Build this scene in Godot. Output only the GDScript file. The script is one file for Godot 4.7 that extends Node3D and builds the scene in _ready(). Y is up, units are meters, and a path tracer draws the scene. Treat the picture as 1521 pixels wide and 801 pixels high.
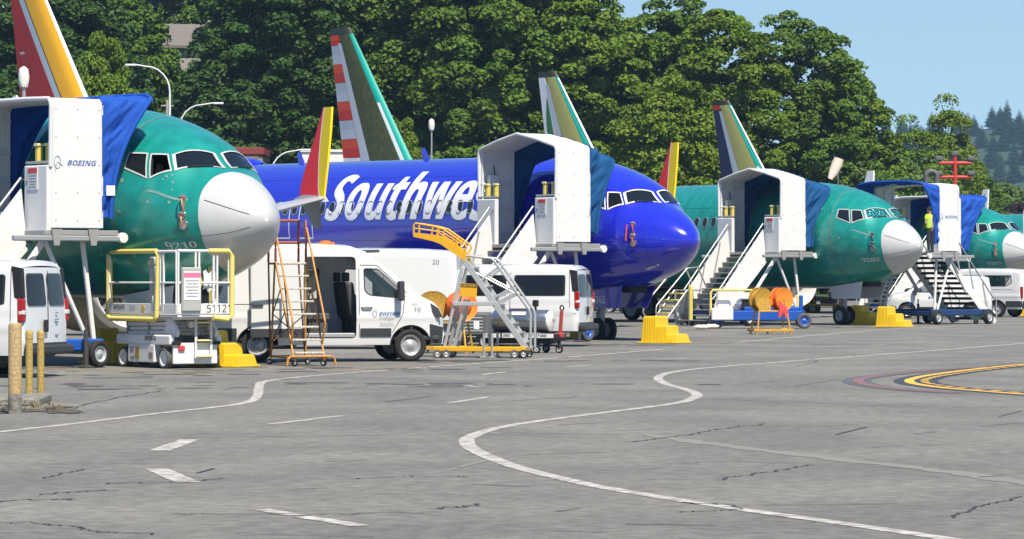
extends Node3D

const FOCAL := 5160.0      # focal length in pixels of the 1521 x 801 photograph
const EYE := 1.8           # camera height
const TILT := 0.0020349    # the lens looks up by this many radians

var mats := {}
var names := {}
var rng := RandomNumberGenerator.new()

# ---------------------------------------------------------------- mesh collector
class B:
	var v := PackedVector3Array()
	var n := PackedVector3Array()
	func t3(a, b, c, na, nb, nc):
		if (b - a).cross(c - a).dot(na + nb + nc) > 0.0:
			v.append(a); v.append(c); v.append(b); n.append(na); n.append(nc); n.append(nb)
		else:
			v.append(a); v.append(b); v.append(c); n.append(na); n.append(nb); n.append(nc)
	func tri(a, b, c):
		var k = (b - a).cross(c - a)
		if k.length_squared() < 1e-16: return
		k = k.normalized()
		t3(a, b, c, k, k, k)
	func quad(a, b, c, d):
		tri(a, b, c); tri(a, c, d)
	func quad_out(a, b, c, d, mid):
		var k = (b - a).cross(c - a) + (c - a).cross(d - a)
		if k.dot((a + b + c + d) / 4.0 - mid) < 0.0: quad(a, d, c, b)
		else: quad(a, b, c, d)
	# a box with chamfered edges; bs is its orientation
	func box(c, s, bev = 0.0, bs = Basis.IDENTITY):
		var h = s / 2.0
		bev = min(bev, min(h.x, min(h.y, h.z)) * 0.45)
		var i = h - Vector3.ONE * bev
		if bev <= 0.0:
			for ax in 3:
				for sg in [-1.0, 1.0]:
					var u = (ax + 1) % 3; var w = (ax + 2) % 3
					var q = []
					for k in [[-1, -1], [1, -1], [1, 1], [-1, 1]]:
						var p = Vector3.ZERO
						p[ax] = sg * h[ax]; p[u] = k[0] * h[u]; p[w] = k[1] * h[w]
						q.append(c + bs * p)
					quad_out(q[0], q[1], q[2], q[3], c)
			return
		for ax in 3:
			var u = (ax + 1) % 3; var w = (ax + 2) % 3
			for sg in [-1.0, 1.0]:
				var q = []
				for k in [[-1, -1], [1, -1], [1, 1], [-1, 1]]:
					var p = Vector3.ZERO
					p[ax] = sg * h[ax]; p[u] = k[0] * i[u]; p[w] = k[1] * i[w]
					q.append(c + bs * p)
				quad_out(q[0], q[1], q[2], q[3], c)
			for s1 in [-1.0, 1.0]:
				for s2 in [-1.0, 1.0]:
					var a = Vector3.ZERO; var b2 = Vector3.ZERO
					a[u] = s1 * h[u]; a[w] = s2 * i[w]; b2[u] = s1 * i[u]; b2[w] = s2 * h[w]
					var a0 = a; var a1 = a; var b0 = b2; var b1 = b2
					a0[ax] = -i[ax]; a1[ax] = i[ax]; b0[ax] = -i[ax]; b1[ax] = i[ax]
					quad_out(c + bs * a0, c + bs * a1, c + bs * b1, c + bs * b0, c)
		for sx in [-1.0, 1.0]:
			for sy in [-1.0, 1.0]:
				for sz in [-1.0, 1.0]:
					tri(c + bs * Vector3(sx * h.x, sy * i.y, sz * i.z), c + bs * Vector3(sx * i.x, sy * h.y, sz * i.z), c + bs * Vector3(sx * i.x, sy * i.y, sz * h.z))
	# a bar of rectangular section from p to q
	func bar(p, q, w, h, bev = 0.0, up = Vector3.UP):
		var x = (q - p).normalized()
		if abs(x.dot(up)) > 0.98: up = Vector3.RIGHT
		var z = x.cross(up).normalized()
		var y = z.cross(x)
		box((p + q) / 2.0, Vector3((q - p).length(), h, w), bev, Basis(x, y, z))
	# a round tube along a path
	func tube(pts, r, sides = 8, closed = false, caps = true):
		var m = pts.size()
		var prev = null
		var ring0 = null; var first = null
		for k in m + (1 if closed else 0):
			var p = pts[k % m]
			var a = pts[(k - 1 + m) % m] if (closed or k > 0) else p
			var b2 = pts[(k + 1) % m] if (closed or k < m - 1) else p
			var d = (b2 - a).normalized()
			var up = prev if prev != null else (Vector3.UP if abs(d.y) < 0.9 else Vector3.RIGHT)
			var s = d.cross(up).normalized()
			up = s.cross(d).normalized()
			prev = up
			var rr = r[k % m] if r is Array else r
			var ring = []
			for j in sides:
				var w = TAU * j / sides
				var nn = s * cos(w) + up * sin(w)
				ring.append([p + nn * rr, nn])
			if ring0 != null:
				for j in sides:
					var e = (j + 1) % sides
					t3(ring0[j][0], ring0[e][0], ring[e][0], ring0[j][1], ring0[e][1], ring[e][1])
					t3(ring0[j][0], ring[e][0], ring[j][0], ring0[j][1], ring[e][1], ring[j][1])
			else:
				first = ring
			ring0 = ring
		if caps and not closed:
			for e in [[first, pts[0], pts[0] - pts[1]], [ring0, pts[m - 1], pts[m - 1] - pts[m - 2]]]:
				var nn = e[2].normalized()
				for j in sides:
					t3(e[1], e[0][j][0], e[0][(j + 1) % sides][0], nn, nn, nn)
	func rod(p, q, r, sides = 8):
		tube([p, q], r, sides)
	# turn a profile of (distance along the axis, radius) round an axis
	func lathe(profile, o, axis, sides = 24, sharp = 0.6, arc = TAU, arc0 = 0.0, upv = null):
		axis = axis.normalized()
		var up = upv if upv != null else (Vector3.UP if abs(axis.y) < 0.9 else Vector3.RIGHT)
		var s = axis.cross(up).normalized()
		up = s.cross(axis)
		var nn = []
		for k in profile.size() - 1:
			var d = profile[k + 1] - profile[k]
			nn.append(Vector2(-d.y, d.x).normalized())
		for k in profile.size() - 1:
			var na = nn[k]; var nb = nn[k]
			if k > 0 and nn[k].dot(nn[k - 1]) > sharp: na = (nn[k] + nn[k - 1]).normalized()
			if k < nn.size() - 1 and nn[k].dot(nn[k + 1]) > sharp: nb = (nn[k] + nn[k + 1]).normalized()
			var p = profile[k]; var q = profile[k + 1]
			for j in sides:
				var w0 = arc0 + arc * j / sides; var w1 = arc0 + arc * (j + 1) / sides
				var e0 = s * cos(w0) + up * sin(w0); var e1 = s * cos(w1) + up * sin(w1)
				var a = o + axis * p.x + e0 * p.y; var b2 = o + axis * p.x + e1 * p.y
				var c = o + axis * q.x + e1 * q.y; var d = o + axis * q.x + e0 * q.y
				var n0 = axis * na.x + e0 * na.y; var n1 = axis * na.x + e1 * na.y
				var n2 = axis * nb.x + e1 * nb.y; var n3 = axis * nb.x + e0 * nb.y
				if p.y > 1e-5: t3(a, b2, c, n0, n1, n2)
				if q.y > 1e-5: t3(a, c, d, n0, n2, n3)
	# a flat outline (x, y) pushed out along z between z0 and z1, placed by xf
	func prism(poly, z0, z1, xf = Transform3D.IDENTITY):
		var pk = PackedVector2Array(poly)
		var ids = Geometry2D.triangulate_polygon(pk)
		for k in range(0, ids.size(), 3):
			for z in [z0, z1]:
				var nn = (xf.basis * Vector3(0, 0, 1 if z > (z0 + z1) / 2.0 else -1)).normalized()
				var q = []
				for j in 3: q.append(xf * Vector3(pk[ids[k + j]].x, pk[ids[k + j]].y, z))
				t3(q[0], q[1], q[2], nn, nn, nn)
		var cw = Geometry2D.is_polygon_clockwise(pk)
		for k in pk.size():
			var a = pk[k]; var b2 = pk[(k + 1) % pk.size()]
			var d = (b2 - a).normalized()
			var nn = (xf.basis * (Vector3(-d.y, d.x, 0) if cw else Vector3(d.y, -d.x, 0))).normalized()
			var p = [xf * Vector3(a.x, a.y, z0), xf * Vector3(b2.x, b2.y, z0), xf * Vector3(b2.x, b2.y, z1), xf * Vector3(a.x, a.y, z1)]
			t3(p[0], p[1], p[2], nn, nn, nn); t3(p[0], p[2], p[3], nn, nn, nn)
	# smooth skin over a grid of points rows[i][j]
	func skin(rows, wrap_j = false):
		var m = rows.size(); var w = rows[0].size()
		var nr = []
		for i in m:
			var r = []
			for j in w:
				var a = rows[max(i - 1, 0)][j]; var b2 = rows[min(i + 1, m - 1)][j]
				var c = rows[i][(j - 1 + w) % w if wrap_j else max(j - 1, 0)]; var d = rows[i][(j + 1) % w if wrap_j else min(j + 1, w - 1)]
				var k = (b2 - a).cross(d - c)
				r.append(k.normalized() if k.length_squared() > 1e-14 else Vector3.UP)
			nr.append(r)
		for i in m - 1:
			for j in (w if wrap_j else w - 1):
				var e = (j + 1) % w
				t3(rows[i][j], rows[i + 1][j], rows[i + 1][e], nr[i][j], nr[i + 1][j], nr[i + 1][e])
				t3(rows[i][j], rows[i + 1][e], rows[i][e], nr[i][j], nr[i + 1][e], nr[i][e])
	# the part of a parametric surface inside an outline (or a rectangle) and outside the holes
	func panel(rect, outline, holes, map, cell):
		var nx = int(ceil(rect.size.x / cell.x - 1e-6)); var ny = int(ceil(rect.size.y / cell.y - 1e-6))
		var sx = rect.size.x / nx; var sy = rect.size.y / ny
		var hb = []
		for h in holes: hb.append(bounds(h))
		for ix in nx:
			for iy in ny:
				var o = rect.position + Vector2(ix * sx, iy * sy)
				var c = PackedVector2Array([o, o + Vector2(sx, 0), o + Vector2(sx, sy), o + Vector2(0, sy)])
				var ps = [c]
				if outline != null: ps = Geometry2D.intersect_polygons(c, outline)
				for k in holes.size():
					if ps.is_empty() or not hb[k].intersects(Rect2(o, Vector2(sx, sy))): continue
					var nw = []
					for p in ps: nw.append_array(Geometry2D.clip_polygons(p, holes[k]))
					ps = nw
				for p in ps: patch(p, map)
	func patch(p, map):
		var ids = Geometry2D.triangulate_polygon(p)
		if ids.is_empty(): return
		var pv = []; var pn = []
		for q in p:
			pv.append(map.call(q)); pn.append(norm(q, map))
		for k in range(0, ids.size(), 3):
			t3(pv[ids[k]], pv[ids[k + 1]], pv[ids[k + 2]], pn[ids[k]], pn[ids[k + 1]], pn[ids[k + 2]])
	func norm(q, map):
		var e = 0.004
		var k = (map.call(q + Vector2(e, 0)) - map.call(q - Vector2(e, 0))).cross(map.call(q + Vector2(0, e)) - map.call(q - Vector2(0, e)))
		return k.normalized() if k.length_squared() > 1e-20 else Vector3.UP
	static func bounds(p):
		var r = Rect2(p[0], Vector2.ZERO)
		for q in p: r = r.expand(q)
		return r
	func mesh():
		var m = ArrayMesh.new()
		if v.is_empty(): return m
		var a = []
		a.resize(Mesh.ARRAY_MAX)
		a[Mesh.ARRAY_VERTEX] = v; a[Mesh.ARRAY_NORMAL] = n
		m.add_surface_from_arrays(Mesh.PRIMITIVE_TRIANGLES, a)
		return m

# ---------------------------------------------------------------- nodes
func numbered(called):
	names[called] = names.get(called, -1) + 1
	return called if names[called] == 0 else "%s_%03d" % [called, names[called]]

func thing(called, label, category, at = Vector3.ZERO, turn = 0.0, group = ""):
	var o = Node3D.new()
	o.name = numbered(called)
	add_child(o)
	o.position = at; o.rotation.y = turn
	tag(o, label, category, group)
	return o

func tag(o, label, category, group = ""):
	o.set_meta("label", label); o.set_meta("category", category)
	if group: o.set_meta("group", group)
	return o

func part(called, b, m, parent, label = ""):
	var o = MeshInstance3D.new()
	o.name = called
	o.mesh = b.mesh() if b is B else b
	o.material_override = mats[m] if m is String else m
	parent.add_child(o, true)
	if label: o.set_meta("label", label)
	return o

func copy(root, at, turn, label = "", group = ""):
	var r = root.duplicate()
	r.name = numbered(String(root.name).rstrip("0123456789").rstrip("_"))
	add_child(r)
	r.position = at; r.rotation.y = turn
	if label: r.set_meta("label", label)
	if group: r.set_meta("group", group)
	return r

func structure(called, b, m, label = ""):
	var o = part(called, b, m, self, label)
	o.set_meta("kind", "structure")
	return o

func vec(x, y, z): return Vector3(x, y, z)

# the ray through a pixel of the photograph, and the point it meets on the ground or at a distance
func ray(px, py):
	return Vector3((px - 760.5) / FOCAL, -(py - 400.5) / FOCAL, -1.0).rotated(Vector3.RIGHT, TILT)
func ground_at(px, py, h = 0.0):
	var r = ray(px, py)
	return Vector3(0, EYE, 0) + r * ((h - EYE) / r.y)
func at_depth(px, py, d):
	var r = ray(px, py)
	return Vector3(0, EYE, 0) + r * (d / -r.z)
func on_ground(px, d):
	return Vector3((px - 760.5) / FOCAL * d, 0, -d)

# ---------------------------------------------------------------- materials
func noise_image(size, sd, freq, octaves, lo, hi, contrast = 1.0):
	var f = FastNoiseLite.new()
	f.seed = sd; f.frequency = freq; f.fractal_octaves = octaves
	var im = f.get_seamless_image(size, size)
	im.convert(Image.FORMAT_RGB8)
	var d = im.get_data()
	for k in range(0, d.size(), 3):
		var x = clampf((d[k] / 255.0 - 0.5) * contrast + 0.5, 0.0, 1.0)
		var c = lo.lerp(hi, x)
		d[k] = c.r8; d[k + 1] = c.g8; d[k + 2] = c.b8
	return Image.create_from_data(size, size, false, Image.FORMAT_RGB8, d)

func texture(im):
	im.generate_mipmaps()
	return ImageTexture.create_from_image(im)

func lin(r, g, b): return Color(r, g, b).linear_to_srgb()

# base colour in linear values
func mat(called, r, g, b, rough, metal = 0.0, tex = null, tex_scale = 1.0):
	var m = StandardMaterial3D.new()
	m.albedo_color = lin(r, g, b)
	m.roughness = rough; m.metallic = metal
	m.cull_mode = BaseMaterial3D.CULL_DISABLED
	if tex != null:
		m.albedo_texture = tex
		m.uv1_triplanar = true
		m.uv1_scale = Vector3.ONE * tex_scale
	mats[called] = m
	return m

func glass(called, r, g, b, alpha):
	var m = mat(called, r, g, b, 0.03)
	m.transparency = BaseMaterial3D.TRANSPARENCY_ALPHA
	m.albedo_color.a = alpha
	return m

# ---------------------------------------------------------------- lettering
var fonts := {}
func letters(words, height, bold = true, face = "Droid Sans"):
	var k = face + str(bold)
	if not fonts.has(k):
		var f = SystemFont.new()
		f.font_names = PackedStringArray([face])
		f.font_weight = 700 if bold else 400
		fonts[k] = f
	var t = TextMesh.new()
	t.font = fonts[k]
	t.text = words; t.font_size = 64
	t.pixel_size = height / (64 * 0.714); t.depth = 0.0; t.curve_step = 1.0
	t.horizontal_alignment = HORIZONTAL_ALIGNMENT_LEFT
	t.vertical_alignment = VERTICAL_ALIGNMENT_BOTTOM
	var a = t.get_mesh_arrays()
	var pts = a[Mesh.ARRAY_VERTEX]; var idx = a[Mesh.ARRAY_INDEX]
	var tris = []
	var lo = 1e9; var lx = 1e9
	for p in pts:
		lo = min(lo, p.y); lx = min(lx, p.x)
	if idx == null or idx.is_empty():
		for j in range(0, pts.size(), 3): tris.append([Vector2(pts[j].x, pts[j].y), Vector2(pts[j + 1].x, pts[j + 1].y), Vector2(pts[j + 2].x, pts[j + 2].y)])
	else:
		for j in range(0, idx.size(), 3): tris.append([Vector2(pts[idx[j]].x, pts[idx[j]].y), Vector2(pts[idx[j + 1]].x, pts[idx[j + 1]].y), Vector2(pts[idx[j + 2]].x, pts[idx[j + 2]].y)])
	for t2 in tris:
		for j in 3: t2[j] -= Vector2(lx, lo)
	return tris

# lettering on a flat face: origin, direction of reading, direction up
func write(words, height, o, right, up, m, parent, slant = 0.0, squeeze = 1.0, bold = true, face = "Droid Sans", called = "lettering"):
	var b = B.new()
	var nn = right.cross(up).normalized()
	for t in letters(words, height, bold, face):
		var q = []
		for p in t: q.append(o + right * ((p.x + p.y * slant) * squeeze) + up * p.y + nn * 0.004)
		b.t3(q[0], q[1], q[2], nn, nn, nn)
	return part(called, b, m, parent)

# lettering laid over a curved surface
func write_on(words, height, map, m, parent, slant = 0.0, squeeze = 1.0, bold = true, face = "Droid Sans", step = 0.08, shift = 0.0):
	var b = B.new()
	for t in letters(words, height, bold, face):
		var q = PackedVector2Array()
		for p in t: q.append(Vector2((p.x + p.y * slant) * squeeze + shift, p.y))
		if abs((q[1] - q[0]).cross(q[2] - q[0])) < 1e-9: continue
		var r = B.bounds(q)
		var k0 = int(floor(r.position.y / step)); var k1 = int(ceil(r.end.y / step))
		for k in range(k0, k1):
			var band = PackedVector2Array([Vector2(r.position.x - 1, k * step), Vector2(r.end.x + 1, k * step), Vector2(r.end.x + 1, (k + 1) * step), Vector2(r.position.x - 1, (k + 1) * step)])
			for p in Geometry2D.intersect_polygons(q, band): b.patch(p, map)
	return part("lettering", b, m, parent)

# ---------------------------------------------------------------- aircraft
# local axes of an aircraft: +x forward, +y up, +z starboard; the origin lies on the ground below the nose tip
const HULL := [[0.0, 2.92, 2.92, 0.0], [0.082, 3.13, 2.69, 0.25], [0.245, 3.31, 2.49, 0.45], [0.49, 3.51, 2.28, 0.67], [0.98, 3.8, 1.99, 1.0], [1.4, 4.0, 1.84, 1.19], [1.93, 4.47, 1.68, 1.41], [2.48, 4.74, 1.55, 1.57], [3.28, 5.0, 1.44, 1.72], [4.28, 5.21, 1.38, 1.82], [5.28, 5.32, 1.36, 1.87], [6.28, 5.37, 1.36, 1.88], [11.78, 5.37, 1.36, 1.88], [19.78, 5.37, 1.36, 1.88], [24.78, 5.37, 1.36, 1.88], [27.78, 5.37, 1.55, 1.86], [30.78, 5.36, 2.15, 1.64], [33.78, 5.32, 2.95, 1.22], [36.78, 5.2, 3.85, 0.64], [38.68, 4.98, 4.45, 0.24], [39.3, 4.85, 4.6, 0.12]]
var hull_lut := []

func hull_init():
	var us = []
	for h in HULL: us.append(sqrt(h[0]))
	var m = HULL.size()
	var sl = []
	for k in m:
		var s = []
		for c in [1, 2, 3]:
			if k == 0: s.append((HULL[1][c] - HULL[0][c]) / (us[1] - us[0]))
			elif k == m - 1: s.append((HULL[k][c] - HULL[k - 1][c]) / (us[k] - us[k - 1]))
			else:
				var d0 = (HULL[k][c] - HULL[k - 1][c]) / (us[k] - us[k - 1]); var d1 = (HULL[k + 1][c] - HULL[k][c]) / (us[k + 1] - us[k])
				s.append(0.0 if d0 * d1 <= 0.0 else 2.0 * d0 * d1 / (d0 + d1))
		sl.append(s)
	var seg = 0
	for i in 1261:
		var u = i * 0.005
		while seg < m - 2 and u > us[seg + 1]: seg += 1
		var h = us[seg + 1] - us[seg]
		var x = clampf((u - us[seg]) / h, 0.0, 1.0)
		var r = []
		for c in 3:
			var p0 = HULL[seg][c + 1]; var p1 = HULL[seg + 1][c + 1]
			r.append((2 * x * x * x - 3 * x * x + 1) * p0 + (x * x * x - 2 * x * x + x) * h * sl[seg][c] + (-2 * x * x * x + 3 * x * x) * p1 + (x * x * x - x * x) * h * sl[seg + 1][c])
		hull_lut.append(Vector3(r[0], r[1], r[2]))

# p = (square root of the distance aft of the nose, angle from the crown towards starboard)
func hull(p, off = 0.0):
	var u = clampf(p.x, 0.0, 6.268)
	var f = u / 0.005; var i = int(f)
	var h = hull_lut[i].lerp(hull_lut[min(i + 1, 1260)], f - i)
	var b = (h.x - h.y) / 2.0
	return Vector3(-u * u, (h.x + h.y) / 2.0 + (b + off) * cos(p.y), (h.z + off) * sin(p.y))

func hull_map(off): return func(p): return hull(p, off)
func ta(t, deg): return Vector2(sqrt(t - 0.22), deg_to_rad(deg))
func scaled(poly, k):
	var c = Vector2.ZERO
	for p in poly: c += p
	c /= poly.size()
	var r = PackedVector2Array()
	for p in poly: r.append(c + (p - c) * k)
	return r
func mirrored(poly):
	var r = PackedVector2Array()
	for k in poly.size(): r.append(Vector2(poly[poly.size() - 1 - k].x, -poly[poly.size() - 1 - k].y))
	return r
func hull_band(t0, t1, a0, a1, off, cell = Vector2(0.03, 0.06)):
	var b = B.new()
	var p = ta(t0, a0); var q = ta(t1, a1)
	b.panel(Rect2(p, q - p), null, [], hull_map(off), cell)
	return b
func hull_strip(path, width, off):
	# a strip along a path of (t, degrees) with the given width in metres
	var b = B.new()
	var pts = []
	for k in path.size() - 1:
		for j in 8:
			var a = path[k]; var c = path[k + 1]
			pts.append(a.lerp(c, j / 8.0))
	pts.append(path[path.size() - 1])
	var pr = []
	for k in pts.size():
		var o = hull(ta(pts[k].x, pts[k].y), off)
		var nn = b.norm(ta(pts[k].x, pts[k].y), hull_map(0.0))
		if nn.dot(o - Vector3(o.x, 3.2, 0)) < 0: nn = -nn
		var d = hull(ta(pts[min(k + 1, pts.size() - 1)].x, pts[min(k + 1, pts.size() - 1)].y), off) - hull(ta(pts[max(k - 1, 0)].x, pts[max(k - 1, 0)].y), off)
		var s = d.cross(nn).normalized() * width / 2.0
		pr.append([o - s, o + s, nn])
	for k in pr.size() - 1:
		b.t3(pr[k][0], pr[k][1], pr[k + 1][1], pr[k][2], pr[k][2], pr[k + 1][2])
		b.t3(pr[k][0], pr[k + 1][1], pr[k + 1][0], pr[k][2], pr[k + 1][2], pr[k + 1][2])
	return b

const PANES := [[[2.2, 37.0], [1.9, 3.5], [1.53, 4.0], [1.95, 46.5]], [[2.61, 45.5], [2.28, 39.2], [2.0, 49.5], [2.33, 64.0]], [[3.12, 50.5], [2.69, 46.0], [2.4, 64.8], [3.04, 62.5]]]
var air := {}      # meshes shared by all aircraft

func aircraft_meshes():
	hull_init()
	var panes = []
	for w in PANES:
		var p = PackedVector2Array()
		for q in w: p.append(ta(q[0], q[1]))
		panes.append(p); panes.append(mirrored(p))
	air.panes = panes
	var rad = PackedVector2Array([Vector2(0, -PI)])
	for q in [[1.5, -180], [1.3, -160], [1.2, -142], [1.13, -105], [1.18, -76], [1.27, -52], [1.34, -26], [1.37, 0], [1.34, 26], [1.27, 52], [1.18, 76], [1.13, 105], [1.2, 142], [1.3, 160], [1.5, 180]]: rad.append(ta(q[0], q[1]))
	rad.append(Vector2(0, PI))
	var b = B.new()
	b.panel(Rect2(0, -PI, 1.25, TAU), rad, [], hull_map(0.0), Vector2(0.0625, TAU / 48))
	air.radome = b.mesh()
	var holes = [rad]
	for p in panes: holes.append(scaled(p, 0.98))
	b = B.new()
	b.panel(Rect2(0.9, -PI, 1.7, TAU), null, holes, hull_map(0.0), Vector2(0.08, TAU / 48))
	b.panel(Rect2(2.6, -PI, 2.4, TAU), null, [], hull_map(0.0), Vector2(0.4, TAU / 64))
	b.panel(Rect2(5.0, -PI, 1.268, TAU), null, [], hull_map(0.0), Vector2(0.08, TAU / 40))
	air.fuselage = b.mesh()
	b = B.new()
	var inner = []
	for p in panes: inner.append(p)
	b.panel(Rect2(1.2, -PI, 0.8, TAU), null, inner, hull_map(-0.07), Vector2(0.08, TAU / 36))
	var rim = []
	for k in 36: rim.append(hull(Vector2(2.0, TAU * k / 36), -0.07))
	for k in 36: b.tri(Vector3(-4, 3.2, 0), rim[k], rim[(k + 1) % 36])
	air.lining = b.mesh()
	air.pane = []; air.frame = []
	for p in panes:
		b = B.new()
		b.panel(B.bounds(p), scaled(p, 0.94), [], hull_map(-0.012), Vector2(0.05, 0.12))
		air.pane.append(b.mesh())
		b = B.new()
		b.panel(B.bounds(scaled(p, 1.06)), scaled(p, 1.05), [scaled(p, 0.9)], hull_map(0.014), Vector2(0.05, 0.12))
		air.frame.append(b.mesh())
	# a cabin window: frame and pane on a small local patch
	b = B.new()
	var c = B.new()
	for k in 16:
		var w0 = TAU * k / 16; var w1 = TAU * (k + 1) / 16
		var e = func(w, r): return Vector3(sign(cos(w)) * pow(abs(cos(w)), 0.75) * 0.15 * r, sign(sin(w)) * pow(abs(sin(w)), 0.8) * 0.215 * r, 0)
		b.quad_out(e.call(w0, 1.0), e.call(w1, 1.0), e.call(w1, 0.86) + Vector3(0, 0, -0.004), e.call(w0, 0.86) + Vector3(0, 0, -0.004), Vector3(0, 0, -1))
		b.quad_out(e.call(w0, 1.0), e.call(w1, 1.0), e.call(w1, 1.04) + Vector3(0, 0, -0.02), e.call(w0, 1.04) + Vector3(0, 0, -0.02), Vector3(0, 0, -1))
		c.tri(Vector3(0, 0, -0.006), e.call(w0, 0.86) + Vector3(0, 0, -0.006), e.call(w1, 0.86) + Vector3(0, 0, -0.006))
	air.cabin_frame = b.mesh(); air.cabin_pane = c.mesh()
	# wings
	for side in [1.0, -1.0]:
		air["wing%d" % side] = wing_mesh([[1.2, 12.9, 8.2, 1.75, 0.13], [1.9, 13.5, 7.7, 1.85, 0.13], [5.8, 15.55, 4.9, 2.32, 0.12], [11.5, 18.5, 3.2, 3.05, 0.11], [17.3, 21.45, 1.25, 3.95, 0.10]], side)
		air["tailplane%d" % side] = wing_mesh([[0.4, 33.2, 4.1, 4.75, 0.1], [7.2, 37.2, 1.3, 5.5, 0.09]], side)
	# engine
	b = B.new()
	b.lathe([Vector2(0.22, 1.10), Vector2(0.5, 1.145), Vector2(1.2, 1.17), Vector2(2.2, 1.11), Vector2(3.1, 0.96), Vector2(3.5, 0.86), Vector2(3.45, 0.8), Vector2(3.0, 0.78)], Vector3.ZERO, Vector3(-1, 0, 0), 40)
	b.lathe([Vector2(2.9, 0.62), Vector2(3.6, 0.56), Vector2(4.3, 0.42), Vector2(4.3, 0.36), Vector2(4.9, 0.0)], Vector3.ZERO, Vector3(-1, 0, 0), 24)
	air.cowl = b.mesh()
	b = B.new()
	b.lathe([Vector2(0.95, 0.89), Vector2(0.5, 0.885), Vector2(0.25, 0.9), Vector2(0.1, 0.935), Vector2(0.02, 0.975), Vector2(0.0, 1.01), Vector2(0.03, 1.045), Vector2(0.1, 1.075), Vector2(0.22, 1.102)], Vector3.ZERO, Vector3(-1, 0, 0), 40)
	air.lip = b.mesh()
	b = B.new()
	b.lathe([Vector2(0.55, 0.0), Vector2(0.62, 0.08), Vector2(0.8, 0.2), Vector2(1.05, 0.3)], Vector3.ZERO, Vector3(-1, 0, 0), 20)
	air.spinner = b.mesh()
	b = B.new()
	var rows = []
	for k in 7:
		var r = 0.26 + 0.62 * k / 6.0
		var tw = 0.5 + 0.55 * k / 6.0; var ch = 0.15 + 0.09 * sin(PI * k / 7.0)
		var sweep = 0.10 * sin(PI * k / 6.0) - 0.12 * k / 6.0
		var row = []
		for j in [-1.0, 0.0, 1.0]:
			row.append(Vector3(-0.98 + cos(tw) * ch * j, r, sin(tw) * ch * j + sweep + 0.02 * (1 - j * j)))
		rows.append(row)
	b.skin(rows)
	air.blade = b.mesh()
	b = B.new()
	b.lathe([Vector2(1.12, 0.9), Vector2(1.12, 0.0)], Vector3.ZERO, Vector3(-1, 0, 0), 30)
	air.fan_back = b.mesh()
	# wheel of the landing gear
	air.tyre = wheel_meshes(0.345, 0.2, 0.19)
	air.main_tyre = wheel_meshes(0.565, 0.4, 0.28)

func wing_mesh(st, side):
	var b = B.new()
	var cx = [0.0, 0.012, 0.05, 0.12, 0.25, 0.4, 0.6, 0.8, 1.0]
	var rows = []
	for s in st:
		var ring = []
		for k in range(cx.size() - 1, -1, -1): ring.append(foil(s, cx[k], 0.62, side))
		for k in range(1, cx.size()): ring.append(foil(s, cx[k], -0.45, side))
		rows.append(ring)
	b.skin(rows, true)
	var last = rows[rows.size() - 1]
	for k in range(1, last.size() - 1): b.tri(last[0], last[k], last[k + 1])
	return b.mesh()
func foil(s, c, f, side):
	var th = 5.0 * s[4] * (0.2969 * sqrt(c) - 0.126 * c - 0.3516 * c * c + 0.2843 * c * c * c - 0.1036 * c * c * c * c) * s[2]
	return Vector3(-(s[1] + c * s[2]), s[3] + th * f * 2.0 - c * s[2] * 0.02, side * s[0])

func wheel_meshes(r, rim, w):
	var t = B.new()
	t.lathe([Vector2(-w * 0.36, rim), Vector2(-w * 0.5, rim + (r - rim) * 0.35), Vector2(-w * 0.47, rim + (r - rim) * 0.75), Vector2(-w * 0.36, r * 0.985), Vector2(-w * 0.15, r), Vector2(-w * 0.12, r * 0.985), Vector2(w * 0.12, r * 0.985), Vector2(w * 0.15, r), Vector2(w * 0.36, r * 0.985), Vector2(w * 0.47, rim + (r - rim) * 0.75), Vector2(w * 0.5, rim + (r - rim) * 0.35), Vector2(w * 0.36, rim)], Vector3.ZERO, Vector3(0, 0, 1), 28, 0.7)
	var m = B.new()
	for s in [1.0, -1.0]:
		m.lathe([Vector2(0.36 * w, rim * 1.03), Vector2(0.42 * w, rim), Vector2(0.36 * w, rim * 0.86), Vector2(0.2 * w, rim * 0.74), Vector2(0.24 * w, rim * 0.45), Vector2(0.36 * w, rim * 0.3), Vector2(0.4 * w, 0.0)], Vector3.ZERO, Vector3(0, 0, s), 24, 0.5)
		for k in 8:
			var e = Vector3(cos(TAU * k / 8), sin(TAU * k / 8), 0) * rim * 0.6
			m.rod(e + Vector3(0, 0, s * w * 0.15), e + Vector3(0, 0, s * w * 0.26), rim * 0.06, 6)
	return [t.mesh(), m.mesh()]

func wheel(parent, meshes, p, tyre_m, rim_m, turn = 0.0):
	var w = part("wheel", meshes[0], tyre_m, parent)
	w.position = p; w.rotation.y = turn
	part("rim", meshes[1], rim_m, w)
	return w

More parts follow.
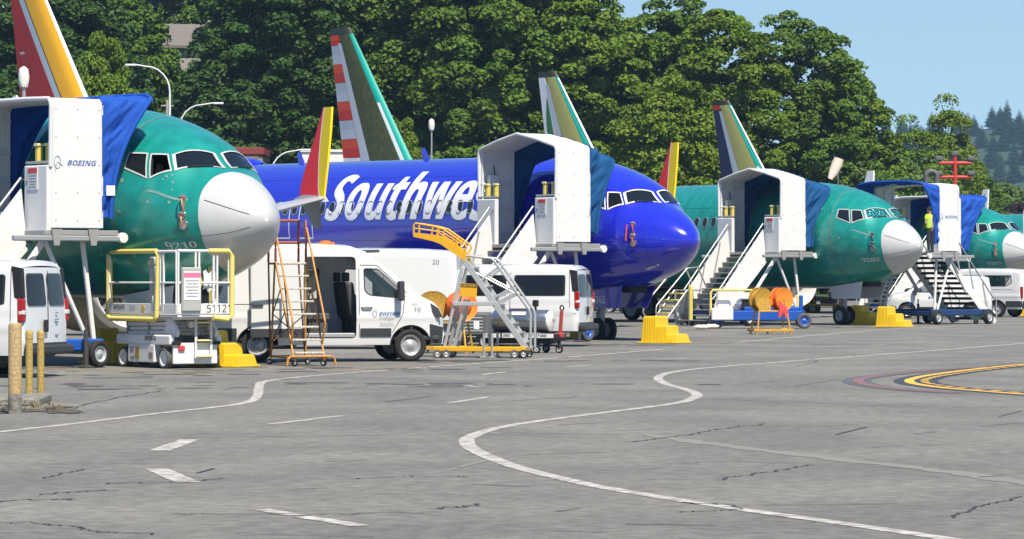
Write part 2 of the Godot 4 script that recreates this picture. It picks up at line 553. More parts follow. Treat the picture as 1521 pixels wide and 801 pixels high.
func fin_le(z): return lerpf(32.3, 36.95, (z - 7.2) / 5.8)
func fin_te(z): return lerpf(37.5, 38.6, (z - 7.2) / 5.8)
func fin_part(called, poly, m, parent, grow = 0.0):
	# poly in (metres aft of the leading edge, height)
	var b = B.new()
	for s in [1.0, -1.0]:
		var f = func(p):
			var le = fin_le(p.y); var ch = fin_te(p.y) - le
			var c = clampf(p.x / ch, 0.0, 1.0)
			var th = 0.6 * (0.2969 * sqrt(c) - 0.126 * c - 0.3516 * c * c + 0.2843 * c * c * c - 0.1036 * c * c * c * c) * ch * 0.85
			return Vector3(-(le + p.x), p.y, s * (th + grow))
		b.panel(B.bounds(poly), PackedVector2Array(poly), [], f, Vector2(0.7, 1.2))
	return part(called, b, m, parent)
func fin_strip(f0, f1, z0, z1):
	# between two functions giving metres aft of the leading edge
	var p = []
	for k in 5: p.append(Vector2(f0.call(lerpf(z0, z1, k / 4.0)), lerpf(z0, z1, k / 4.0)))
	for k in 5: p.append(Vector2(f1.call(lerpf(z1, z0, k / 4.0)), lerpf(z1, z0, k / 4.0)))
	return p

func make_fin(a, style):
	var ch = func(z): return fin_te(z) - fin_le(z)
	var at = func(k): return func(z): return (fin_te(z) - fin_le(z)) * k
	var off = func(d): return func(z): return d
	var z0 = 5.0; var zt = 13.0
	if style == "stripes":
		fin_part("fin", fin_strip(off.call(0.0), off.call(0.09), z0, zt), "livery_white", a)
		fin_part("fin_band", fin_strip(off.call(0.095), off.call(1.36), z0, zt), "livery_yellow", a)
		fin_part("fin_band", fin_strip(off.call(1.425), off.call(1.85), z0, zt), "livery_silver", a)
		var rd = fin_part("rudder", fin_strip(off.call(1.855), func(z): return max(1.86, fin_te(z) - fin_le(z)), z0, 12.9), "livery_deep_red", a)
		for z in [9.6]:
			fin_part("hinge_cover", [Vector2(2.9, z), Vector2(3.3, z), Vector2(3.3, z + 0.09), Vector2(2.9, z + 0.09)], "livery_silver", rd, 0.02)
		return
	var body = {"flag": "composite_olive", "leaf": "primer_yellow", "navy": "primer_yellow"}[style]
	var lew = func(z): return 0.12 * (fin_te(z) - fin_le(z)) + 0.02
	fin_part("fin", fin_strip(lew, at.call(0.545), z0, 12.68), body, a)
	fin_part("fin_tip", fin_strip(off.call(0.0), at.call(1.0), 12.69, zt), "composite_dark", a)
	var le = fin_part("leading_edge", fin_strip(off.call(0.0), func(z): return lew.call(z) - 0.01, z0, 12.68), "primer_teal", a)
	fin_part("leading_edge_trim", fin_strip(func(z): return lew.call(z) * 0.52, func(z): return lew.call(z) * 0.9, z0, 9.5 if style == "flag" else 8.7), "livery_white", le, 0.006)
	if style != "flag":
		fin_part("leading_edge_trim", fin_strip(off.call(0.0), func(z): return 0.07, z0, 12.6), "livery_white", le, 0.006)
	fin_part("hinge_panel", fin_strip(at.call(0.55), at.call(0.69), z0, 12.3), "livery_pale_grey", a)
	if style == "flag":
		var r = fin_part("rudder", fin_strip(at.call(0.695), at.call(1.0), z0, 7.1), "livery_white", a)
		var z = 12.68; var k = 0
		while z > 7.2:
			var h = 0.47 if k == 0 else 0.85
			var m0 = ["livery_red", "livery_pale_grey"][k % 2]; var m1 = ["livery_flag_red", "livery_silver"][k % 2]
			fin_part("stripe", fin_strip(at.call(0.695), at.call(1.0), z - h + 0.004, z - h * 0.5), m0, r)
			fin_part("stripe", fin_strip(at.call(0.695), at.call(1.0), z - h * 0.5 + 0.002, z - 0.01), m1, r)
			z -= h; k += 1
	elif style == "leaf":
		var r = fin_part("rudder", fin_strip(at.call(0.695), at.call(1.0), z0, 12.68), "livery_white", a)
		var p = []
		for k in 9:
			var z = lerpf(7.6, 11.6, k / 8.0)
			p.append(Vector2(ch.call(z) * (0.72 + 0.20 * (1.0 - k / 8.0) * 0.2), z))
		for k in 9:
			var z = lerpf(11.6, 7.6, k / 8.0)
			p.append(Vector2(ch.call(z) * (0.735 + 0.18 * pow(sin(PI * k / 8.0), 0.8)), z))
		fin_part("leaf_emblem", p, "livery_leaf_green", r, 0.008)
	else:
		var r = fin_part("rudder", fin_strip(at.call(0.695), at.call(1.0), z0, 12.4), "livery_navy", a)
		fin_part("rudder_tip", fin_strip(at.call(0.695), at.call(1.0), 12.41, 12.68), "livery_red", r)

func make_winglet(wing, side, style):
	var xf = Transform3D(Basis(Vector3(-1, 0, 0), Vector3(0, 1, 0.2 * side), Vector3(0, 0, side)), Vector3(0, 0, side * 17.3 - 4.0 * 0.2 * side))
	var edge = [Vector2(21.47, 3.93), Vector2(21.5, 4.3), Vector2(21.56, 5.0), Vector2(21.66, 5.8), Vector2(21.78, 6.5)]
	var back = [Vector2(22.16, 6.5), Vector2(22.3, 5.8), Vector2(22.5, 5.0), Vector2(22.62, 4.4), Vector2(22.6, 3.93)]
	if style == "heart":
		var mid = [Vector2(21.64, 3.93), Vector2(21.78, 4.3), Vector2(21.95, 5.0), Vector2(22.04, 5.6), Vector2(22.09, 6.2), Vector2(22.1, 6.5)]
		var b = B.new()
		var rv = mid.duplicate(); rv.reverse()
		b.prism(edge + rv, -0.035, 0.035, xf)
		part("winglet", b, "livery_winglet_yellow", wing)
		b = B.new()
		var mid2 = []
		for p in mid: mid2.append(p + Vector2(0.035, 0))
		b.prism(mid + [mid2[5], mid2[4], mid2[3], mid2[2], mid2[1], mid2[0]], -0.034, 0.034, xf)
		part("winglet_pinstripe", b, "livery_white", wing)
		b = B.new()
		b.prism(mid2 + back, -0.035, 0.035, xf)
		part("winglet_tail", b, "livery_winglet_red", wing)
	else:
		var b = B.new()
		b.prism(edge + back, -0.035, 0.035, xf)
		part("winglet", b, "livery_white", wing)
		if style == "leaf":
			b = B.new()
			b.prism([Vector2(21.75, 5.2), Vector2(22.3, 5.0), Vector2(22.45, 5.0), Vector2(22.0, 6.3)], -0.04, 0.04, xf)
			part("winglet_emblem", b, "livery_leaf_green", wing)
	var lo = B.new()
	var xl = Transform3D(Basis(Vector3(-1, 0, 0), Vector3(0, 1, -0.75 * side), Vector3(0, 0, side)), Vector3(0, 0, side * 17.3 + 3.95 * 0.75 * side))
	lo.prism([Vector2(21.75, 3.93), Vector2(22.62, 3.93), Vector2(22.75, 3.15), Vector2(22.5, 3.12)], -0.03, 0.03, xl)
	part("lower_winglet", lo, "bare_metal_dull", wing)
	var tip = B.new()
	tip.prism([Vector2(21.4, 3.86), Vector2(21.55, 4.02), Vector2(22.3, 4.06), Vector2(22.75, 3.95), Vector2(22.4, 3.84)], -0.14, 0.1, Transform3D(Basis(Vector3(-1, 0, 0), Vector3(0, 1, 0), Vector3(0, 0, side)), Vector3(0, 0, side * 17.3)))
	part("wing_tip", tip, "wing_skin", wing)

func make_aircraft(s):
	var th = deg_to_rad(s.heading)
	var a = thing("aircraft", s.label, "airplane", on_ground(s.px, s.depth) + Vector3(0, s.get("drop", 0.0), 0), th - PI / 2, "airliners parked nose out along the flight line")
	a.rotation.z = s.get("pitch", 0.0)
	var f = part("fuselage", air.fuselage, s.body, a)
	var r = part("radome", air.radome, s.nose, a)
	for k in [[1.13, 62, 0.75, 64], [1.17, 110, 0.75, 112]]:
		part("lightning_strip", hull_strip([Vector2(k[0], k[1]), Vector2((k[0] + k[2]) / 2, (k[1] + k[3]) / 2), Vector2(0.36, k[3] + 4)], 0.012, 0.008), s.get("strip", "seam_dark"), r)
	part("cockpit_lining", air.lining, "cockpit_black", a)
	for k in air.panes.size():
		var fr = part("cockpit_window", air.frame[k], s.frame, a)
		if not (s.get("open", false) and k == 2):
			part("pane", air.pane[k], s.glass if k < 2 else "cockpit_glass", fr)
	for sd in [1.0, -1.0]:     # wipers
		var b = B.new()
		b.tube([hull(ta(1.62, 14 * sd), 0.03), hull(ta(1.72, 26 * sd), 0.04), hull(ta(1.83, 36 * sd), 0.035)], 0.012, 5)
		part("wiper", b, "rubber", a)
	# cabin windows along the starboard side
	var m = 34
	for k in m:
		var t = 7.6 + k * 0.508
		if t > 24.8: break
		var w = part("cabin_window", air.cabin_frame, s.get("window_frame", "window_frame_grey"), a)
		var q = ta(t, 75.5)
		var nn = Vector3(0, cos(q.y) / 2.0, sin(q.y) / 1.88).normalized()
		var up = (Vector3.UP - nn * nn.y).normalized()
		w.transform = Transform3D(Basis(up.cross(nn), up, nn), hull(q, 0.014))
		part("pane", air.cabin_pane, "cabin_glass", w)
	# seams, doors
	if s.body.begins_with("primer"):
		for path in [[Vector2(3.7, 0), Vector2(3.55, 20), Vector2(3.4, 44), Vector2(3.28, 64), Vector2(3.2, 90), Vector2(3.1, 125), Vector2(3.0, 150)], [Vector2(1.5, 70), Vector2(1.42, 95), Vector2(1.36, 125)]]:
			part("seam", hull_strip(path, 0.03, 0.004), "seam_brown", a)
		part("seam", hull_strip([Vector2(2.3, 74), Vector2(1.9, 72), Vector2(1.45, 66)], 0.05, 0.004), "seam_grey", a)
		for ang in [58.0, 100.0, 138.0]:      # lap joints along the hull
			part("seam", hull_strip([Vector2(3.6, ang), Vector2(6.0, ang), Vector2(9.0, ang), Vector2(13.0, ang), Vector2(18.0, ang), Vector2(24.0, ang)], 0.014, 0.004), "seam_green", a)
		var sp = B.new()                      # dabs of sealant over the fasteners
		var rd = RandomNumberGenerator.new()
		rd.seed = int(s.depth)
		for k in 46:
			var t = rd.randf_range(1.5, 4.2); var an = rd.randf_range(52, 128)
			var h = ta(t, an); var rr = rd.randf_range(0.012, 0.05)
			var q = PackedVector2Array()
			for j in 8: q.append(h + Vector2(cos(TAU * j / 8) * rr * 0.3, sin(TAU * j / 8) * rr * 0.6))
			var inside = false
			for w in air.panes: inside = inside or Geometry2D.is_point_in_polygon(h, scaled(w, 1.25))
			if not inside: sp.patch(q, hull_map(0.005))
		var dabs = part("sealant_dabs", sp, "seam_grey", a)
		dabs.set_meta("kind", "stuff")
		for path in [[Vector2(6.2, 0), Vector2(6.2, 60), Vector2(6.2, 120), Vector2(6.2, 175)], [Vector2(9.9, 0), Vector2(9.9, 60), Vector2(9.9, 120), Vector2(9.9, 175)]]:
			part("seam", hull_strip(path, 0.02, 0.004), "seam_green", a)
	else:
		for ang in [45.0, 104.0, 138.0]:
			part("seam", hull_strip([Vector2(3.6, ang), Vector2(6.0, ang), Vector2(9.0, ang), Vector2(13.0, ang), Vector2(18.0, ang), Vector2(24.0, ang)], 0.01, 0.004), "seam_blue", a)
		part("seam", hull_strip([Vector2(1.36, 5), Vector2(1.27, 52), Vector2(1.18, 76), Vector2(1.13, 105), Vector2(1.2, 142)], 0.012, 0.004), "seam_blue", a)
		part("seam", hull_strip([Vector2(3.25, 66), Vector2(3.2, 90), Vector2(3.1, 125), Vector2(3.0, 150)], 0.012, 0.004), "seam_blue", a)
	var dr = B.new()
	var dmap = hull_map(0.004)
	dr.panel(Rect2(ta(4.35, 42), ta(5.2, 112) - ta(4.35, 42)), null, [], dmap, Vector2(0.06, 0.08))
	var door = part("service_door", dr, s.body, a)
	part("seam", hull_strip([Vector2(4.33, 42), Vector2(4.33, 112)], 0.025, 0.006), "seam_dark", door)
	part("seam", hull_strip([Vector2(5.22, 42), Vector2(5.22, 112)], 0.025, 0.006), "seam_dark", door)
	# probes on the nose
	for q in [[1.56, 66], [1.49, 84]]:
		var o = hull(ta(q[0], q[1]), 0.0); var nn = Vector3(0.35, 0.1, 1).normalized()
		var b = B.new()
		b.lathe([Vector2(-0.01, 0.085), Vector2(0.014, 0.08), Vector2(0.016, 0.0)], o, nn, 14)
		var pr = part("probe_plate", b, "bare_metal", a)
		b = B.new()
		b.tube([o, o + nn * 0.14, o + nn * 0.2 + Vector3(0.1, 0, 0), o + nn * 0.2 + Vector3(0.3, -0.02, 0)], 0.018, 6)
		b.tube([o + nn * 0.05, o + nn * 0.1 + Vector3(0.06, -0.12, 0), o + nn * 0.06 + Vector3(0.09, -0.26, 0)], 0.022, 6)
		part("probe", b, s.get("probe", "copper"), pr)
	var vb = B.new()
	var vo = hull(ta(1.45, 95), 0.0)
	vb.lathe([Vector2(-0.02, 0.1), Vector2(0.03, 0.095), Vector2(0.035, 0.06), Vector2(0.01, 0.0)], vo, Vector3(0.35, -0.1, 1), 16)
	part("sensor_vane", vb, "bare_metal", a)
	# wings, tail
	for sd in [1.0, -1.0]:
		var w = part("wing", air["wing%d" % sd], "wing_skin", a)
		make_winglet(w, sd, s.winglet)
		part("tailplane", air["tailplane%d" % sd], "livery_pale_grey", a)
		# engine
		var e = part("engine", air.cowl, s.get("cowl", "cowl_primer"), a)
		e.position = Vector3(-12.1, 1.62, sd * 4.83)
		part("inlet_lip", air.lip, "inlet_white", e)
		part("spinner", air.spinner, "spinner_grey", e)
		part("fan_back", air.fan_back, "cockpit_black", e)
		for k in 18:
			var bl = part("fan_blade", air.blade, "fan_metal", e)
			bl.rotation.x = TAU * k / 18
		var py = B.new()
		py.prism([Vector2(-13.2, 2.7), Vector2(-16.2, 2.25), Vector2(-17.5, 1.9), Vector2(-15.4, 1.9), Vector2(-13.6, 2.55)], -0.16, 0.16, Transform3D(Basis.IDENTITY, Vector3(0, 0, sd * 4.83)))
		part("pylon", py, s.get("cowl", "cowl_primer"), a)
		# main gear
		var g = B.new()
		g.rod(Vector3(-19.7, 0.56, sd * 2.86), Vector3(-19.6, 2.3, sd * 2.9), 0.11, 12)
		g.rod(Vector3(-19.7, 0.565, sd * 2.43), Vector3(-19.7, 0.565, sd * 3.29), 0.07, 10)
		g.rod(Vector3(-19.7, 0.9, sd * 2.8), Vector3(-19.5, 2.0, sd * 1.6), 0.06, 8)
		var mg = part("main_gear", g, "gear_grey", a)
		for o in [2.43, 3.29]: wheel(mg, air.main_tyre, Vector3(-19.7, 0.565, sd * o), "rubber", "rim_grey")
	make_fin(a, s.fin)
	var df = B.new()
	df.prism([Vector2(-27.5, 5.33), Vector2(-31.2, 5.8), Vector2(-33, 6.9), Vector2(-33, 5.0)], -0.06, 0.06)
	part("dorsal_fin", df, s.body, a)
	# nose gear
	var ng = B.new()
	ng.rod(Vector3(-4.0, 0.34, 0), Vector3(-3.9, 1.7, 0), 0.075, 12)
	ng.rod(Vector3(-4.0, 0.345, -0.27), Vector3(-4.0, 0.345, 0.27), 0.05, 10)
	ng.rod(Vector3(-3.95, 0.95, 0), Vector3(-3.0, 1.5, 0), 0.045, 8)
	ng.bar(Vector3(-4.12, 0.55, 0), Vector3(-4.2, 0.8, 0), 0.14, 0.05, 0.01)
	ng.bar(Vector3(-4.2, 0.8, 0), Vector3(-4.02, 1.05, 0), 0.14, 0.05, 0.01)
	ng.box(Vector3(-3.88, 1.05, 0), Vector3(0.12, 0.12, 0.34), 0.02)
	ng.tube([Vector3(-3.95, 1.4, 0.1), Vector3(-3.86, 1.0, 0.14), Vector3(-3.9, 0.6, 0.1)], 0.015, 6)
	var gear = part("nose_gear", ng, "gear_grey", a)
	for z in [-0.21, 0.21]: wheel(gear, air.tyre, Vector3(-4.0, 0.345, z), "rubber", "rim_grey")
	for z in [-1.0, 1.0]:
		var d = B.new()
		d.prism([Vector2(-2.35, 1.62), Vector2(-4.15, 1.42), Vector2(-4.1, 0.98), Vector2(-2.6, 0.98)], -0.02, 0.02, Transform3D(Basis(Vector3(1, 0, 0), Vector3(0, 1, z * 0.16), Vector3(0, 0, 1)), Vector3(0, 0, z * 0.36)))
		var gd = part("gear_door", d, s.get("door", "livery_pale_grey"), a)
		if s.has("door_number") and z > 0:
			write(s.door_number, 0.2, Vector3(-3.7, 1.1, 0.56), Vector3(1, 0.03, 0), Vector3(0, 1, 0.16), "livery_white", gd, 0.0, 0.9)
	var wb = B.new()
	wb.box(Vector3(-3.2, 1.68, 0), Vector3(1.7, 0.5, 0.66), 0.02)
	part("gear_bay", wb, "cockpit_black", a)
	# antennas on the crown
	for t in s.get("blades", [9.0, 19.5]):
		var bl = B.new()
		bl.prism([Vector2(-t, 5.34), Vector2(-t - 0.35, 5.34), Vector2(-t - 0.42, 5.7), Vector2(-t - 0.28, 5.72)], -0.02, 0.02)
		part("antenna", bl, s.get("antenna", "livery_white"), a)
	if s.has("number"):
		var h = s.number_height
		var map = func(p): return hull(Vector2(sqrt(max(1.76 - p.x * 1.08, 0.05)), deg_to_rad(122.5) - p.y / 1.45), 0.006)
		write_on(s.number, h, map, "stencil_white", a, 0.0, 1.05, true, "Droid Serif")
	return a

# ---------------------------------------------------------------- ground and markings
func make_ground():
	var base = noise_image(1024, 11, 0.02, 3, Color(0.8, 0.8, 0.8), Color(1, 1, 1), 1.2)
	# stone chips: speckle over the soft tones
	var d = base.get_data()
	var r = RandomNumberGenerator.new()
	r.seed = 5
	for k in range(0, d.size(), 3):
		var g = r.randf()
		var f = 0.74 + 0.3 * g
		if g > 0.965: f = 1.3
		for j in 3: d[k + j] = int(clampf(d[k + j] * f, 0, 255))
	base = Image.create_from_data(1024, 1024, false, Image.FORMAT_RGB8, d)
	var patches = noise_image(1024, 21, 0.009, 5, Color(0.84, 0.84, 0.845), Color(1.0, 0.995, 0.985), 1.4)
	var m = StandardMaterial3D.new()
	m.albedo_color = lin(0.29, 0.285, 0.258)
	m.albedo_texture = texture(base)
	m.detail_enabled = true
	m.detail_albedo = texture(patches)
	m.detail_blend_mode = BaseMaterial3D.BLEND_MODE_MUL
	m.detail_uv_layer = BaseMaterial3D.DETAIL_UV_2
	m.roughness = 0.93
	mats.asphalt = m
	var a = []
	a.resize(Mesh.ARRAY_MAX)
	var v = PackedVector3Array(); var n = PackedVector3Array(); var u1 = PackedVector2Array(); var u2 = PackedVector2Array()
	var q = [Vector3(-1500, 0, 60), Vector3(1500, 0, 60), Vector3(1500, 0, -4000), Vector3(-1500, 0, -4000)]
	for k in [0, 2, 1, 0, 3, 2]:
		v.append(q[k]); n.append(Vector3.UP)
		u1.append(Vector2(q[k].x, q[k].z) / 5.3); u2.append(Vector2(q[k].x * 1.25 + 7.0, q[k].z) / 41.0)
	a[Mesh.ARRAY_VERTEX] = v; a[Mesh.ARRAY_NORMAL] = n; a[Mesh.ARRAY_TEX_UV] = u1; a[Mesh.ARRAY_TEX_UV2] = u2
	var am = ArrayMesh.new()
	am.add_surface_from_arrays(Mesh.PRIMITIVE_TRIANGLES, a)
	return structure("ground", am, m)

# a smooth path over ground points given as pixels of the photograph
func ground_path(px, per = 8, smooth = true):
	var g = []
	for p in px: g.append(ground_at(p[0], p[1]))
	if not smooth or g.size() < 3: return g
	var o = []
	for k in g.size() - 1:
		var a = g[max(k - 1, 0)]; var b = g[k]; var c = g[k + 1]; var d = g[min(k + 2, g.size() - 1)]
		for j in per: o.append(b.cubic_interpolate(c, a, d, j / float(per)))
	o.append(g[g.size() - 1])
	return o
func ribbon(path, w, y, jitter = 0.0, shift = 0.0):
	var b = B.new()
	var rows = []
	for k in path.size():
		var t = path[min(k + 1, path.size() - 1)] - path[max(k - 1, 0)]
		t.y = 0
		var s = t.normalized().cross(Vector3.UP)
		var o = path[k] + s * shift
		var w0 = w / 2.0 * (1.0 + rng.randf_range(-jitter, jitter)); var w1 = w / 2.0 * (1.0 + rng.randf_range(-jitter, jitter))
		rows.append([o - s * w0 + Vector3(0, y, 0), o + s * w1 + Vector3(0, y, 0)])
	for k in rows.size() - 1:
		b.t3(rows[k][0], rows[k][1], rows[k + 1][1], Vector3.UP, Vector3.UP, Vector3.UP)
		b.t3(rows[k][0], rows[k + 1][1], rows[k + 1][0], Vector3.UP, Vector3.UP, Vector3.UP)
	return b
func marking(called, b, m, ground):
	return part(called, b, m, ground)

func make_markings(g):
	var white = "road_paint"
	marking("painted_line", ribbon(ground_path([[1560, 507], [1400, 520], [1200, 535], [1060, 546], [1000, 553], [978, 561], [988, 570], [1012, 577], [1034, 585], [1030, 592], [1000, 600], [900, 613], [800, 626], [735, 637], [702, 648], [693, 656], [705, 669], [760, 692], [850, 715], [950, 734], [1100, 757], [1250, 778], [1400, 800], [1500, 816]]), 0.17, 0.004, 0.06), white, g)
	marking("painted_line", ribbon(ground_path([[-60, 650], [0, 642], [100, 631], [230, 615], [330, 604], [370, 597], [382, 588], [385, 574], [394, 567], [450, 560], [560, 551], [700, 541], [800, 534], [880, 528], [985, 519]]), 0.15, 0.004, 0.08), white, g)
	marking("painted_line", ribbon(ground_path([[1095, 509], [1180, 501], [1285, 492], [1330, 489], [1430, 484], [1560, 478]]), 0.15, 0.004, 0.1), white, g)
	marking("painted_line", ribbon(ground_path([[760, 504.5], [900, 503.5], [1060, 503.2], [1180, 503]]), 0.3, 0.005, 0.3), "road_paint_worn", g)
	for q in [[[398, 631], [508, 618], 0.13], [[236, 670], [282, 653.5], 0.22], [[232, 697], [279, 717], 0.22], [[385, 757], [440, 766], 0.16], [[449, 768], [536, 782], 0.17], [[668, 599], [727, 590], 0.13], [[684, 571.5], [708, 575], 0.13], [[715, 557], [750, 553], 0.12], [[842, 545], [880, 542.5], 0.12], [[980, 534.5], [1024, 532.5], 0.12], [[1105, 526], [1140, 524], 0.12], [[1222, 516], [1252, 514.5], 0.12], [[1292, 513.5], [1318, 512], 0.12], [[1362, 508], [1385, 506.5], 0.12], [[1434, 501], [1455, 500], 0.12], [[1490, 496], [1508, 495], 0.12]]:
		marking("painted_dash", ribbon(ground_path([q[0], [(q[0][0] + q[1][0]) / 2.0, (q[0][1] + q[1][1]) / 2.0], q[1]], 3), q[2], 0.004, 0.06), white, g)
	# worn old paint
	marking("worn_line", ribbon(ground_path([[-60, 658], [200, 651.5], [450, 648], [700, 645], [760, 642.5], [930, 646]]), 0.09, 0.003, 0.5), "road_paint_worn", g)
	marking("worn_line", ribbon(ground_path([[960, 646], [1020, 655], [1120, 668], [1220, 680], [1330, 692], [1440, 706], [1560, 724]]), 0.26, 0.003, 0.5), "road_paint_ghost", g)
	marking("worn_line", ribbon(ground_path([[660, 700], [760, 678], [900, 672]]), 0.06, 0.003, 0.5), "road_paint_ghost", g)
	# the hold line: yellow and black hairpin and the red one beside it
	var hair = [[1620, 534], [1521, 542], [1440, 550.5], [1385, 558], [1362, 563], [1356, 566.5], [1366, 571], [1410, 577], [1470, 582], [1560, 589]]
	var hp = ground_path(hair)
	marking("holding_line_border", ribbon(hp, 0.76, 0.004, 0.0, -0.05), "paint_black", g)
	marking("holding_line", ribbon(hp, 0.17, 0.008, 0.03, 0.06), "paint_yellow", g)
	var inner = ribbon_dashes(hp, 0.14, 0.008, -0.2, 0.45, 0.28)
	for b in inner: marking("holding_dash", b, "paint_yellow", g)
	var red = ground_path([[1470, 546], [1400, 549.5], [1330, 556], [1290, 561], [1274, 566], [1288, 572], [1330, 578], [1420, 584.5]])
	marking("red_line_border", ribbon(red, 0.5, 0.004, 0.0, 0.02), "paint_grey_black", g)
	marking("red_line", ribbon(red, 0.2, 0.008, 0.1, 0.0), "paint_red_worn", g)
	# sealed cracks
	var cr = [[[62, 711], [90, 705], [128, 698]], [[62, 736], [120, 731], [180, 729]], [[0, 746], [60, 743], [110, 742]], [[160, 719], [240, 717], [330, 712]], [[0, 777], [80, 781], [150, 790], [232, 795]], [[255, 764], [420, 764.5], [615, 762]], [[655, 757], [690, 753], [718, 749]], [[430, 729], [474, 726]], [[292, 704], [315, 697]], [[485, 686], [548, 685]], [[560, 735], [690, 736]], [[100, 609], [170, 592], [242, 580]], [[120, 578], [260, 577], [500, 576]], [[505, 578], [620, 566]], [[570, 598], [640, 590]], [[500, 593], [580, 590]], [[435, 660], [470, 658]], [[665, 694], [690, 695]], [[930, 657], [1010, 647], [1070, 638], [1135, 630]], [[1065, 714], [1110, 707], [1160, 698], [1212, 691]], [[1240, 646], [1285, 635]], [[1360, 646], [1390, 642]], [[1180, 574], [1246, 564]], [[1080, 573], [1150, 566]], [[1060, 594], [1200, 599], [1350, 604], [1521, 606]], [[1410, 770], [1455, 755], [1521, 738]], [[1290, 665], [1315, 664]], [[1365, 662], [1400, 661]], [[960, 713], [1030, 713]], [[1010, 762], [1090, 756], [1060, 749], [1020, 748]], [[1130, 752], [1340, 750]], [[820, 761], [868, 755]], [[820, 790], [900, 792]], [[930, 779], [1060, 781]], [[830, 632], [900, 628]], [[1480, 620], [1521, 610]], [[1450, 634], [1521, 628]], [[1450, 710], [1490, 708]], [[740, 597], [860, 590]], [[0, 573], [100, 570]], [[905, 640], [1000, 638]], [[1180, 545], [1215, 538], [1205, 533]], [[1330, 540], [1420, 536]], [[40, 690], [300, 688]], [[350, 793], [560, 800]], [[520, 712], [600, 709], [700, 708]], [[700, 720], [780, 724]], [[990, 690], [1090, 686], [1170, 688]]]
	for c in cr:
		var p = ground_path(c, 22)
		var drift = Vector3.ZERO
		for k in p.size():
			drift = drift * 0.86 + Vector3(rng.randf_range(-0.03, 0.03), 0, rng.randf_range(-0.05, 0.05))
			p[k] += drift
		marking("crack_seal", ribbon(p, rng.randf_range(0.016, 0.034), 0.006, 0.4), "crack_tar", g)
	# oil and tyre stains round the parking places
	for s in [[200, 556, 5.0, 1.2], [480, 548, 6.0, 1.0], [720, 536, 4.0, 0.9], [900, 512, 5.0, 1.5], [1260, 486, 4.0, 1.5], [60, 575, 4.0, 1.0], [640, 572, 5.0, 0.6]]:
		var b = B.new()
		var c = ground_at(s[0], s[1])
		for j in 26:
			var o = c + Vector3(rng.randfn(0, s[2] * 0.4), 0.005 + j * 0.00015, rng.randfn(0, s[3]))
			var w = rng.randf_range(0.05, 0.3)
			for k in 9:
				var a0 = TAU * k / 9; var a1 = TAU * (k + 1) / 9
				b.tri(o, o + Vector3(cos(a1) * w * 1.4, 0, sin(a1) * w), o + Vector3(cos(a0) * w * 1.4, 0, sin(a0) * w))
		var st = marking("oil_spots", b, "oil_stain", g)
		st.set_meta("kind", "stuff")
	# yellow stand line under the aircraft noses
	for q in [[[70, 549], [160, 550.5], [330, 553]], [[860, 511], [960, 511.5], [1060, 510]], [[480, 549], [640, 545.5]]]:
		marking("stand_line", ribbon(ground_path(q), 0.16, 0.004, 0.35), "paint_yellow_worn", g)

func ribbon_dashes(path, w, y, shift, on, gap):
	var res = []
	var cur = []; var run = 0.0
	for k in path.size() - 1:
		var n = max(1, int((path[k + 1] - path[k]).length() / 0.06))
		for j in n:
			var p = path[k].lerp(path[k + 1], j / float(n))
			if fmod(run, on + gap) < on: cur.append(p)
			elif cur.size() > 2:
				res.append(ribbon(cur, w, y, 0.0, shift)); cur = []
			else: cur = []
			run += (path[k + 1] - path[k]).length() / n
	return res

# ---------------------------------------------------------------- vegetation
func leaf_arrays(): return [PackedVector3Array(), PackedVector3Array(), PackedColorArray()]
func leaf_mesh(d):
	var a = []
	a.resize(Mesh.ARRAY_MAX)
	a[Mesh.ARRAY_VERTEX] = d[0]; a[Mesh.ARRAY_NORMAL] = d[1]; a[Mesh.ARRAY_COLOR] = d[2]
	var m = ArrayMesh.new()
	m.add_surface_from_arrays(Mesh.PRIMITIVE_TRIANGLES, a)
	return m

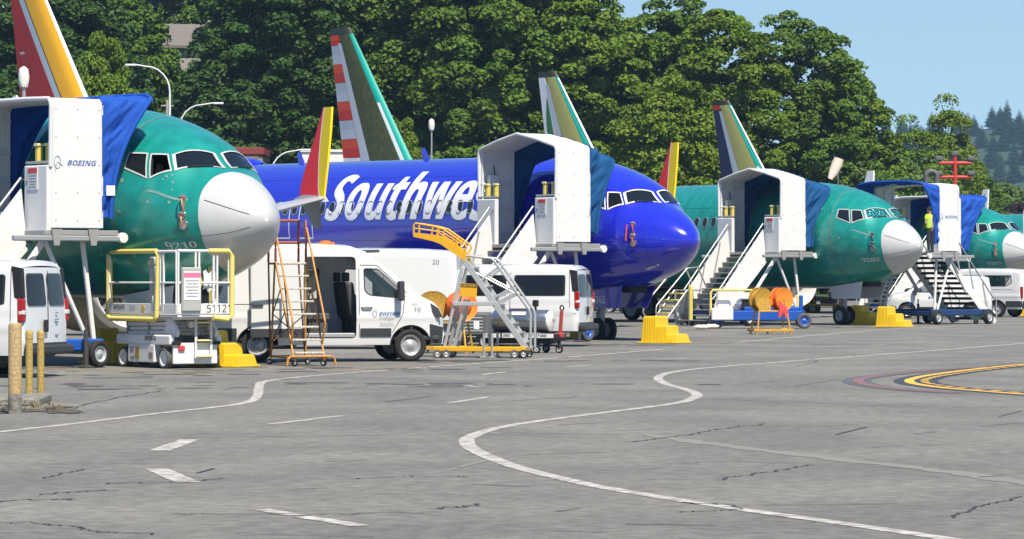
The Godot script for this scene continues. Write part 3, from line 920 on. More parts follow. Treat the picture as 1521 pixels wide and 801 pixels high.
# a broadleaf crown between h0 and h1: lobes of leaves round a rounded body
func crown(sd, radius, h0, h1, lobes, leaves, leaf, squat = 1.0):
	var r = RandomNumberGenerator.new()
	r.seed = sd
	var d = leaf_arrays()
	var v = d[0]; var n = d[1]; var cl = d[2]
	var mid = (h0 + h1) / 2.0; var hh = (h1 - h0) / 2.0
	var nz = FastNoiseLite.new()
	nz.seed = sd; nz.frequency = 0.9
	for i in lobes:
		var y = 1.0 - 2.0 * (i + 0.5) / lobes
		var ang = i * 2.39996 + r.randf_range(-0.3, 0.3)
		var w = pow(max(0.0, 1.0 - y * y), 0.5) * (1.0 - 0.18 * y)
		var bump = 1.0 + 0.34 * nz.get_noise_3d(cos(ang) * w * 1.3, y * 1.3, sin(ang) * w * 1.3)
		var depth = 1.0 if r.randf() < 0.72 else r.randf_range(0.45, 0.85)
		var c = Vector3(cos(ang) * w * radius * bump * depth, mid + y * hh * bump * (0.9 if depth < 1.0 else 1.0), sin(ang) * w * radius * bump * depth)
		var lr = r.randf_range(0.75, 1.6) * squat
		var out = Vector3(cos(ang) * w, y * 0.6 + 0.35, sin(ang) * w).normalized()
		var tone = r.randf_range(0.78, 1.18)
		var hue = r.randf_range(-0.06, 0.06)
		for k in leaves:
			# tufts: leaves gather on the outer and upper side of a lobe, in layered sprays
			var e = Vector3(r.randfn(), r.randfn(), r.randfn()).normalized()
			e = (e + out * 0.55 + Vector3(0, 0.25, 0)).normalized()
			var rad = lr * (1.0 - 0.75 * r.randf() * r.randf())
			var p = c + Vector3(e.x * rad * 1.15, e.y * rad * 0.72, e.z * rad * 1.15)
			var nn = (e * 0.55 + Vector3(0, 0.55, 0) + Vector3(r.randfn(), r.randfn(), r.randfn()) * 0.42).normalized()
			var s = leaf * r.randf_range(0.6, 1.25)
			var t = nn.cross(Vector3(r.randfn(), r.randfn(), r.randfn())).normalized()
			var b = nn.cross(t)
			var f = tone * r.randf_range(0.8, 1.2)
			var col = Color(f * (1.0 + hue), f, f * (1.0 - hue))
			var tip = p + t * s; var tail = p - t * s * 0.75
			var l = p + b * s * 0.62 - nn * s * 0.18; var q = p - b * s * 0.62 - nn * s * 0.18
			for z in [tip, tail, l, tip, q, tail]:
				v.append(z); n.append(nn); cl.append(col)
	return leaf_mesh([v, n, cl])

# one open branch: a trunk with limbs reaching into the crown
func trunk(sd, h, r0, spread):
	var r = RandomNumberGenerator.new()
	r.seed = sd
	var b = B.new()
	var pts = []; var rad = []
	for k in 7:
		pts.append(Vector3(r.randf_range(-0.15, 0.15) * k * 0.5, h * k / 6.0, r.randf_range(-0.15, 0.15) * k * 0.5)); rad.append(r0 * (1.0 - 0.13 * k))
	b.tube(pts, rad, 9)
	for k in 9:
		var a = TAU * k / 9 + r.randf(); var y0 = h * r.randf_range(0.25, 0.85)
		var o = Vector3(0, y0, 0); var l = spread * r.randf_range(0.5, 0.85)
		b.tube([o, o + Vector3(cos(a) * l * 0.4, l * 0.35, sin(a) * l * 0.4), o + Vector3(cos(a) * l * 0.75, l * 0.6, sin(a) * l * 0.75), o + Vector3(cos(a) * l, l * 0.95, sin(a) * l)], [r0 * 0.4, r0 * 0.3, r0 * 0.18, r0 * 0.05], 6)
	return b.mesh()

# a conifer crown: drooping sprays in whorls
func conifer(sd, h, radius, whorls, per, leaf):
	var r = RandomNumberGenerator.new()
	r.seed = sd
	var d = leaf_arrays()
	var v = d[0]; var n = d[1]; var cl = d[2]
	for i in whorls:
		var f = i / float(whorls)
		var y = h * (0.06 + 0.94 * f)
		var w = radius * pow(1.0 - f, 0.8) * r.randf_range(0.75, 1.15) + 0.15
		for k in per:
			var a = TAU * (k + r.randf()) / per
			var l = w * r.randf_range(0.65, 1.1)
			var o = Vector3(cos(a), 0, sin(a)); var s = Vector3(-sin(a), 0, cos(a)) * leaf * l * 0.5
			var p0 = Vector3(0, y + 0.1 * l, 0); var p1 = o * l * 0.6 + Vector3(0, y - 0.05 * l, 0); var p2 = o * l + Vector3(0, y - 0.32 * l, 0)
			var nn = (Vector3.UP * 0.8 + o * 0.5).normalized()
			var t = r.randf_range(0.75, 1.25)
			for z in [p0, p1 - s, p1 + s, p1 + s, p1 - s, p2]:
				v.append(z); n.append(nn); cl.append(Color(t, t, t))
	return leaf_mesh([v, n, cl])

func tree(called, label, crown_m, trunk_m, m, at, turn, sc, group):
	var o = thing(called, label, "tree", at, turn, group)
	part("trunk", trunk_m, "bark", o)
	part("crown", crown_m, m, o)
	o.scale = sc if sc is Vector3 else Vector3.ONE * sc
	return o

func leaf_material(called, r, g, b):
	var m = mat(called, r, g, b, 0.55)
	m.vertex_color_use_as_albedo = true
	m.metallic_specular = 0.25
	m.backlight_enabled = true
	m.backlight = Color(r * 2.2, g * 2.0, b * 0.8).linear_to_srgb()
	return m

func bank(x, z):
	var f = clampf((-z - 245.0) / 115.0, 0.0, 1.0) * clampf((38.0 - x) / 50.0, 0.0, 1.0)
	return -0.05 + 14.0 * f * f * (3.0 - 2.0 * f)
func bank_at(p): return Vector3(p.x, bank(p.x, p.z) - 0.1, p.z)

func make_vegetation():
	leaf_material("leaf_mid", 0.09, 0.16, 0.02)
	leaf_material("leaf_deep", 0.044, 0.095, 0.018)
	leaf_material("leaf_fresh", 0.125, 0.205, 0.022)
	leaf_material("leaf_yellow", 0.14, 0.205, 0.022)
	leaf_material("leaf_pale", 0.095, 0.155, 0.04)
	leaf_material("leaf_fir", 0.026, 0.056, 0.024)
	leaf_material("leaf_purple", 0.035, 0.02, 0.022)
	var cr = []; var tr = []
	for k in 4:
		cr.append(crown(100 + k * 7, 5.6 + 0.4 * k, 2.2, 23.0 + k * 0.8, 320, 190, 0.235, 0.82))
		tr.append(trunk(40 + k, 15.0, 0.45, 6.0))
	var small = crown(301, 3.2, 1.0, 8.2, 90, 280, 0.17, 0.75)
	var slim = crown(333, 3.4, 3.0, 17.0, 80, 190, 0.2, 0.9)
	var fine = crown(345, 4.6, 1.0, 15.0, 170, 240, 0.19, 0.85)
	var small_trunk = trunk(9, 5.5, 0.2, 2.5); var slim_trunk = trunk(19, 13.0, 0.25, 3.0)
	var g = "broadleaf trees on the bank behind the flight line"
	# pixel of the crown axis, depth, size, which crown, material, label
	var list = [
		[5, 262, 1.02, 0, "leaf_deep", "dark green broadleaf tree behind the red and yellow tail fin"],
		[95, 272, 1.0, 1, "leaf_deep", "dark broadleaf tree rising behind the round bright green tree"],
		[165, 280, 0.88, 2, "leaf_mid", "mid green tree beside the grey roofed house"],
		[408, 262, 0.98, 3, "leaf_deep", "very dark dense tree standing beside the brick building"],
		[475, 268, 1.0, 0, "leaf_mid", "leafy maple tree behind the red and white striped rudder"],
		[575, 266, 1.05, 1, "leaf_mid", "tall maple tree behind the dark olive tail fin"],
		[680, 262, 1.07, 2, "leaf_mid", "tall maple tree above the bright blue fuselage"],
		[775, 268, 1.06, 3, "leaf_mid", "tall maple tree left of the fin with the green leaf emblem"],
		[870, 264, 0.98, 0, "leaf_fresh", "sunlit maple tree behind the fin with the green leaf emblem"],
		[985, 272, 0.93, 1, "leaf_mid", "broad maple tree behind the small yellow green tree"],
		[1085, 262, 0.88, 2, "leaf_fresh", "maple tree behind the fin with the navy rudder"],
		[1182, 264, 0.81, 3, "leaf_mid", "maple tree in the bank right of the navy rudder"],
		[1250, 268, 0.77, 0, "leaf_fresh", "last big maple at the end of the tree bank"]]
	for k in list.size():
		var q = list[k]
		tree("maple_tree", q[5], cr[q[3]], tr[q[3]], q[4], bank_at(on_ground(q[0], q[1])), k * 1.7, q[2], g)
	# second and third row on the rising bank, seen between and above the first
	for k in 12:
		var px = 20 + k * 96 + rng.randf_range(-18, 18)
		if px > 195 and px < 385: continue
		var o = bank_at(on_ground(px, 305 + rng.randf_range(-8, 8)))
		tree("maple_tree", "tall broadleaf tree in the second row up the bank, showing between nearer crowns", cr[(k + 1) % 4], tr[(k + 1) % 4], ["leaf_mid", "leaf_deep", "leaf_fresh"][k % 3], o, k * 2.3, 1.0 if px < 800 else (0.74 if px < 1000 else 0.62), "second row of trees up the bank")
	for k in 8:
		var o = bank_at(on_ground(10 + k * 105 + rng.randf_range(-20, 20), 350))
		tree("maple_tree", "broadleaf tree at the top of the bank, showing only above the other crowns", cr[(k + 2) % 4], tr[(k + 2) % 4], ["leaf_pale", "leaf_mid"][k % 2], o, k * 1.1, 1.02, "trees at the top of the bank")
	tree("slender_tree", "pale leafy tree in front of the grey roofed house", slim, slim_trunk, "leaf_pale", bank_at(on_ground(262, 290)), 0.9, Vector3(0.95, 0.86, 0.95), "")
	tree("slender_tree", "pale leafy tree right of the grey roofed house, beside the dark tree", slim, slim_trunk, "leaf_pale", bank_at(on_ground(322, 286)), 2.9, Vector3(0.8, 0.94, 0.8), "")
	tree("round_tree", "small rounded bright green tree between red tail fin and lamp post", fine, small_trunk, "leaf_fresh", on_ground(152, 225), 0.4, Vector3(0.56, 1.08, 0.56), "")
	tree("yellow_green_tree", "yellow green fine leaved tree in front of the maples", fine, small_trunk, "leaf_yellow", on_ground(1005, 235), 0.7, Vector3(0.92, 0.94, 0.92), "")
	tree("yellow_green_tree", "low yellow green tree behind the foot of the striped fin", fine, small_trunk, "leaf_yellow", on_ground(600, 240), 1.9, Vector3(0.42, 0.78, 0.42), "")
	tree("slender_tree", "slender open tree with sky showing through, tallest behind the red light mast", slim, slim_trunk, "leaf_yellow", on_ground(1412, 290), 0.2, Vector3(0.72, 0.93, 0.72), "")
	tree("slender_tree", "slender light tree between big maples and red light mast", slim, slim_trunk, "leaf_fresh", on_ground(1362, 285), 1.2, Vector3(0.75, 0.82, 0.75), "")
	tree("slender_tree", "lower tree right of the red light mast", slim, slim_trunk, "leaf_mid", on_ground(1440, 320), 2.2, Vector3(0.9, 0.74, 0.9), "")
	tree("round_tree", "green rounded tree in front of the far hill beside the dark purple tree", small, small_trunk, "leaf_pale", on_ground(1488, 380), 1.0, Vector3(1.3, 1.35, 1.3), "")
	tree("round_tree", "dark purple leaved tree at the foot of the far hill", small, small_trunk, "leaf_purple", on_ground(1512, 330), 2.0, Vector3(0.9, 0.98, 0.9), "")
	for k in 5:
		tree("low_tree", "low broadleaf tree closing the gap under the tree bank", small, small_trunk, ["leaf_mid", "leaf_pale"][k % 2], on_ground([1290, 1325, 1385, 1255, 1450][k], [262, 270, 300, 262, 345][k]), k * 1.3, [1.1, 1.25, 1.2, 1.2, 1.25][k], "low trees along the foot of the bank")
	# the grassy bank
	var rows = []
	for i in 15:
		var z = -225.0 - i * 14
		var row = []
		for j in 21:
			var x = -140.0 + j * 11.0
			row.append(Vector3(x, bank(x, z), z))
		rows.append(row)
	var b = B.new()
	b.skin(rows)
	structure("grass_bank", b, "grass_dark")
	# far wooded hill
	rows = []
	var nz = FastNoiseLite.new()
	nz.seed = 4; nz.frequency = 0.012
	var hill = func(x, z):
		var f = clampf((-z - 1350.0) / 450.0, 0.0, 1.0)
		return -1.0 + (72.0 + 9.0 * clampf((x - 190.0) / 80.0, -1.5, 1.0) + 7.0 * nz.get_noise_2d(x, z)) * f * f * (3.0 - 2.0 * f)
	for i in 14:
		var row = []
		for j in 24: row.append(Vector3(-60.0 + j * 26.0, hill.call(-60.0 + j * 26.0, -1340.0 - i * 45.0), -1340.0 - i * 45.0))
		rows.append(row)
	b = B.new()
	b.skin(rows)
	structure("far_hill", b, "hill_green")
	var fir = [conifer(71, 17.0, 3.4, 34, 13, 0.62), conifer(72, 21.0, 3.6, 40, 13, 0.6), conifer(73, 13.0, 3.6, 28, 13, 0.66)]
	var ft = B.new()
	ft.tube([Vector3.ZERO, Vector3(0, 14, 0)], [0.35, 0.06], 6)
	var ftm = ft.mesh()
	for i in 9:
		for j in 22:
			var z = -1420.0 - i * 46.0 + rng.randf_range(-14, 14)
			var x = 166.0 + j * 6.2 + rng.randf_range(-4, 4) + i * 3.0
			var k = rng.randi() % 3
			tree("fir_tree", "fir tree on the blue wooded hill far beyond the airfield", fir[k], ftm, "leaf_fir", Vector3(x, hill.call(x, z) - 0.4, z), rng.randf() * TAU, Vector3(1.5, rng.randf_range(0.5, 0.85), 1.5), "firs on the far hill")

# ---------------------------------------------------------------- vans
# local axes: +x forward, +y up, +z right hand side; the origin lies on the ground midway between the axles
func van_top(prof, x):
	# height of the roof line above x
	var best = 0.0
	for k in prof.size() - 1:
		var a = prof[k]; var b = prof[k + 1]
		if (a.x - x) * (b.x - x) <= 0.0 and abs(a.x - b.x) > 1e-4: best = max(best, lerpf(a.y, b.y, (x - a.x) / (b.x - a.x)))
	return best

func make_van(s, at, turn, label, group):
	var v = thing("van", label, "van", at, turn, group)
	var prof = []
	for p in s.profile: prof.append(Vector2(p[0], p[1]))
	var w = s.half_width
	var x_front = prof[0].x; var x_rear = prof[prof.size() - 1].x
	var half = func(x, y):
		var top = van_top(prof, x)
		var k = w
		k -= s.lean * max(0.0, y - s.belt)                      # tumblehome above the belt line
		k -= 0.10 * pow(clampf((0.75 - y) / 0.5, 0.0, 1.0), 2.0) * 0.6
		k += 0.02 * exp(-pow((y - (s.belt - 0.28)) / 0.08, 2.0))   # crease along the flank
		k -= s.nose_in * pow(clampf((x - (x_front - 0.75)) / 0.75, 0.0, 1.0), 2.2)
		k -= 0.05 * pow(clampf((x_rear + 0.2 - x) / 0.2, 0.0, 1.0), 2.0)
		var d = clampf((y - (top - 0.12)) / 0.12, 0.0, 1.0)
		k -= 0.09 * (1.0 - sqrt(max(0.0, 1.0 - d * d * 0.98)))
		return k
	var holes = []
	for x in s.axles:
		var c = PackedVector2Array()
		for k in 25: c.append(Vector2(x + s.arch * cos(PI * k / 24.0), 0.36 + s.arch * 0.93 * sin(PI * k / 24.0)))
		c.append(Vector2(x - s.arch, -0.2)); c.append(Vector2(x + s.arch, -0.2))
		holes.append(c)
	var outline = PackedVector2Array()
	for p in prof: outline.append(p)
	var glazed = []
	for q in s.windows: glazed.append(rounded(q.poly, 0.06))
	for sd in [1.0, -1.0]:
		var map = func(p): return Vector3(p.x, p.y, sd * half.call(p.x, p.y))
		var hs = holes.duplicate()
		for k in s.windows.size():
			if s.windows[k].get("side", 0) == 0 or s.windows[k].side == sd: hs.append(scaled(glazed[k], 0.985))
		if s.has("open_door") and sd > 0: hs.append(rounded(s.open_door, 0.1))
		var b = B.new()
		b.panel(B.bounds(outline), outline, hs, map, Vector2(0.16, 0.11))
		part("body_side", b, s.paint, v)
		for k in s.windows.size():
			if not (s.windows[k].get("side", 0) == 0 or s.windows[k].side == sd): continue
			var gm = func(p): return Vector3(p.x, p.y, sd * (half.call(p.x, p.y) - 0.012))
			var g = B.new()
			g.panel(B.bounds(glazed[k]), glazed[k], [], gm, Vector2(0.3, 0.2))
			var win = part("window", g, s.windows[k].get("glass", s.glass), v)
			var fm = func(p): return Vector3(p.x, p.y, sd * (half.call(p.x, p.y) + 0.004))
			var f = B.new()
			f.panel(B.bounds(glazed[k]), glazed[k], [scaled(glazed[k], 0.93)], fm, Vector2(0.16, 0.11))
			part("window_seal", f, "rubber", win)
		for q in s.get("cladding", []):
			var cm = func(p): return Vector3(p.x, p.y, sd * (half.call(p.x, p.y) + 0.018))
			var c = B.new()
			var cp = PackedVector2Array()
			for p in q: cp.append(Vector2(p[0], p[1]))
			c.panel(B.bounds(cp), cp, holes, cm, Vector2(0.2, 0.11))
			part("cladding", c, "plastic_dark", v)
		for x in s.axles:      # wheel arch liner and lip
			var a = B.new()
			var rows = []
			for k in 17:
				var wa = PI * k / 16.0
				var e = Vector2(x + s.arch * cos(wa), 0.36 + s.arch * 0.93 * sin(wa))
				var e2 = Vector2(x + (s.arch - 0.03) * cos(wa), 0.36 + (s.arch * 0.93 - 0.03) * sin(wa))
				rows.append([Vector3(e.x, e.y, sd * (half.call(e.x, e.y) + 0.012)), Vector3(e2.x, e2.y, sd * (half.call(e.x, e.y) + 0.0)), Vector3(e2.x, e2.y, sd * (w - 0.5))])
			a.skin(rows)
			part("wheel_arch", a, "plastic_dark", v)
			wheel(v, s.wheel_mesh, Vector3(x, s.wheel_r, sd * (w - 0.13)), "rubber", s.get("rim", "rim_silver"), PI if sd < 0 else 0.0)
		for q in s.get("seams", []):
			var b2 = B.new()
			for k in q.size() - 1:
				for j in 6:
					var a = Vector2(q[k][0], q[k][1]).lerp(Vector2(q[k + 1][0], q[k + 1][1]), j / 6.0); var c = Vector2(q[k][0], q[k][1]).lerp(Vector2(q[k + 1][0], q[k + 1][1]), (j + 1) / 6.0)
					if s.has("open_door") and sd > 0 and Geometry2D.is_point_in_polygon(a, PackedVector2Array(s.open_door)): continue
					var nn = Vector2(-(c - a).y, (c - a).x).normalized() * 0.007
					var f = func(p): return Vector3(p.x, p.y, sd * (half.call(p.x, p.y) + 0.003))
					b2.patch(PackedVector2Array([a - nn, c - nn, c + nn, a + nn]), f)
			part("panel_gap", b2, "seam_dark", v)
		for q in s.get("handles", []):
			var h = B.new()
			var z = sd * half.call(q[0], q[1])
			h.tube([Vector3(q[0] - 0.11, q[1], z), Vector3(q[0] - 0.09, q[1], z + sd * 0.035), Vector3(q[0] + 0.09, q[1], z + sd * 0.035), Vector3(q[0] + 0.11, q[1], z)], 0.018, 6)
			part("door_handle", h, "plastic_dark", v)
		# mirror
		var m = B.new()
		var mz = half.call(s.mirror[0], s.mirror[1])
		m.box(Vector3(s.mirror[0], s.mirror[1] + 0.1, sd * (mz + 0.19)), Vector3(0.13, 0.42, 0.2), 0.05)
		m.bar(Vector3(s.mirror[0] + 0.05, s.mirror[1] - 0.05, sd * (mz - 0.03)), Vector3(s.mirror[0], s.mirror[1] - 0.02, sd * (mz + 0.13)), 0.08, 0.07, 0.02)
		part("mirror", m, "plastic_dark", v)
	# the skin over front, bonnet, windscreen, roof and rear, one strip per length of the profile
	var strips = {"skin": [s.paint, B.new()], "windscreen": [s.get("screen", "van_glass"), B.new()], "bumper": ["plastic_dark", B.new()], "rear_bumper": ["plastic_dark", B.new()], "rear_glass": ["van_glass_dark", B.new()]}
	for k in prof.size() - 1:
		var kind = s.kinds[k]
		if kind == "bumper" and k > 4: kind = "rear_bumper"
		var rows = []
		for j in 7:
			var p = prof[k].lerp(prof[k + 1], j / 6.0)
			var d = (prof[k + 1] - prof[k]).normalized()
			var nn = Vector2(d.y, -d.x)
			if nn.dot(p - Vector2(0, 1.0)) < 0: nn = -nn
			var row = []
			for i in 13:
				var f = -1.0 + i / 6.0
				var cr = s.crown * (1.0 - f * f) * clampf(half.call(p.x, p.y), 0.3, 1.0)
				row.append(Vector3(p.x + nn.x * cr, p.y + nn.y * cr, f * half.call(p.x, p.y)))
			rows.append(row)
		if kind == "windscreen" or kind == "rear_glass":
			var gl = []
			var fr = B.new()
			for j in 7: gl.append(rows[j].slice(1, 12))
			strips[kind][1].skin(gl)
			for e in [[0, 1], [11, 12]]:
				var r2 = []
				for j in 7: r2.append([rows[j][e[0]], rows[j][e[1]]])
				strips.skin[1].skin(r2)
		else: strips[kind][1].skin(rows)
	for k in strips:
		if not strips[k][1].v.is_empty(): part({"skin": "body_shell", "windscreen": "windscreen", "bumper": "bumper", "rear_bumper": "rear_bumper", "rear_glass": "rear_window"}[k], strips[k][1], strips[k][0], v)
	# underside and interior floor
	var u = B.new()
	u.box(Vector3((x_front + x_rear) / 2.0, 0.42, 0), Vector3(x_front - x_rear - 0.3, 0.12, w * 1.5), 0.02)
	u.box(Vector3((x_front + x_rear) / 2.0, 0.5, 0), Vector3(x_front - x_rear - 0.2, 0.1, w * 1.86), 0.02)
	part("floor_pan", u, "plastic_dark", v)
	for x in s.seats:
		for z in [-0.45, 0.45]:
			var st = B.new()
			st.box(Vector3(x, 0.95, z), Vector3(0.5, 0.16, 0.5), 0.06)
			st.box(Vector3(x - 0.27, 1.32, z), Vector3(0.16, 0.72, 0.48), 0.07, Basis(Vector3(0, 0, 1), 0.14))
			st.box(Vector3(x - 0.36, 1.79, z), Vector3(0.12, 0.2, 0.26), 0.05)
			st.box(Vector3(x, 0.72, z), Vector3(0.42, 0.4, 0.4), 0.02)
			part("seat", st, "seat_cloth", v)
	if s.seats.size() > 0:
		var x0 = s.seats[0]
		var ds = B.new()
		ds.box(Vector3(x0 + 1.0, 1.05, 0), Vector3(0.5, 0.5, w * 1.7), 0.1)
		var tp = []
		for k in 17: tp.append(Vector3(x0 + 0.58 + 0.06 * sin(TAU * k / 16.0), 1.24 + 0.18 * sin(TAU * k / 16.0), -0.45 + 0.19 * cos(TAU * k / 16.0)))
		ds.tube(tp, 0.016, 6)
		part("dashboard", ds, "plastic_dark", v)
	if s.get("lined", false):
		var li = B.new()
		li.box(Vector3(-0.75, s.roof - 0.12, 0), Vector3(3.6, 0.06, w * 1.6), 0.02)
		part("headliner", li, "seat_cloth", v)
	return v

func rounded(q, r):
	var p = []
	for k in q.size(): p.append(q[k] if q[k] is Vector2 else Vector2(q[k][0], q[k][1]))
	var o = PackedVector2Array()
	for k in p.size():
		var a = p[(k - 1 + p.size()) % p.size()]; var b = p[k]; var c = p[(k + 1) % p.size()]
		var ra = min(r, (a - b).length() * 0.4); var rc = min(r, (c - b).length() * 0.4)
		var s = b + (a - b).normalized() * ra; var e = b + (c - b).normalized() * rc
		for j in 4:
			var t = j / 3.0
			o.append(s.lerp(b, t).lerp(b.lerp(e, t), t))
	return o

func van_light(v, called, poly, x_or_z, m, th = 0.03):
	# a lamp on the flank: outline in (x, y) at z
	for sd in [1.0, -1.0]:
		var b = B.new()
		var q = []
		for p in poly: q.append(Vector2(p[0], p[1]))
		b.prism(q, sd * (x_or_z - 0.03), sd * (x_or_z + th))
		part(called, b, m, v)

# the tall rounded van with a short bonnet; high says how tall
func transit(at, turn, label, opts):
	var h = opts.get("high", 2.46)
	var prof = [[2.42, 0.36], [2.46, 0.62], [2.44, 0.9], [2.37, 1.1], [2.2, 1.26], [1.93, 1.38], [1.62, 1.62], [1.28, 1.9], [0.98, h - 0.33], [0.72, h - 0.13], [0.4, h - 0.02], [-0.4, h + 0.02], [-1.8, h], [-2.6, h - 0.05], [-2.78, h - 0.12], [-2.84, 1.5], [-2.86, 0.75], [-2.86, 0.36]]
	var kinds = ["bumper", "skin", "skin", "skin", "skin", "windscreen", "windscreen", "windscreen", "windscreen", "skin", "skin", "skin", "skin", "skin", "skin", "skin", "bumper"]
	if h < 2.3:
		prof[7] = [1.3, 1.85]; prof[8] = [1.02, 1.98]; prof[9] = [0.78, h - 0.06]
	var win = [{"poly": [[0.66, 1.98], [0.98, 1.97], [1.5, 1.5], [1.45, 1.34], [0.78, 1.4], [0.67, 1.5]]}]
	if opts.get("crew", false):
		win.append({"poly": [[-0.95, 1.98], [0.12, 1.98], [0.12, 1.3], [-0.95, 1.3]], "side": -1.0})
		win.append({"poly": [[-2.6, 1.98], [-1.15, 1.98], [-1.15, 1.3], [-2.6, 1.3]], "side": -1.0})
	if opts.get("rear_side_glass", false):
		win.append({"poly": [[-2.3, 1.86], [-1.0, 1.86], [-1.0, 1.36], [-2.05, 1.36], [-2.35, 1.5]]})
		win.append({"poly": [[-0.85, 1.86], [0.12, 1.86], [0.12, 1.36], [-0.85, 1.36]]})
	var s = {"profile": prof, "kinds": kinds, "half_width": 1.02, "lean": 0.075, "belt": 1.2, "nose_in": 0.2, "axles": [1.68, -1.62], "arch": 0.45, "wheel_r": 0.35, "wheel_mesh": air.van_wheel, "windows": win, "paint": "van_white", "glass": "van_glass", "mirror": [1.42, 1.4], "crown": 0.05, "roof": h, "seats": opts.get("seats", [0.55, -0.5]), "lined": opts.get("crew", false),
		"seams": [[[0.56, 0.52], [0.56, 1.98]], [[0.58, 2.04], [0.95, 2.04], [1.58, 1.46]], [[1.55, 1.4], [1.5, 1.0], [1.28, 0.62]], [[-0.98, 0.55], [-0.98, 2.05]], [[-2.4, 1.22], [0.2, 1.22]]], "handles": [[0.72, 1.14]] + ([[-1.1, 1.14]] if not opts.get("crew", false) else []),
		"cladding": [[[-2.84, 0.45], [-2.06, 0.45], [-2.06, 0.72], [-2.84, 0.72]], [[-1.2, 0.53], [0.52, 0.53], [0.52, 0.71], [-1.2, 0.71]], [[0.58, 0.53], [1.25, 0.53], [1.25, 0.71], [0.58, 0.71]], [[2.12, 0.38], [2.4, 0.38], [2.43, 0.72], [2.1, 0.8]]]}
	if opts.has("door"): s.open_door = opts.door
	if opts.has("door"): s.cladding.remove_at(1)
	var v = make_van(s, at, turn, label, opts.get("group", "vans parked among the aircraft"))
	van_light(v, "headlight", [[2.12, 1.24], [2.3, 1.12], [2.38, 0.94], [2.26, 0.92], [2.16, 1.05]], 0.93, "lamp_glass")
	van_light(v, "tail_light", [[-2.86, 0.85], [-2.86, 1.35], [-2.74, 1.35], [-2.74, 0.85]], 0.97, "lamp_red", 0.02)
	return v

# the lower older van with dark glass all round
func express(at, turn, label, group):
	var prof = [[2.75, 0.42], [2.78, 0.66], [2.72, 0.98], [2.4, 1.1], [1.9, 1.2], [1.2, 1.86], [0.95, 2.0], [0.5, 2.07], [-1.8, 2.09], [-2.62, 2.06], [-2.76, 1.96], [-2.84, 1.25], [-2.86, 0.62], [-2.86, 0.4]]
	var kinds = ["bumper", "skin", "skin", "skin", "windscreen", "windscreen", "skin", "skin", "skin", "skin", "skin", "skin", "bumper"]
	var s = {"profile": prof, "kinds": kinds, "half_width": 1.0, "lean": 0.11, "belt": 1.2, "nose_in": 0.1, "axles": [1.78, -1.62], "arch": 0.43, "wheel_r": 0.36, "wheel_mesh": air.van_wheel, "windows": [{"poly": [[0.5, 1.84], [1.1, 1.84], [1.55, 1.3], [0.5, 1.3]]}, {"poly": [[-0.95, 1.84], [0.3, 1.84], [0.3, 1.3], [-0.95, 1.3]]}, {"poly": [[-2.5, 1.84], [-1.15, 1.84], [-1.15, 1.3], [-2.5, 1.3]]}], "paint": "van_white", "glass": "van_glass_dark", "mirror": [1.45, 1.28], "crown": 0.05, "roof": 2.08, "seats": [], "seams": [[[0.4, 0.5], [0.4, 1.9]], [[-1.05, 0.5], [-1.05, 1.9]], [[-2.8, 0.85], [2.6, 0.85]], [[-2.62, 1.0], [-2.6, 1.95]]], "handles": [[0.6, 1.15]]}
	var v = make_van(s, at, turn, label, group)
	# rear doors: two tall dark panes in white doors, dark corner posts, lamps, bumper, plate and handle
	var rear = func(off): return func(p):
		var k = clampf((1.96 - p.y) / 0.71, 0.0, 1.0)
		var hw = 1.0 - 0.11 * max(0.0, p.y - 1.2) - 0.05
		var f = p.x / hw
		return Vector3(-2.76 - 0.08 * k - 0.05 * (1.0 - f * f) * hw - 0.02 * clampf((1.25 - p.y) / 0.63, 0.0, 1.0) - off, p.y, p.x)
	for z in [-1.0, 1.0]:
		var q = rounded([[z * 0.06, 1.86], [z * 0.74, 1.86], [z * 0.8, 1.28], [z * 0.06, 1.28]], 0.08)
		var b = B.new()
		b.panel(B.bounds(q), q, [], rear.call(0.012), Vector2(0.12, 0.12))
		part("rear_window", b, "van_glass_dark", v)
		q = PackedVector2Array([Vector2(z * 0.78, 1.94), Vector2(z * 0.885, 1.94), Vector2(z * 0.93, 1.42), Vector2(z * 0.84, 1.42)])
		b = B.new()
		b.panel(B.bounds(q), q, [], rear.call(0.008), Vector2(0.12, 0.12))
		b.prism([Vector2(-2.78, 1.95), Vector2(-2.6, 1.99), Vector2(-2.68, 1.42), Vector2(-2.82, 1.42)], z * 0.86, z * 0.95, Transform3D(Basis(Vector3(1, 0, 0), Vector3(0, 1, -z * 0.11), Vector3(0, 0, 1)), Vector3(0, 0, z * (0.11 * 1.42 + 0.025))))
		part("corner_post", b, "plastic_black", v)
		b = B.new()
		b.box(Vector3(-2.80, 1.2, z * 0.93), Vector3(0.13, 0.42, 0.14), 0.03)
		var l = part("tail_light", b, "lamp_red", v)
		b = B.new()
		b.box(Vector3(-2.82, 1.16, z * 0.93), Vector3(0.12, 0.09, 0.146), 0.02)
		part("reversing_lamp", b, "lamp_white", l)
	var b1 = B.new()
	b1.bar(Vector3(-2.9, 0.95, 0), Vector3(-2.88, 1.9, 0), 0.012, 0.01)
	part("panel_gap", b1, "seam_dark", v)
	var b = B.new()
	b.box(Vector3(-2.92, 0.5, 0), Vector3(0.16, 0.16, 1.86), 0.04)
	part("rear_bumper", b, "plastic_dark", v)
	b = B.new()
	b.box(Vector3(-2.93, 0.92, -0.16), Vector3(0.05, 0.22, 0.13), 0.02)
	part("door_handle", b, "plastic_black", v)
	for q in [[1.15, 0.1], [1.03, 0.16], [0.98, 0.1], [0.75, 0.13]]:
		b = B.new()
		b.box(Vector3(-2.905, q[0], 0.36), Vector3(0.01, 0.025, q[1]), 0.0)
		part("lettering", b, "ink_grey", v)
	return v

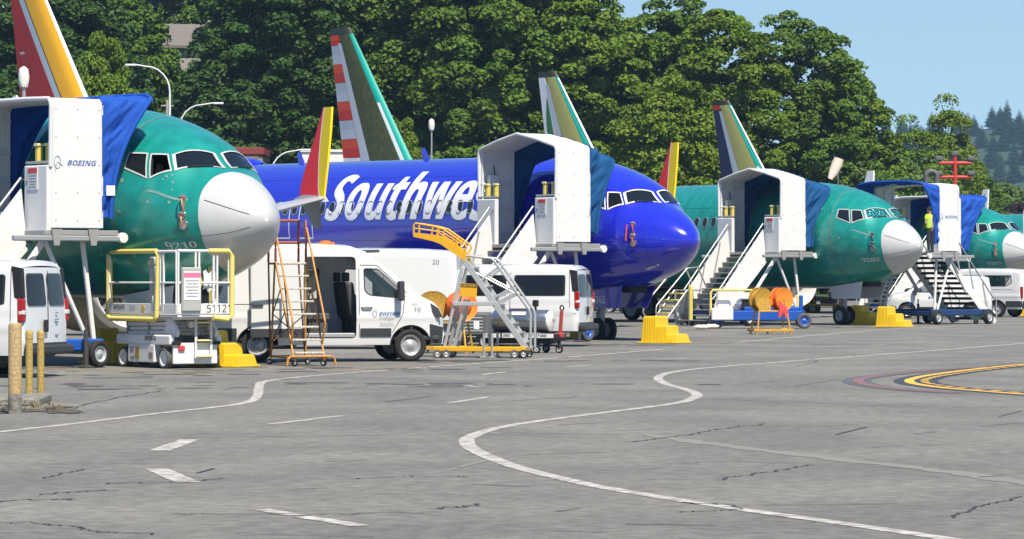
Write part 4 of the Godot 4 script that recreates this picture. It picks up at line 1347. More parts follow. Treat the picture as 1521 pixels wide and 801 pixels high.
# small van with a sloping nose
func compact_van(at, turn, label):
	var prof = [[2.12, 0.34], [2.16, 0.6], [2.1, 0.84], [1.9, 0.98], [1.35, 1.12], [0.55, 1.62], [0.25, 1.74], [-0.3, 1.82], [-1.9, 1.8], [-2.2, 1.74], [-2.3, 1.2], [-2.34, 0.6], [-2.34, 0.36]]
	var kinds = ["bumper", "skin", "skin", "skin", "windscreen", "windscreen", "skin", "skin", "skin", "skin", "skin", "bumper"]
	var s = {"profile": prof, "kinds": kinds, "half_width": 0.92, "lean": 0.12, "belt": 1.05, "nose_in": 0.2, "axles": [1.3, -1.45], "arch": 0.39, "wheel_r": 0.32, "wheel_mesh": air.small_wheel, "windows": [{"poly": [[-0.15, 1.6], [0.3, 1.6], [1.1, 1.12], [-0.15, 1.1]]}], "paint": "van_white", "glass": "van_glass", "mirror": [0.95, 1.1], "crown": 0.05, "roof": 1.8, "seats": [0.1], "seams": [[[-0.25, 0.4], [-0.25, 1.65]], [[-1.25, 0.5], [-1.25, 1.65]]], "handles": [[-0.05, 0.95], [-0.42, 0.95]], "cladding": [[[-0.95, 0.36], [0.85, 0.36], [0.85, 0.5], [-0.95, 0.5]]]}
	var v = make_van(s, at, turn, label, "vans parked among the aircraft")
	van_light(v, "headlight", [[1.55, 1.05], [1.95, 0.92], [2.05, 0.82], [1.75, 0.86]], 0.74, "lamp_glass", 0.04)
	return v

# ---------------------------------------------------------------- boarding stairs with canopies
# local axes: +x away from the aircraft, +z towards its tail; the origin lies below the sill of its door
func fabric(rows_a, rows_b, steps, amp, sd, keep):
	# cloth hung between two edges, with folds
	var nz = FastNoiseLite.new()
	nz.seed = sd; nz.frequency = 0.9
	var rows = []
	for i in rows_a.size():
		var row = []
		for j in steps + 1:
			var f = j / float(steps)
			var p = rows_a[i].lerp(rows_b[i], f)
			var sag = sin(PI * f) * 0.05
			p += (p - Vector3(p.x, 4.0, 0)).normalized() * ((nz.get_noise_3d(p.x * 0.8, p.y * 1.6 + p.x * 1.5, p.z * 2.0) + 0.55 * nz.get_noise_3d(p.x * 1.4 + 7.0, p.y * 5.0 + p.x * 4.0, p.z * 4.5)) * amp * (0.25 + sin(PI * min(f * 1.1, 1.0))) - sag)
			row.append(keep.call(p))
		rows.append(row)
	var b = B.new()
	b.skin(rows)
	return b
func resample(pts, n):
	var len = 0.0
	for k in pts.size() - 1: len += (pts[k + 1] - pts[k]).length()
	var o = []
	for i in n:
		var d = len * i / (n - 1.0)
		var k = 0
		while k < pts.size() - 2 and d > (pts[k + 1] - pts[k]).length():
			d -= (pts[k + 1] - pts[k]).length(); k += 1
		var l = (pts[k + 1] - pts[k]).length()
		o.append(pts[k].lerp(pts[k + 1], clampf(d / l, 0, 1)))
	return o

func stair_flight(parent, xf, run, rise, width, panel_m, open_side = false, tread_m = "tread_grey"):
	# a flight going down along +x of xf from height rise
	var n = int(round(rise / 0.21))
	for s in [-1.0, 1.0]:
		var b = B.new()
		var z = s * width / 2.0
		b.prism([Vector2(0, rise - 0.25), Vector2(0.12, rise + 0.82), Vector2(run - 0.25, 0.95), Vector2(run + 0.05, 0.1), Vector2(run - 0.3, 0.02)], z - 0.025, z + 0.025, xf)
		if s > 0 and open_side:
			b = B.new()
			b.bar(xf * Vector3(0, rise - 0.15, z), xf * Vector3(run, 0.05, z), 0.06, 0.2, 0.01)
		var sp = part("stair_side", b, panel_m, parent)
		var r = B.new()
		r.tube([xf * Vector3(-0.1, rise + 0.55, z), xf * Vector3(-0.02, rise + 0.98, z), xf * Vector3(0.12, rise + 1.04, z), xf * Vector3(run - 0.15, 1.05, z), xf * Vector3(run + 0.05, 0.92, z), xf * Vector3(run + 0.06, 0.25, z)], 0.028, 8)
		part("handrail", r, "rail_metal", sp)
		var st = B.new()
		st.bar(xf * Vector3(0.02, rise - 0.32, z + s * 0.035), xf * Vector3(run - 0.25, 0.02, z + s * 0.035), 0.03, 0.14, 0.008)
		part("stringer", st, "stair_white", sp)
		if s > 0 or true:
			var br = B.new()
			for k in 3:
				var f0 = 0.2 + 0.28 * k
				br.bar(xf * Vector3(run * f0, lerpf(rise, 0, f0) + 0.9, z - s * 0.04), xf * Vector3(run * (f0 + 0.12), lerpf(rise, 0, f0 + 0.12) - 0.05, z - s * 0.04), 0.03, 0.06, 0.01)
			part("panel_brace", br, "rail_metal", sp)
	for k in n:
		var f = (k + 0.5) / n
		var b = B.new()
		b.box(xf * Vector3(run * f, rise * (1.0 - (k + 1.0) / (n + 1.0)), 0), Vector3(run / n * 1.15, 0.1 if open_side else 0.045, width - 0.08), 0.01, xf.basis)
		part("tread", b, tread_m, parent)

func boarding_stairs(s):
	var ac = s.aircraft
	var th = deg_to_rad(s.heading)
	var port = s.get("port", false)      # at the far door the stairs stand the other way round
	var fw = 1.0 if port else -1.0       # the side that faces the aircraft's nose
	var o = ac.position + Vector3(sin(th), 0, cos(th)) * -s.t + Vector3(-cos(th), 0, sin(th)) * 1.9 * -fw
	o.y = 0
	var v = thing("boarding_stairs", s.label, "boarding stairs", o, th if port else PI + th, "covered boarding stairs at the aircraft doors")
	var x0 = s.get("x0", 0.25); var x1 = s.get("x1", x0 + 1.2); var hw = s.get("half", 1.75)
	var fl = 2.75; var ev = s.get("eave", 5.4); var ap = s.get("apex", 5.8)
	# canopy walls and roof
	for sd in [-1.0, 1.0]:
		var b = B.new()
		b.box(Vector3((x0 + x1) / 2, (fl + ev) / 2 - 0.06, sd * hw), Vector3(x1 - x0, ev - fl - 0.12, 0.05), 0.015)
		var w = part("canopy_wall", b, "canopy_white", v)
		b = B.new()
		for k in 4: b.box(Vector3((x0 + x1) / 2, lerpf(fl + 0.3, ev - 0.3, k / 3.0), sd * (hw - 0.06)), Vector3(x1 - x0 - 0.04, 0.07, 0.07), 0.01)
		for k in 3: b.box(Vector3(lerpf(x0 + 0.06, x1 - 0.06, k / 2.0), (fl + ev) / 2, sd * (hw - 0.055)), Vector3(0.07, ev - fl - 0.2, 0.06), 0.01)
		part("wall_rib", b, "canopy_frame", w)
		var rv = B.new()
		for i in 5:
			for j in 3:
				var c = Vector3(lerpf(x0 + 0.1, x1 - 0.1, j / 2.0), lerpf(fl + 0.15, ev - 0.2, i / 4.0), sd * (hw + 0.026))
				rv.box(c, Vector3(0.032, 0.032, 0.006), 0.0)
		var rvp = part("rivets", rv, "box_grey", w)
		rvp.set_meta("kind", "stuff")
		if sd == fw and s.get("words", false):
			write("BOEING", 0.1, Vector3(x0 + (0.34 if port else 0.84), 3.98, fw * (hw + 0.026)), Vector3(fw, 0, 0), Vector3(0, 1, 0), "ink_blue", w, 0.28, 1.25)
			var e = B.new()
			var ep = []
			var ex = x0 + (0.13 if port else 1.07)
			for k in 15: ep.append(Vector3(ex - 0.075 * cos(TAU * k / 15), 4.04 + 0.12 * sin(TAU * k / 15), fw * (hw + 0.032)))
			e.tube(ep, 0.006, 5, true)
			e.tube([Vector3(ex - fw * 0.05, 3.86, fw * (hw + 0.032)), Vector3(ex, 4.05, fw * (hw + 0.032)), Vector3(ex + fw * 0.12, 3.97, fw * (hw + 0.032))], 0.006, 5)
			part("emblem", e, "ink_blue_grey", w)
	var rr = []; var r2 = []
	var arch = [Vector2(-hw - 0.025, ev - 0.13), Vector2(-hw - 0.01, ev - 0.05), Vector2(-hw + 0.06, ev + 0.02)]
	if ap > ev + 0.1: arch += [Vector2(-hw * 0.5, (ev + ap) / 2 + 0.03), Vector2(0, ap)]
	else: arch += [Vector2(-hw * 0.5, ap), Vector2(0, ap)]
	var full = arch.duplicate()
	for k in range(arch.size() - 2, -1, -1): full.append(Vector2(-arch[k].x, arch[k].y))
	var rf = B.new()
	for k in full.size() - 1:
		var a = full[k]; var c = full[k + 1]
		rf.quad(Vector3(x0, a.y, a.x), Vector3(x1, a.y, a.x), Vector3(x1, c.y, c.x), Vector3(x0, c.y, c.x))
		rf.quad(Vector3(x0, a.y - 0.06, a.x * 0.98), Vector3(x1, a.y - 0.06, a.x * 0.98), Vector3(x1, c.y - 0.06, c.x * 0.98), Vector3(x0, c.y - 0.06, c.x * 0.98))
		for x in [x0, x1]: rf.quad(Vector3(x, a.y, a.x), Vector3(x, a.y - 0.06, a.x * 0.98), Vector3(x, c.y - 0.06, c.x * 0.98), Vector3(x, c.y, c.x))
	part("canopy_roof", rf, "canopy_white", v)
	var tr = B.new()
	var tp = []
	for p in full: tp.append(Vector3(x1 + 0.01, p.y - 0.02, p.x))
	tp.insert(0, Vector3(x1 + 0.01, fl + 1.2, -hw)); tp.append(Vector3(x1 + 0.01, fl + 1.2, hw))
	tr.tube(tp, 0.045, 8)
	part("opening_frame", tr, "canopy_frame", v)
	# floor and its beams
	var b = B.new()
	b.box(Vector3((x0 + x1) / 2 - 0.1, fl - 0.09, 0), Vector3(x1 - x0 + 0.5, 0.1, hw * 2 + 0.04), 0.01)
	part("platform", b, "platform_grey", v)
	for sd in [-1.0, 1.0]:
		b = B.new()
		b.box(Vector3((x0 + x1) / 2 + 0.2, fl - 0.2, sd * (hw - 0.02)), Vector3(x1 - x0 + 1.3, 0.11, 0.12), 0.02)
		var bm = part("platform_beam", b, "rail_metal", v)
		b = B.new()
		b.lathe([Vector2(-0.05, 0.0), Vector2(-0.05, 0.1), Vector2(0.05, 0.1), Vector2(0.05, 0.0)], Vector3(x0 - 0.45, fl - 0.18, sd * (hw + 0.02)), Vector3(0, 0, 1), 16)
		part("bumper_roller", b, "roller_white", bm)
		for x in [x0 + 0.25, x1 - 0.1]:
			b = B.new()
			b.prism([Vector2(x - 0.12, fl - 0.02), Vector2(x + 0.12, fl - 0.02), Vector2(x + 0.06, fl - 0.34), Vector2(x - 0.06, fl - 0.34)], sd * hw + 0.03 * sd, sd * hw + 0.07 * sd)
			part("bracket", b, "platform_grey", bm)
	# cabinets each side of the opening
	for sd in [-1.0, 1.0]:
		b = B.new()
		b.box(Vector3(x1 + 0.02, fl + 0.58, sd * (hw - 0.42)), Vector3(0.14, 1.3, 0.84), 0.02)
		var cb = part("front_panel", b, "canopy_white", v)
		b = B.new()
		b.box(Vector3(x1 + 0.02, fl + 1.29, sd * (hw - 0.42)), Vector3(0.08, 0.05, 0.84), 0.01)
		part("panel_rail", b, "rail_metal", cb)
		for k in 2:
			var pz = sd * (hw - 0.24 - 0.38 * k)
			b = B.new()
			b.box(Vector3(x1 - 0.12, fl + 1.44, pz), Vector3(0.13, 0.36, 0.13), 0.05)
			var po = part("yellow_post", b, "post_yellow", cb)
			b = B.new()
			b.box(Vector3(x1 - 0.12, fl + 1.64, pz), Vector3(0.16, 0.06, 0.16), 0.02)
			part("post_cap", b, "post_cream", po)
		if sd < 0:
			b = B.new()
			b.box(Vector3(x1 + 0.1, fl + 0.98, sd * (hw - 0.5)), Vector3(0.012, 0.44, 0.36), 0.0)
			var sg = part("notice", b, "sign_white", cb)
			b = B.new()
			b.box(Vector3(x1 + 0.107, fl + 1.13, sd * (hw - 0.5)), Vector3(0.008, 0.1, 0.32), 0.0)
			part("notice_heading", b, "sign_red", sg)
			for k in 5:
				b = B.new()
				b.box(Vector3(x1 + 0.107, fl + 1.03 - 0.055 * k, sd * (hw - 0.5)), Vector3(0.006, 0.018, 0.28 - 0.05 * (k % 2)), 0.0)
				part("notice_line", b, "ink_grey", sg)
	# inside the opening: a control box with a cable, a bag and a bench on the far wall
	b = B.new()
	b.box(Vector3(x1 - 0.35, fl + 1.75, hw - 0.16), Vector3(0.32, 0.34, 0.16), 0.02)
	part("control_box", b, "canopy_white", v)
	b = B.new()
	b.tube([Vector3(x1 - 0.4, fl + 2.2, hw - 0.14), Vector3(x1 - 0.42, fl + 1.6, hw - 0.2), Vector3(x1 - 0.5, fl + 1.1, hw - 0.22)], 0.018, 6)
	part("cable", b, "rubber", v)
	# cloth hood reaching over the aircraft, lying outside its skin
	var pa = []; var pb = []
	var drop = s.get("hood_low", fl + 0.25)
	pa.append(Vector3(x0 + 0.04, drop, -hw - 0.03))
	for p in full: pa.append(Vector3(x0 + 0.04, p.y + 0.015, p.x * 1.012))
	pa.append(Vector3(x0 + 0.04, drop, hw + 0.03))
	var reach = s.get("reach", 1.35)
	var clear = func(p):
		var h = hull_lut[int(sqrt(clampf(s.t - fw * p.z, 0.5, 12.0)) / 0.005)]
		var k = (p.y - ac.position.y - (h.x + h.y) / 2.0) / ((h.x - h.y) / 2.0)
		if abs(k) < 1.0: p.x = max(p.x, h.z * sqrt(1.0 - k * k) - 1.9 + 0.07)
		return p
	for p in resample(pa, 33):
		var f = clampf((p.y - drop) / (ap - drop), 0.0, 1.0)
		pb.append(clear.call(Vector3(x0 - s.get("tuck", 0.28) - reach * (0.1 + 0.9 * pow(f, s.get("curve", 1.6))), p.y + s.get("lift", 0.05) * f, p.z * (1.0 + 0.02 * f))))
	b = fabric(resample(pa, 97), resample(pb, 97), 16, 0.15, s.get("seed", 3), clear)
	var hood = part("cloth_hood", b, s.get("cloth", "cloth_blue"), v)
	b = B.new()
	b.tube(pb, 0.05, 7)
	part("hood_rim", b, s.get("cloth", "cloth_blue"), hood)
	if s.get("label_tag", false):
		b = B.new()
		b.box(Vector3(x0 - 0.12, fl + 0.75, -hw - 0.1), Vector3(0.2, 0.2, 0.01), 0.0)
		part("cloth_label", b, "sign_white", hood)
	# flight of steps, legs and undercarriage
	stair_flight(v, Transform3D(Basis.IDENTITY, Vector3(x1 + 0.1 + s.get("gap", 0.0), 0, 0)), s.get("run", 2.6), fl - 0.05, s.get("width", 2.0), "stair_white", port, s.get("tread", "tread_grey"))
	for sd in [-1.0, 1.0]:
		b = B.new()
		b.bar(Vector3(x0 + 0.25, fl - 0.25, sd * (hw - 0.35)), Vector3(x0 + 0.05, 0.55, sd * (hw - 0.25)), 0.09, 0.09, 0.02)
		b.bar(Vector3(x1 - 0.05, fl - 0.25, sd * (hw - 0.35)), Vector3(x1 + 0.9, 1.2, sd * (hw - 0.45)), 0.09, 0.12, 0.02)
		b.bar(Vector3(x1 - 0.05, fl - 0.25, sd * (hw - 0.3)), Vector3(x0 + 0.2, 0.55, sd * (hw - 0.25)), 0.08, 0.08, 0.02)
		part("support_leg", b, "leg_white", v)
		b = B.new()
		b.box(Vector3(x0 + 1.4, 0.45, sd * (hw - 0.25)), Vector3(3.1, 0.24, 0.16), 0.03)
		part("chassis_beam", b, s.get("chassis", "cart_blue"), v)
	b = B.new()
	for x in [x0 + 0.1, x0 + 1.2, x0 + 2.7]: b.box(Vector3(x, 0.42, 0), Vector3(0.14, 0.16, hw * 2 - 0.6), 0.02)
	part("chassis_crossbeam", b, s.get("chassis", "cart_blue"), v)
	for q in [[x0 + 0.05, -hw + 0.1], [x0 + 0.05, hw - 0.1], [x0 + 2.7, -hw + 0.1], [x0 + 2.7, hw - 0.1]]:
		wheel(v, air.cart_wheel, Vector3(q[0], 0.27, q[1]), s.get("tyre", "rubber"), s.get("rim", "rim_grey"), 0.25)
	for q in [[x0 + 0.4, -hw - 0.02], [x0 + 2.3, -hw - 0.02]]:
		b = B.new()
		b.rod(Vector3(q[0], 0.02, q[1]), Vector3(q[0], 0.75, q[1]), 0.05, 8)
		b.box(Vector3(q[0], 0.02, q[1]), Vector3(0.24, 0.04, 0.24), 0.01)
		b.rod(Vector3(q[0], 0.75, q[1]), Vector3(q[0], 0.95, q[1]), 0.025, 8)
		part("jack", b, "jack_dark", v)
	return v

# ---------------------------------------------------------------- scissor lift
func scissor_lift(at, turn):
	var v = thing("scissor_lift", "white scissor lift with yellow padded rails, lowered, under the first green nose", "scissor lift", at, turn)
	var b = B.new()
	b.box(Vector3(0, 0.33, 0), Vector3(2.2, 0.34, 0.78), 0.03)
	part("chassis", b, "lift_grey", v)
	for z in [-1.0, 1.0]:
		b = B.new()
		b.box(Vector3(-0.05, 0.29, z * 0.5), Vector3(1.1, 0.36, 0.18), 0.02)
		var bx = part("battery_tray", b, "lift_white", v)
		for q in [[-0.42, 0.36, 0.14, 0.1], [0.36, 0.25, 0.16, 0.12], [-0.4, 0.2, 0.16, 0.06]]:
			b = B.new()
			b.box(Vector3(q[0], q[1], z * 0.593), Vector3(q[2], q[3], 0.004), 0.0)
			part("decal", b, "ink_grey", bx)
		b = B.new()
		b.box(Vector3(-0.2, 0.3, z * 0.594), Vector3(0.17, 0.24, 0.004), 0.0)
		part("decal", b, "paint_yellow_worn", bx)
		b = B.new()
		b.box(Vector3(0, 0.56, z * 0.52), Vector3(2.25, 0.2, 0.12), 0.04)
		var sk = part("side_skirt", b, "lift_white", v)
		if z > 0: write("SKYJACK", 0.085, Vector3(0.1, 0.52, 0.582), Vector3(1, 0, 0), Vector3(0, 1, 0), "ink_dark", sk)
		for x in [-0.85, 0.85]: wheel(v, air.lift_wheel, Vector3(x, 0.205, z * 0.5), "rubber_grey", "rim_white", 0.0 if z > 0 else PI)
		# folded scissor arms
		for k in 4:
			b = B.new()
			var y = 0.68 + 0.085 * k
			b.bar(Vector3(-0.95, y, z * (0.42 - 0.03 * (k % 2))), Vector3(0.95, y + 0.03, z * (0.42 - 0.03 * (k % 2))), 0.05, 0.075, 0.008)
			part("scissor_arm", b, "lift_white", v)
	b = B.new()
	for k in 5:
		for x in [-0.9, 0.0, 0.9]: b.rod(Vector3(x, 0.68 + 0.075 * k, -0.45), Vector3(x, 0.68 + 0.075 * k, 0.45), 0.04, 10)
	part("scissor_pin", b, "lift_grey", v)
	b = B.new()
	b.lathe([Vector2(0, 0), Vector2(0, 0.07), Vector2(0.5, 0.07), Vector2(0.5, 0.0)], Vector3(1.05, 0.86, 0.05), Vector3(-1, 0.25, 0), 14)
	part("lift_cylinder", b, "lift_white", v)
	for z in [-1.0, 1.0]:
		b = B.new()
		b.prism([Vector2(0.7, 0.68), Vector2(1.15, 0.62), Vector2(1.22, 0.72), Vector2(0.95, 0.98), Vector2(0.75, 0.98)], z * 0.40, z * 0.46)
		part("arm_end", b, "lift_white", v)
		b = B.new()
		b.box(Vector3(1.13, 0.5, z * 0.44), Vector3(0.06, 0.07, 0.2), 0.01)
		part("lamp", b, "plastic_black", v)
	# end with ladder
	b = B.new()
	b.box(Vector3(1.08, 0.3, 0), Vector3(0.06, 0.42, 0.98), 0.02)
	var en = part("end_plate", b, "lift_white", v)
	b = B.new()
	b.box(Vector3(1.125, 0.4, 0.32), Vector3(0.05, 0.1, 0.14), 0.01)
	part("control_plate", b, "sign_red", en)
	b = B.new()
	for z in [-0.32, 0.02]: b.bar(Vector3(1.16, 0.2, z), Vector3(1.16, 0.98, z), 0.05, 0.04, 0.008)
	b.bar(Vector3(1.16, 0.98, -0.345), Vector3(1.16, 0.98, 0.045), 0.05, 0.04, 0.008)
	var ld = part("ladder", b, "lift_white", v)
	for y in [0.24, 0.55, 0.9]:
		b = B.new()
		b.box(Vector3(1.17, y, -0.15), Vector3(0.12, 0.035, 0.34), 0.008)
		part("ladder_step", b, "post_cream", ld)
	# platform
	b = B.new()
	b.box(Vector3(0, 1.03, 0), Vector3(2.88, 0.05, 1.14), 0.01)
	b.box(Vector3(0, 0.985, 0), Vector3(2.3, 0.06, 0.9), 0.01)
	var pf = part("platform_deck", b, "lift_white", v)
	var toe = B.new()
	for z in [-0.58, 0.58]: toe.box(Vector3(0, 1.17, z), Vector3(2.88, 0.2, 0.03), 0.008)
	for x in [-1.44, 1.44]: toe.box(Vector3(x, 1.17, 0), Vector3(0.03, 0.2, 1.14), 0.008)
	var tb = part("toe_board", toe, "lift_white", pf)
	write("SKYJACK", 0.085, Vector3(-1.2, 1.13, 0.597), Vector3(1, 0, 0), Vector3(0, 1, 0), "ink_dark", pf)
	write("3226", 0.08, Vector3(-0.52, 1.14, 0.597), Vector3(1, 0, 0), Vector3(0, 1, 0), "ink_grey", pf, 0.0, 1.0, false)
	write("51121", 0.15, Vector3(1.457, 1.1, -0.06), Vector3(0, 0, -1), Vector3(0, 1, 0), "ink_dark", pf, 0.0, 1.0, false)
	write("LOAD", 0.085, Vector3(0.5, 1.13, 0.597), Vector3(1, 0, 0), Vector3(0, 1, 0), "ink_dark", pf)
	b = B.new()
	b.prism([Vector2(-0.02, 1.17), Vector2(0.06, 1.07), Vector2(0.14, 1.17), Vector2(0.06, 1.27)], 0.597, 0.603)
	part("warning_diamond", b, "paint_yellow", pf)
	# rails: white posts and middle rails, yellow foam on the loops
	for z in [-0.58, 0.58]:
		for x in [-1.4, 0.75, 0.88, 1.4]:
			b = B.new()
			b.rod(Vector3(x, 1.08, z), Vector3(x, 2.27, z), 0.024, 8)
			part("rail_post", b, "lift_white", v)
		b = B.new()
		b.rod(Vector3(-1.4, 1.68, z), Vector3(1.4, 1.68, z), 0.02, 8)
		part("middle_rail", b, "lift_white", v)
		b = B.new()
		b.rod(Vector3(0.65, 2.29, z), Vector3(1.4, 2.29, z), 0.028, 8)
		part("top_rail", b, "lift_white", v)
		b = B.new()
		b.tube([Vector3(-1.44, 1.1, z), Vector3(-1.45, 1.3, z), Vector3(-1.45, 2.22, z), Vector3(-1.38, 2.3, z), Vector3(0.58, 2.3, z), Vector3(0.66, 2.22, z), Vector3(0.66, 1.02, z * 1.06), Vector3(0.58, 0.96, z * 1.06), Vector3(-1.3, 0.96, z * 1.06), Vector3(-1.44, 1.02, z * 1.06)], 0.05, 10, true)
		part("foam_rail", b, "foam_yellow", v)
	for x in [-1.44]:
		b = B.new()
		b.tube([Vector3(x, 1.12, -0.55), Vector3(x, 2.25, -0.55), Vector3(x, 2.3, -0.5), Vector3(x, 2.3, 0.5), Vector3(x, 2.25, 0.55), Vector3(x, 1.12, 0.55)], 0.05, 10)
		part("foam_rail", b, "foam_yellow", v)
	b = B.new()
	b.tube([Vector3(1.46, 1.0, -0.2), Vector3(1.46, 0.96, -0.52), Vector3(1.46, 1.05, -0.62), Vector3(1.46, 2.2, -0.62), Vector3(1.46, 2.3, -0.54), Vector3(1.46, 2.3, -0.1)], 0.05, 10)
	part("foam_rail", b, "foam_yellow", v)
	b = B.new()
	b.rod(Vector3(1.44, 2.3, -0.1), Vector3(1.44, 2.3, 0.58), 0.028, 8)
	b.rod(Vector3(1.44, 1.68, -0.58), Vector3(1.44, 1.68, 0.58), 0.02, 8)
	for z in [0.56, 0.18, 0.1, -0.22, -0.3]: b.rod(Vector3(1.44, 1.1, z), Vector3(1.44, 2.28, z), 0.022, 8)
	part("gate", b, "lift_white", v)
	b = B.new()
	b.box(Vector3(1.47, 1.55, 0.3), Vector3(0.1, 0.86, 0.42), 0.02)
	var doc = part("manual_box", b, "box_grey", v)
	b = B.new()
	b.box(Vector3(1.524, 1.62, 0.3), Vector3(0.006, 0.56, 0.36), 0.0)
	var pg = part("notice", b, "sign_white", doc)
	b = B.new()
	b.box(Vector3(1.529, 1.83, 0.3), Vector3(0.006, 0.09, 0.36), 0.0)
	part("notice_heading", b, "sign_pink", pg)
	for k in 6:
		b = B.new()
		b.box(Vector3(1.529, 1.72 - 0.06 * k, 0.3), Vector3(0.004, 0.015, 0.3 - 0.06 * (k % 2)), 0.0)
		part("notice_line", b, "ink_grey", pg)
	b = B.new()
	b.box(Vector3(0.25, 1.72, 0.42), Vector3(0.16, 0.6, 0.22), 0.03)
	b.box(Vector3(0.25, 2.1, 0.42), Vector3(0.2, 0.18, 0.24), 0.04)
	part("control_console", b, "box_grey", v)
	b = B.new()
	b.tube([Vector3(-0.3, 1.06, 0.2), Vector3(-0.3, 2.0, 0.2)], 0.018, 6)
	var mp = part("flag_pole", b, "lift_white", v)
	var sk = B.new()
	var rows = []
	for i in 5:
		var row = []
		for j in 6: row.append(Vector3(-0.42 + 0.1 * j + 0.02 * sin(i * 2.1), 2.24 - 0.08 * i - 0.03 * sin(j * 1.4), 0.2 + 0.05 * sin(j * 2.0 + i)))
		rows.append(row)
	sk.skin(rows)
	part("yellow_cloth", sk, "livery_winglet_yellow", mp)
	sk = B.new()
	rows = []
	for i in 7:
		var row = []
		for j in 5: row.append(Vector3(0.62 + 0.05 * j, 2.05 - 0.1 * i - 0.02 * j, -0.3 + 0.05 * sin(j * 2.0 + i) + 0.04 * i * 0.3))
		rows.append(row)
	sk.skin(rows)
	part("yellow_cloth", sk, "livery_winglet_yellow", v)
	sk = B.new()
	rows = []
	for i in 5:
		var row = []
		for j in 6: row.append(Vector3(1.38 + 0.03 * sin(j * 3.0 + i), 1.9 - 0.09 * i + 0.05 * sin(j * 2.2), -0.02 - 0.06 * j))
		rows.append(row)
	sk.skin(rows)
	part("white_rag", sk, "sign_white", v)
	return v

# ---------------------------------------------------------------- rolling ladder
func rolling_ladder(at, turn):
	var v = thing("rolling_ladder", "orange rolling step ladder with white treads before the open van", "ladder", at, turn)
	var b
	for z in [-0.32, 0.32]:
		b = B.new()
		b.tube([Vector3(0.0, 0.12, z), Vector3(1.42, 2.08, z)], 0.022, 8)
		part("stringer", b, "ladder_orange", v)
		b = B.new()
		b.tube([Vector3(1.5, 2.08, z), Vector3(1.62, 0.14, z * 1.15)], 0.022, 8)
		part("leg", b, "ladder_orange", v)
		b = B.new()
		b.tube([Vector3(0.22, 0.45, z), Vector3(0.05, 0.85, z * 1.05), Vector3(0.1, 0.95, z * 1.05), Vector3(1.42, 2.78, z * 1.05), Vector3(1.5, 2.84, z * 1.02), Vector3(1.56, 2.82, z * 0.9)], 0.022, 8)
		part("handrail", b, "ladder_orange", v)
		b = B.new()
		b.rod(Vector3(0.7, 1.1, z), Vector3(1.6, 0.45, z * 1.12), 0.014, 6)
		b.rod(Vector3(1.05, 1.55, z), Vector3(1.56, 1.05, z * 1.08), 0.014, 6)
		b.rod(Vector3(0.35, 0.6, z), Vector3(0.75, 1.85, z * 1.05), 0.014, 6)
		part("brace", b, "ladder_brown", v)
		b = B.new()
		b.tube([Vector3(1.44, 2.1, z), Vector3(1.44, 2.95, z), Vector3(2.0, 2.95, z), Vector3(2.0, 2.1, z)], 0.026, 8)
		part("guard_rail", b, "ladder_red", v)
		b = B.new()
		b.rod(Vector3(1.44, 2.5, z), Vector3(2.0, 2.5, z), 0.024, 8)
		part("guard_rail", b, "ladder_red", v)
		b = B.new()
		b.rod(Vector3(2.0, 2.1, z), Vector3(1.66, 0.14, z * 1.15), 0.02, 8)
		part("leg", b, "ladder_brown", v)
	b = B.new()
	b.rod(Vector3(2.0, 2.95, -0.32), Vector3(2.0, 2.95, 0.32), 0.03, 8)
	part("guard_rail", b, "ladder_red", v)
	b = B.new()
	b.rod(Vector3(2.0, 2.5, -0.32), Vector3(2.0, 2.5, 0.32), 0.03, 8)
	part("guard_rail", b, "ladder_red", v)
	b = B.new()
	b.rod(Vector3(1.6, 0.45, -0.37), Vector3(1.55, 1.05, 0.37), 0.013, 6)
	b.rod(Vector3(1.6, 0.45, 0.37), Vector3(1.55, 1.05, -0.37), 0.013, 6)
	b.rod(Vector3(1.57, 1.12, -0.36), Vector3(1.57, 1.12, 0.36), 0.016, 6)
	part("brace", b, "ladder_brown", v)
	for k in 8:
		b = B.new()
		b.box(Vector3(0.1 + 0.19 * k, 0.27 + 0.257 * k, 0), Vector3(0.2, 0.04, 0.6), 0.01)
		part("tread", b, "tread_white", v)
	b = B.new()
	b.box(Vector3(1.72, 2.07, 0), Vector3(0.6, 0.05, 0.62), 0.01)
	part("top_platform", b, "tread_white", v)
	b = B.new()
	b.tube([Vector3(-0.12, 0.02, -0.5), Vector3(-0.12, 0.16, -0.48), Vector3(-0.1, 0.2, -0.42), Vector3(-0.1, 0.2, 0.42), Vector3(-0.12, 0.16, 0.48), Vector3(-0.12, 0.02, 0.5)], 0.024, 8)
	for z in [-0.37, 0.37]: b.rod(Vector3(-0.08, 0.17, z * 0.9), Vector3(1.64, 0.17, z), 0.024, 8)
	b.rod(Vector3(1.64, 0.17, -0.4), Vector3(1.64, 0.17, 0.4), 0.024, 8)
	b.rod(Vector3(0.8, 0.17, -0.38), Vector3(0.8, 0.17, 0.38), 0.02, 8)
	part("base_frame", b, "ladder_orange", v)
	for q in [[0.05, -0.3], [0.05, 0.3], [1.6, -0.4], [1.6, 0.4]]: wheel(v, air.caster, Vector3(q[0], 0.065, q[1]), "rubber", "rim_grey", 1.3)
	return v

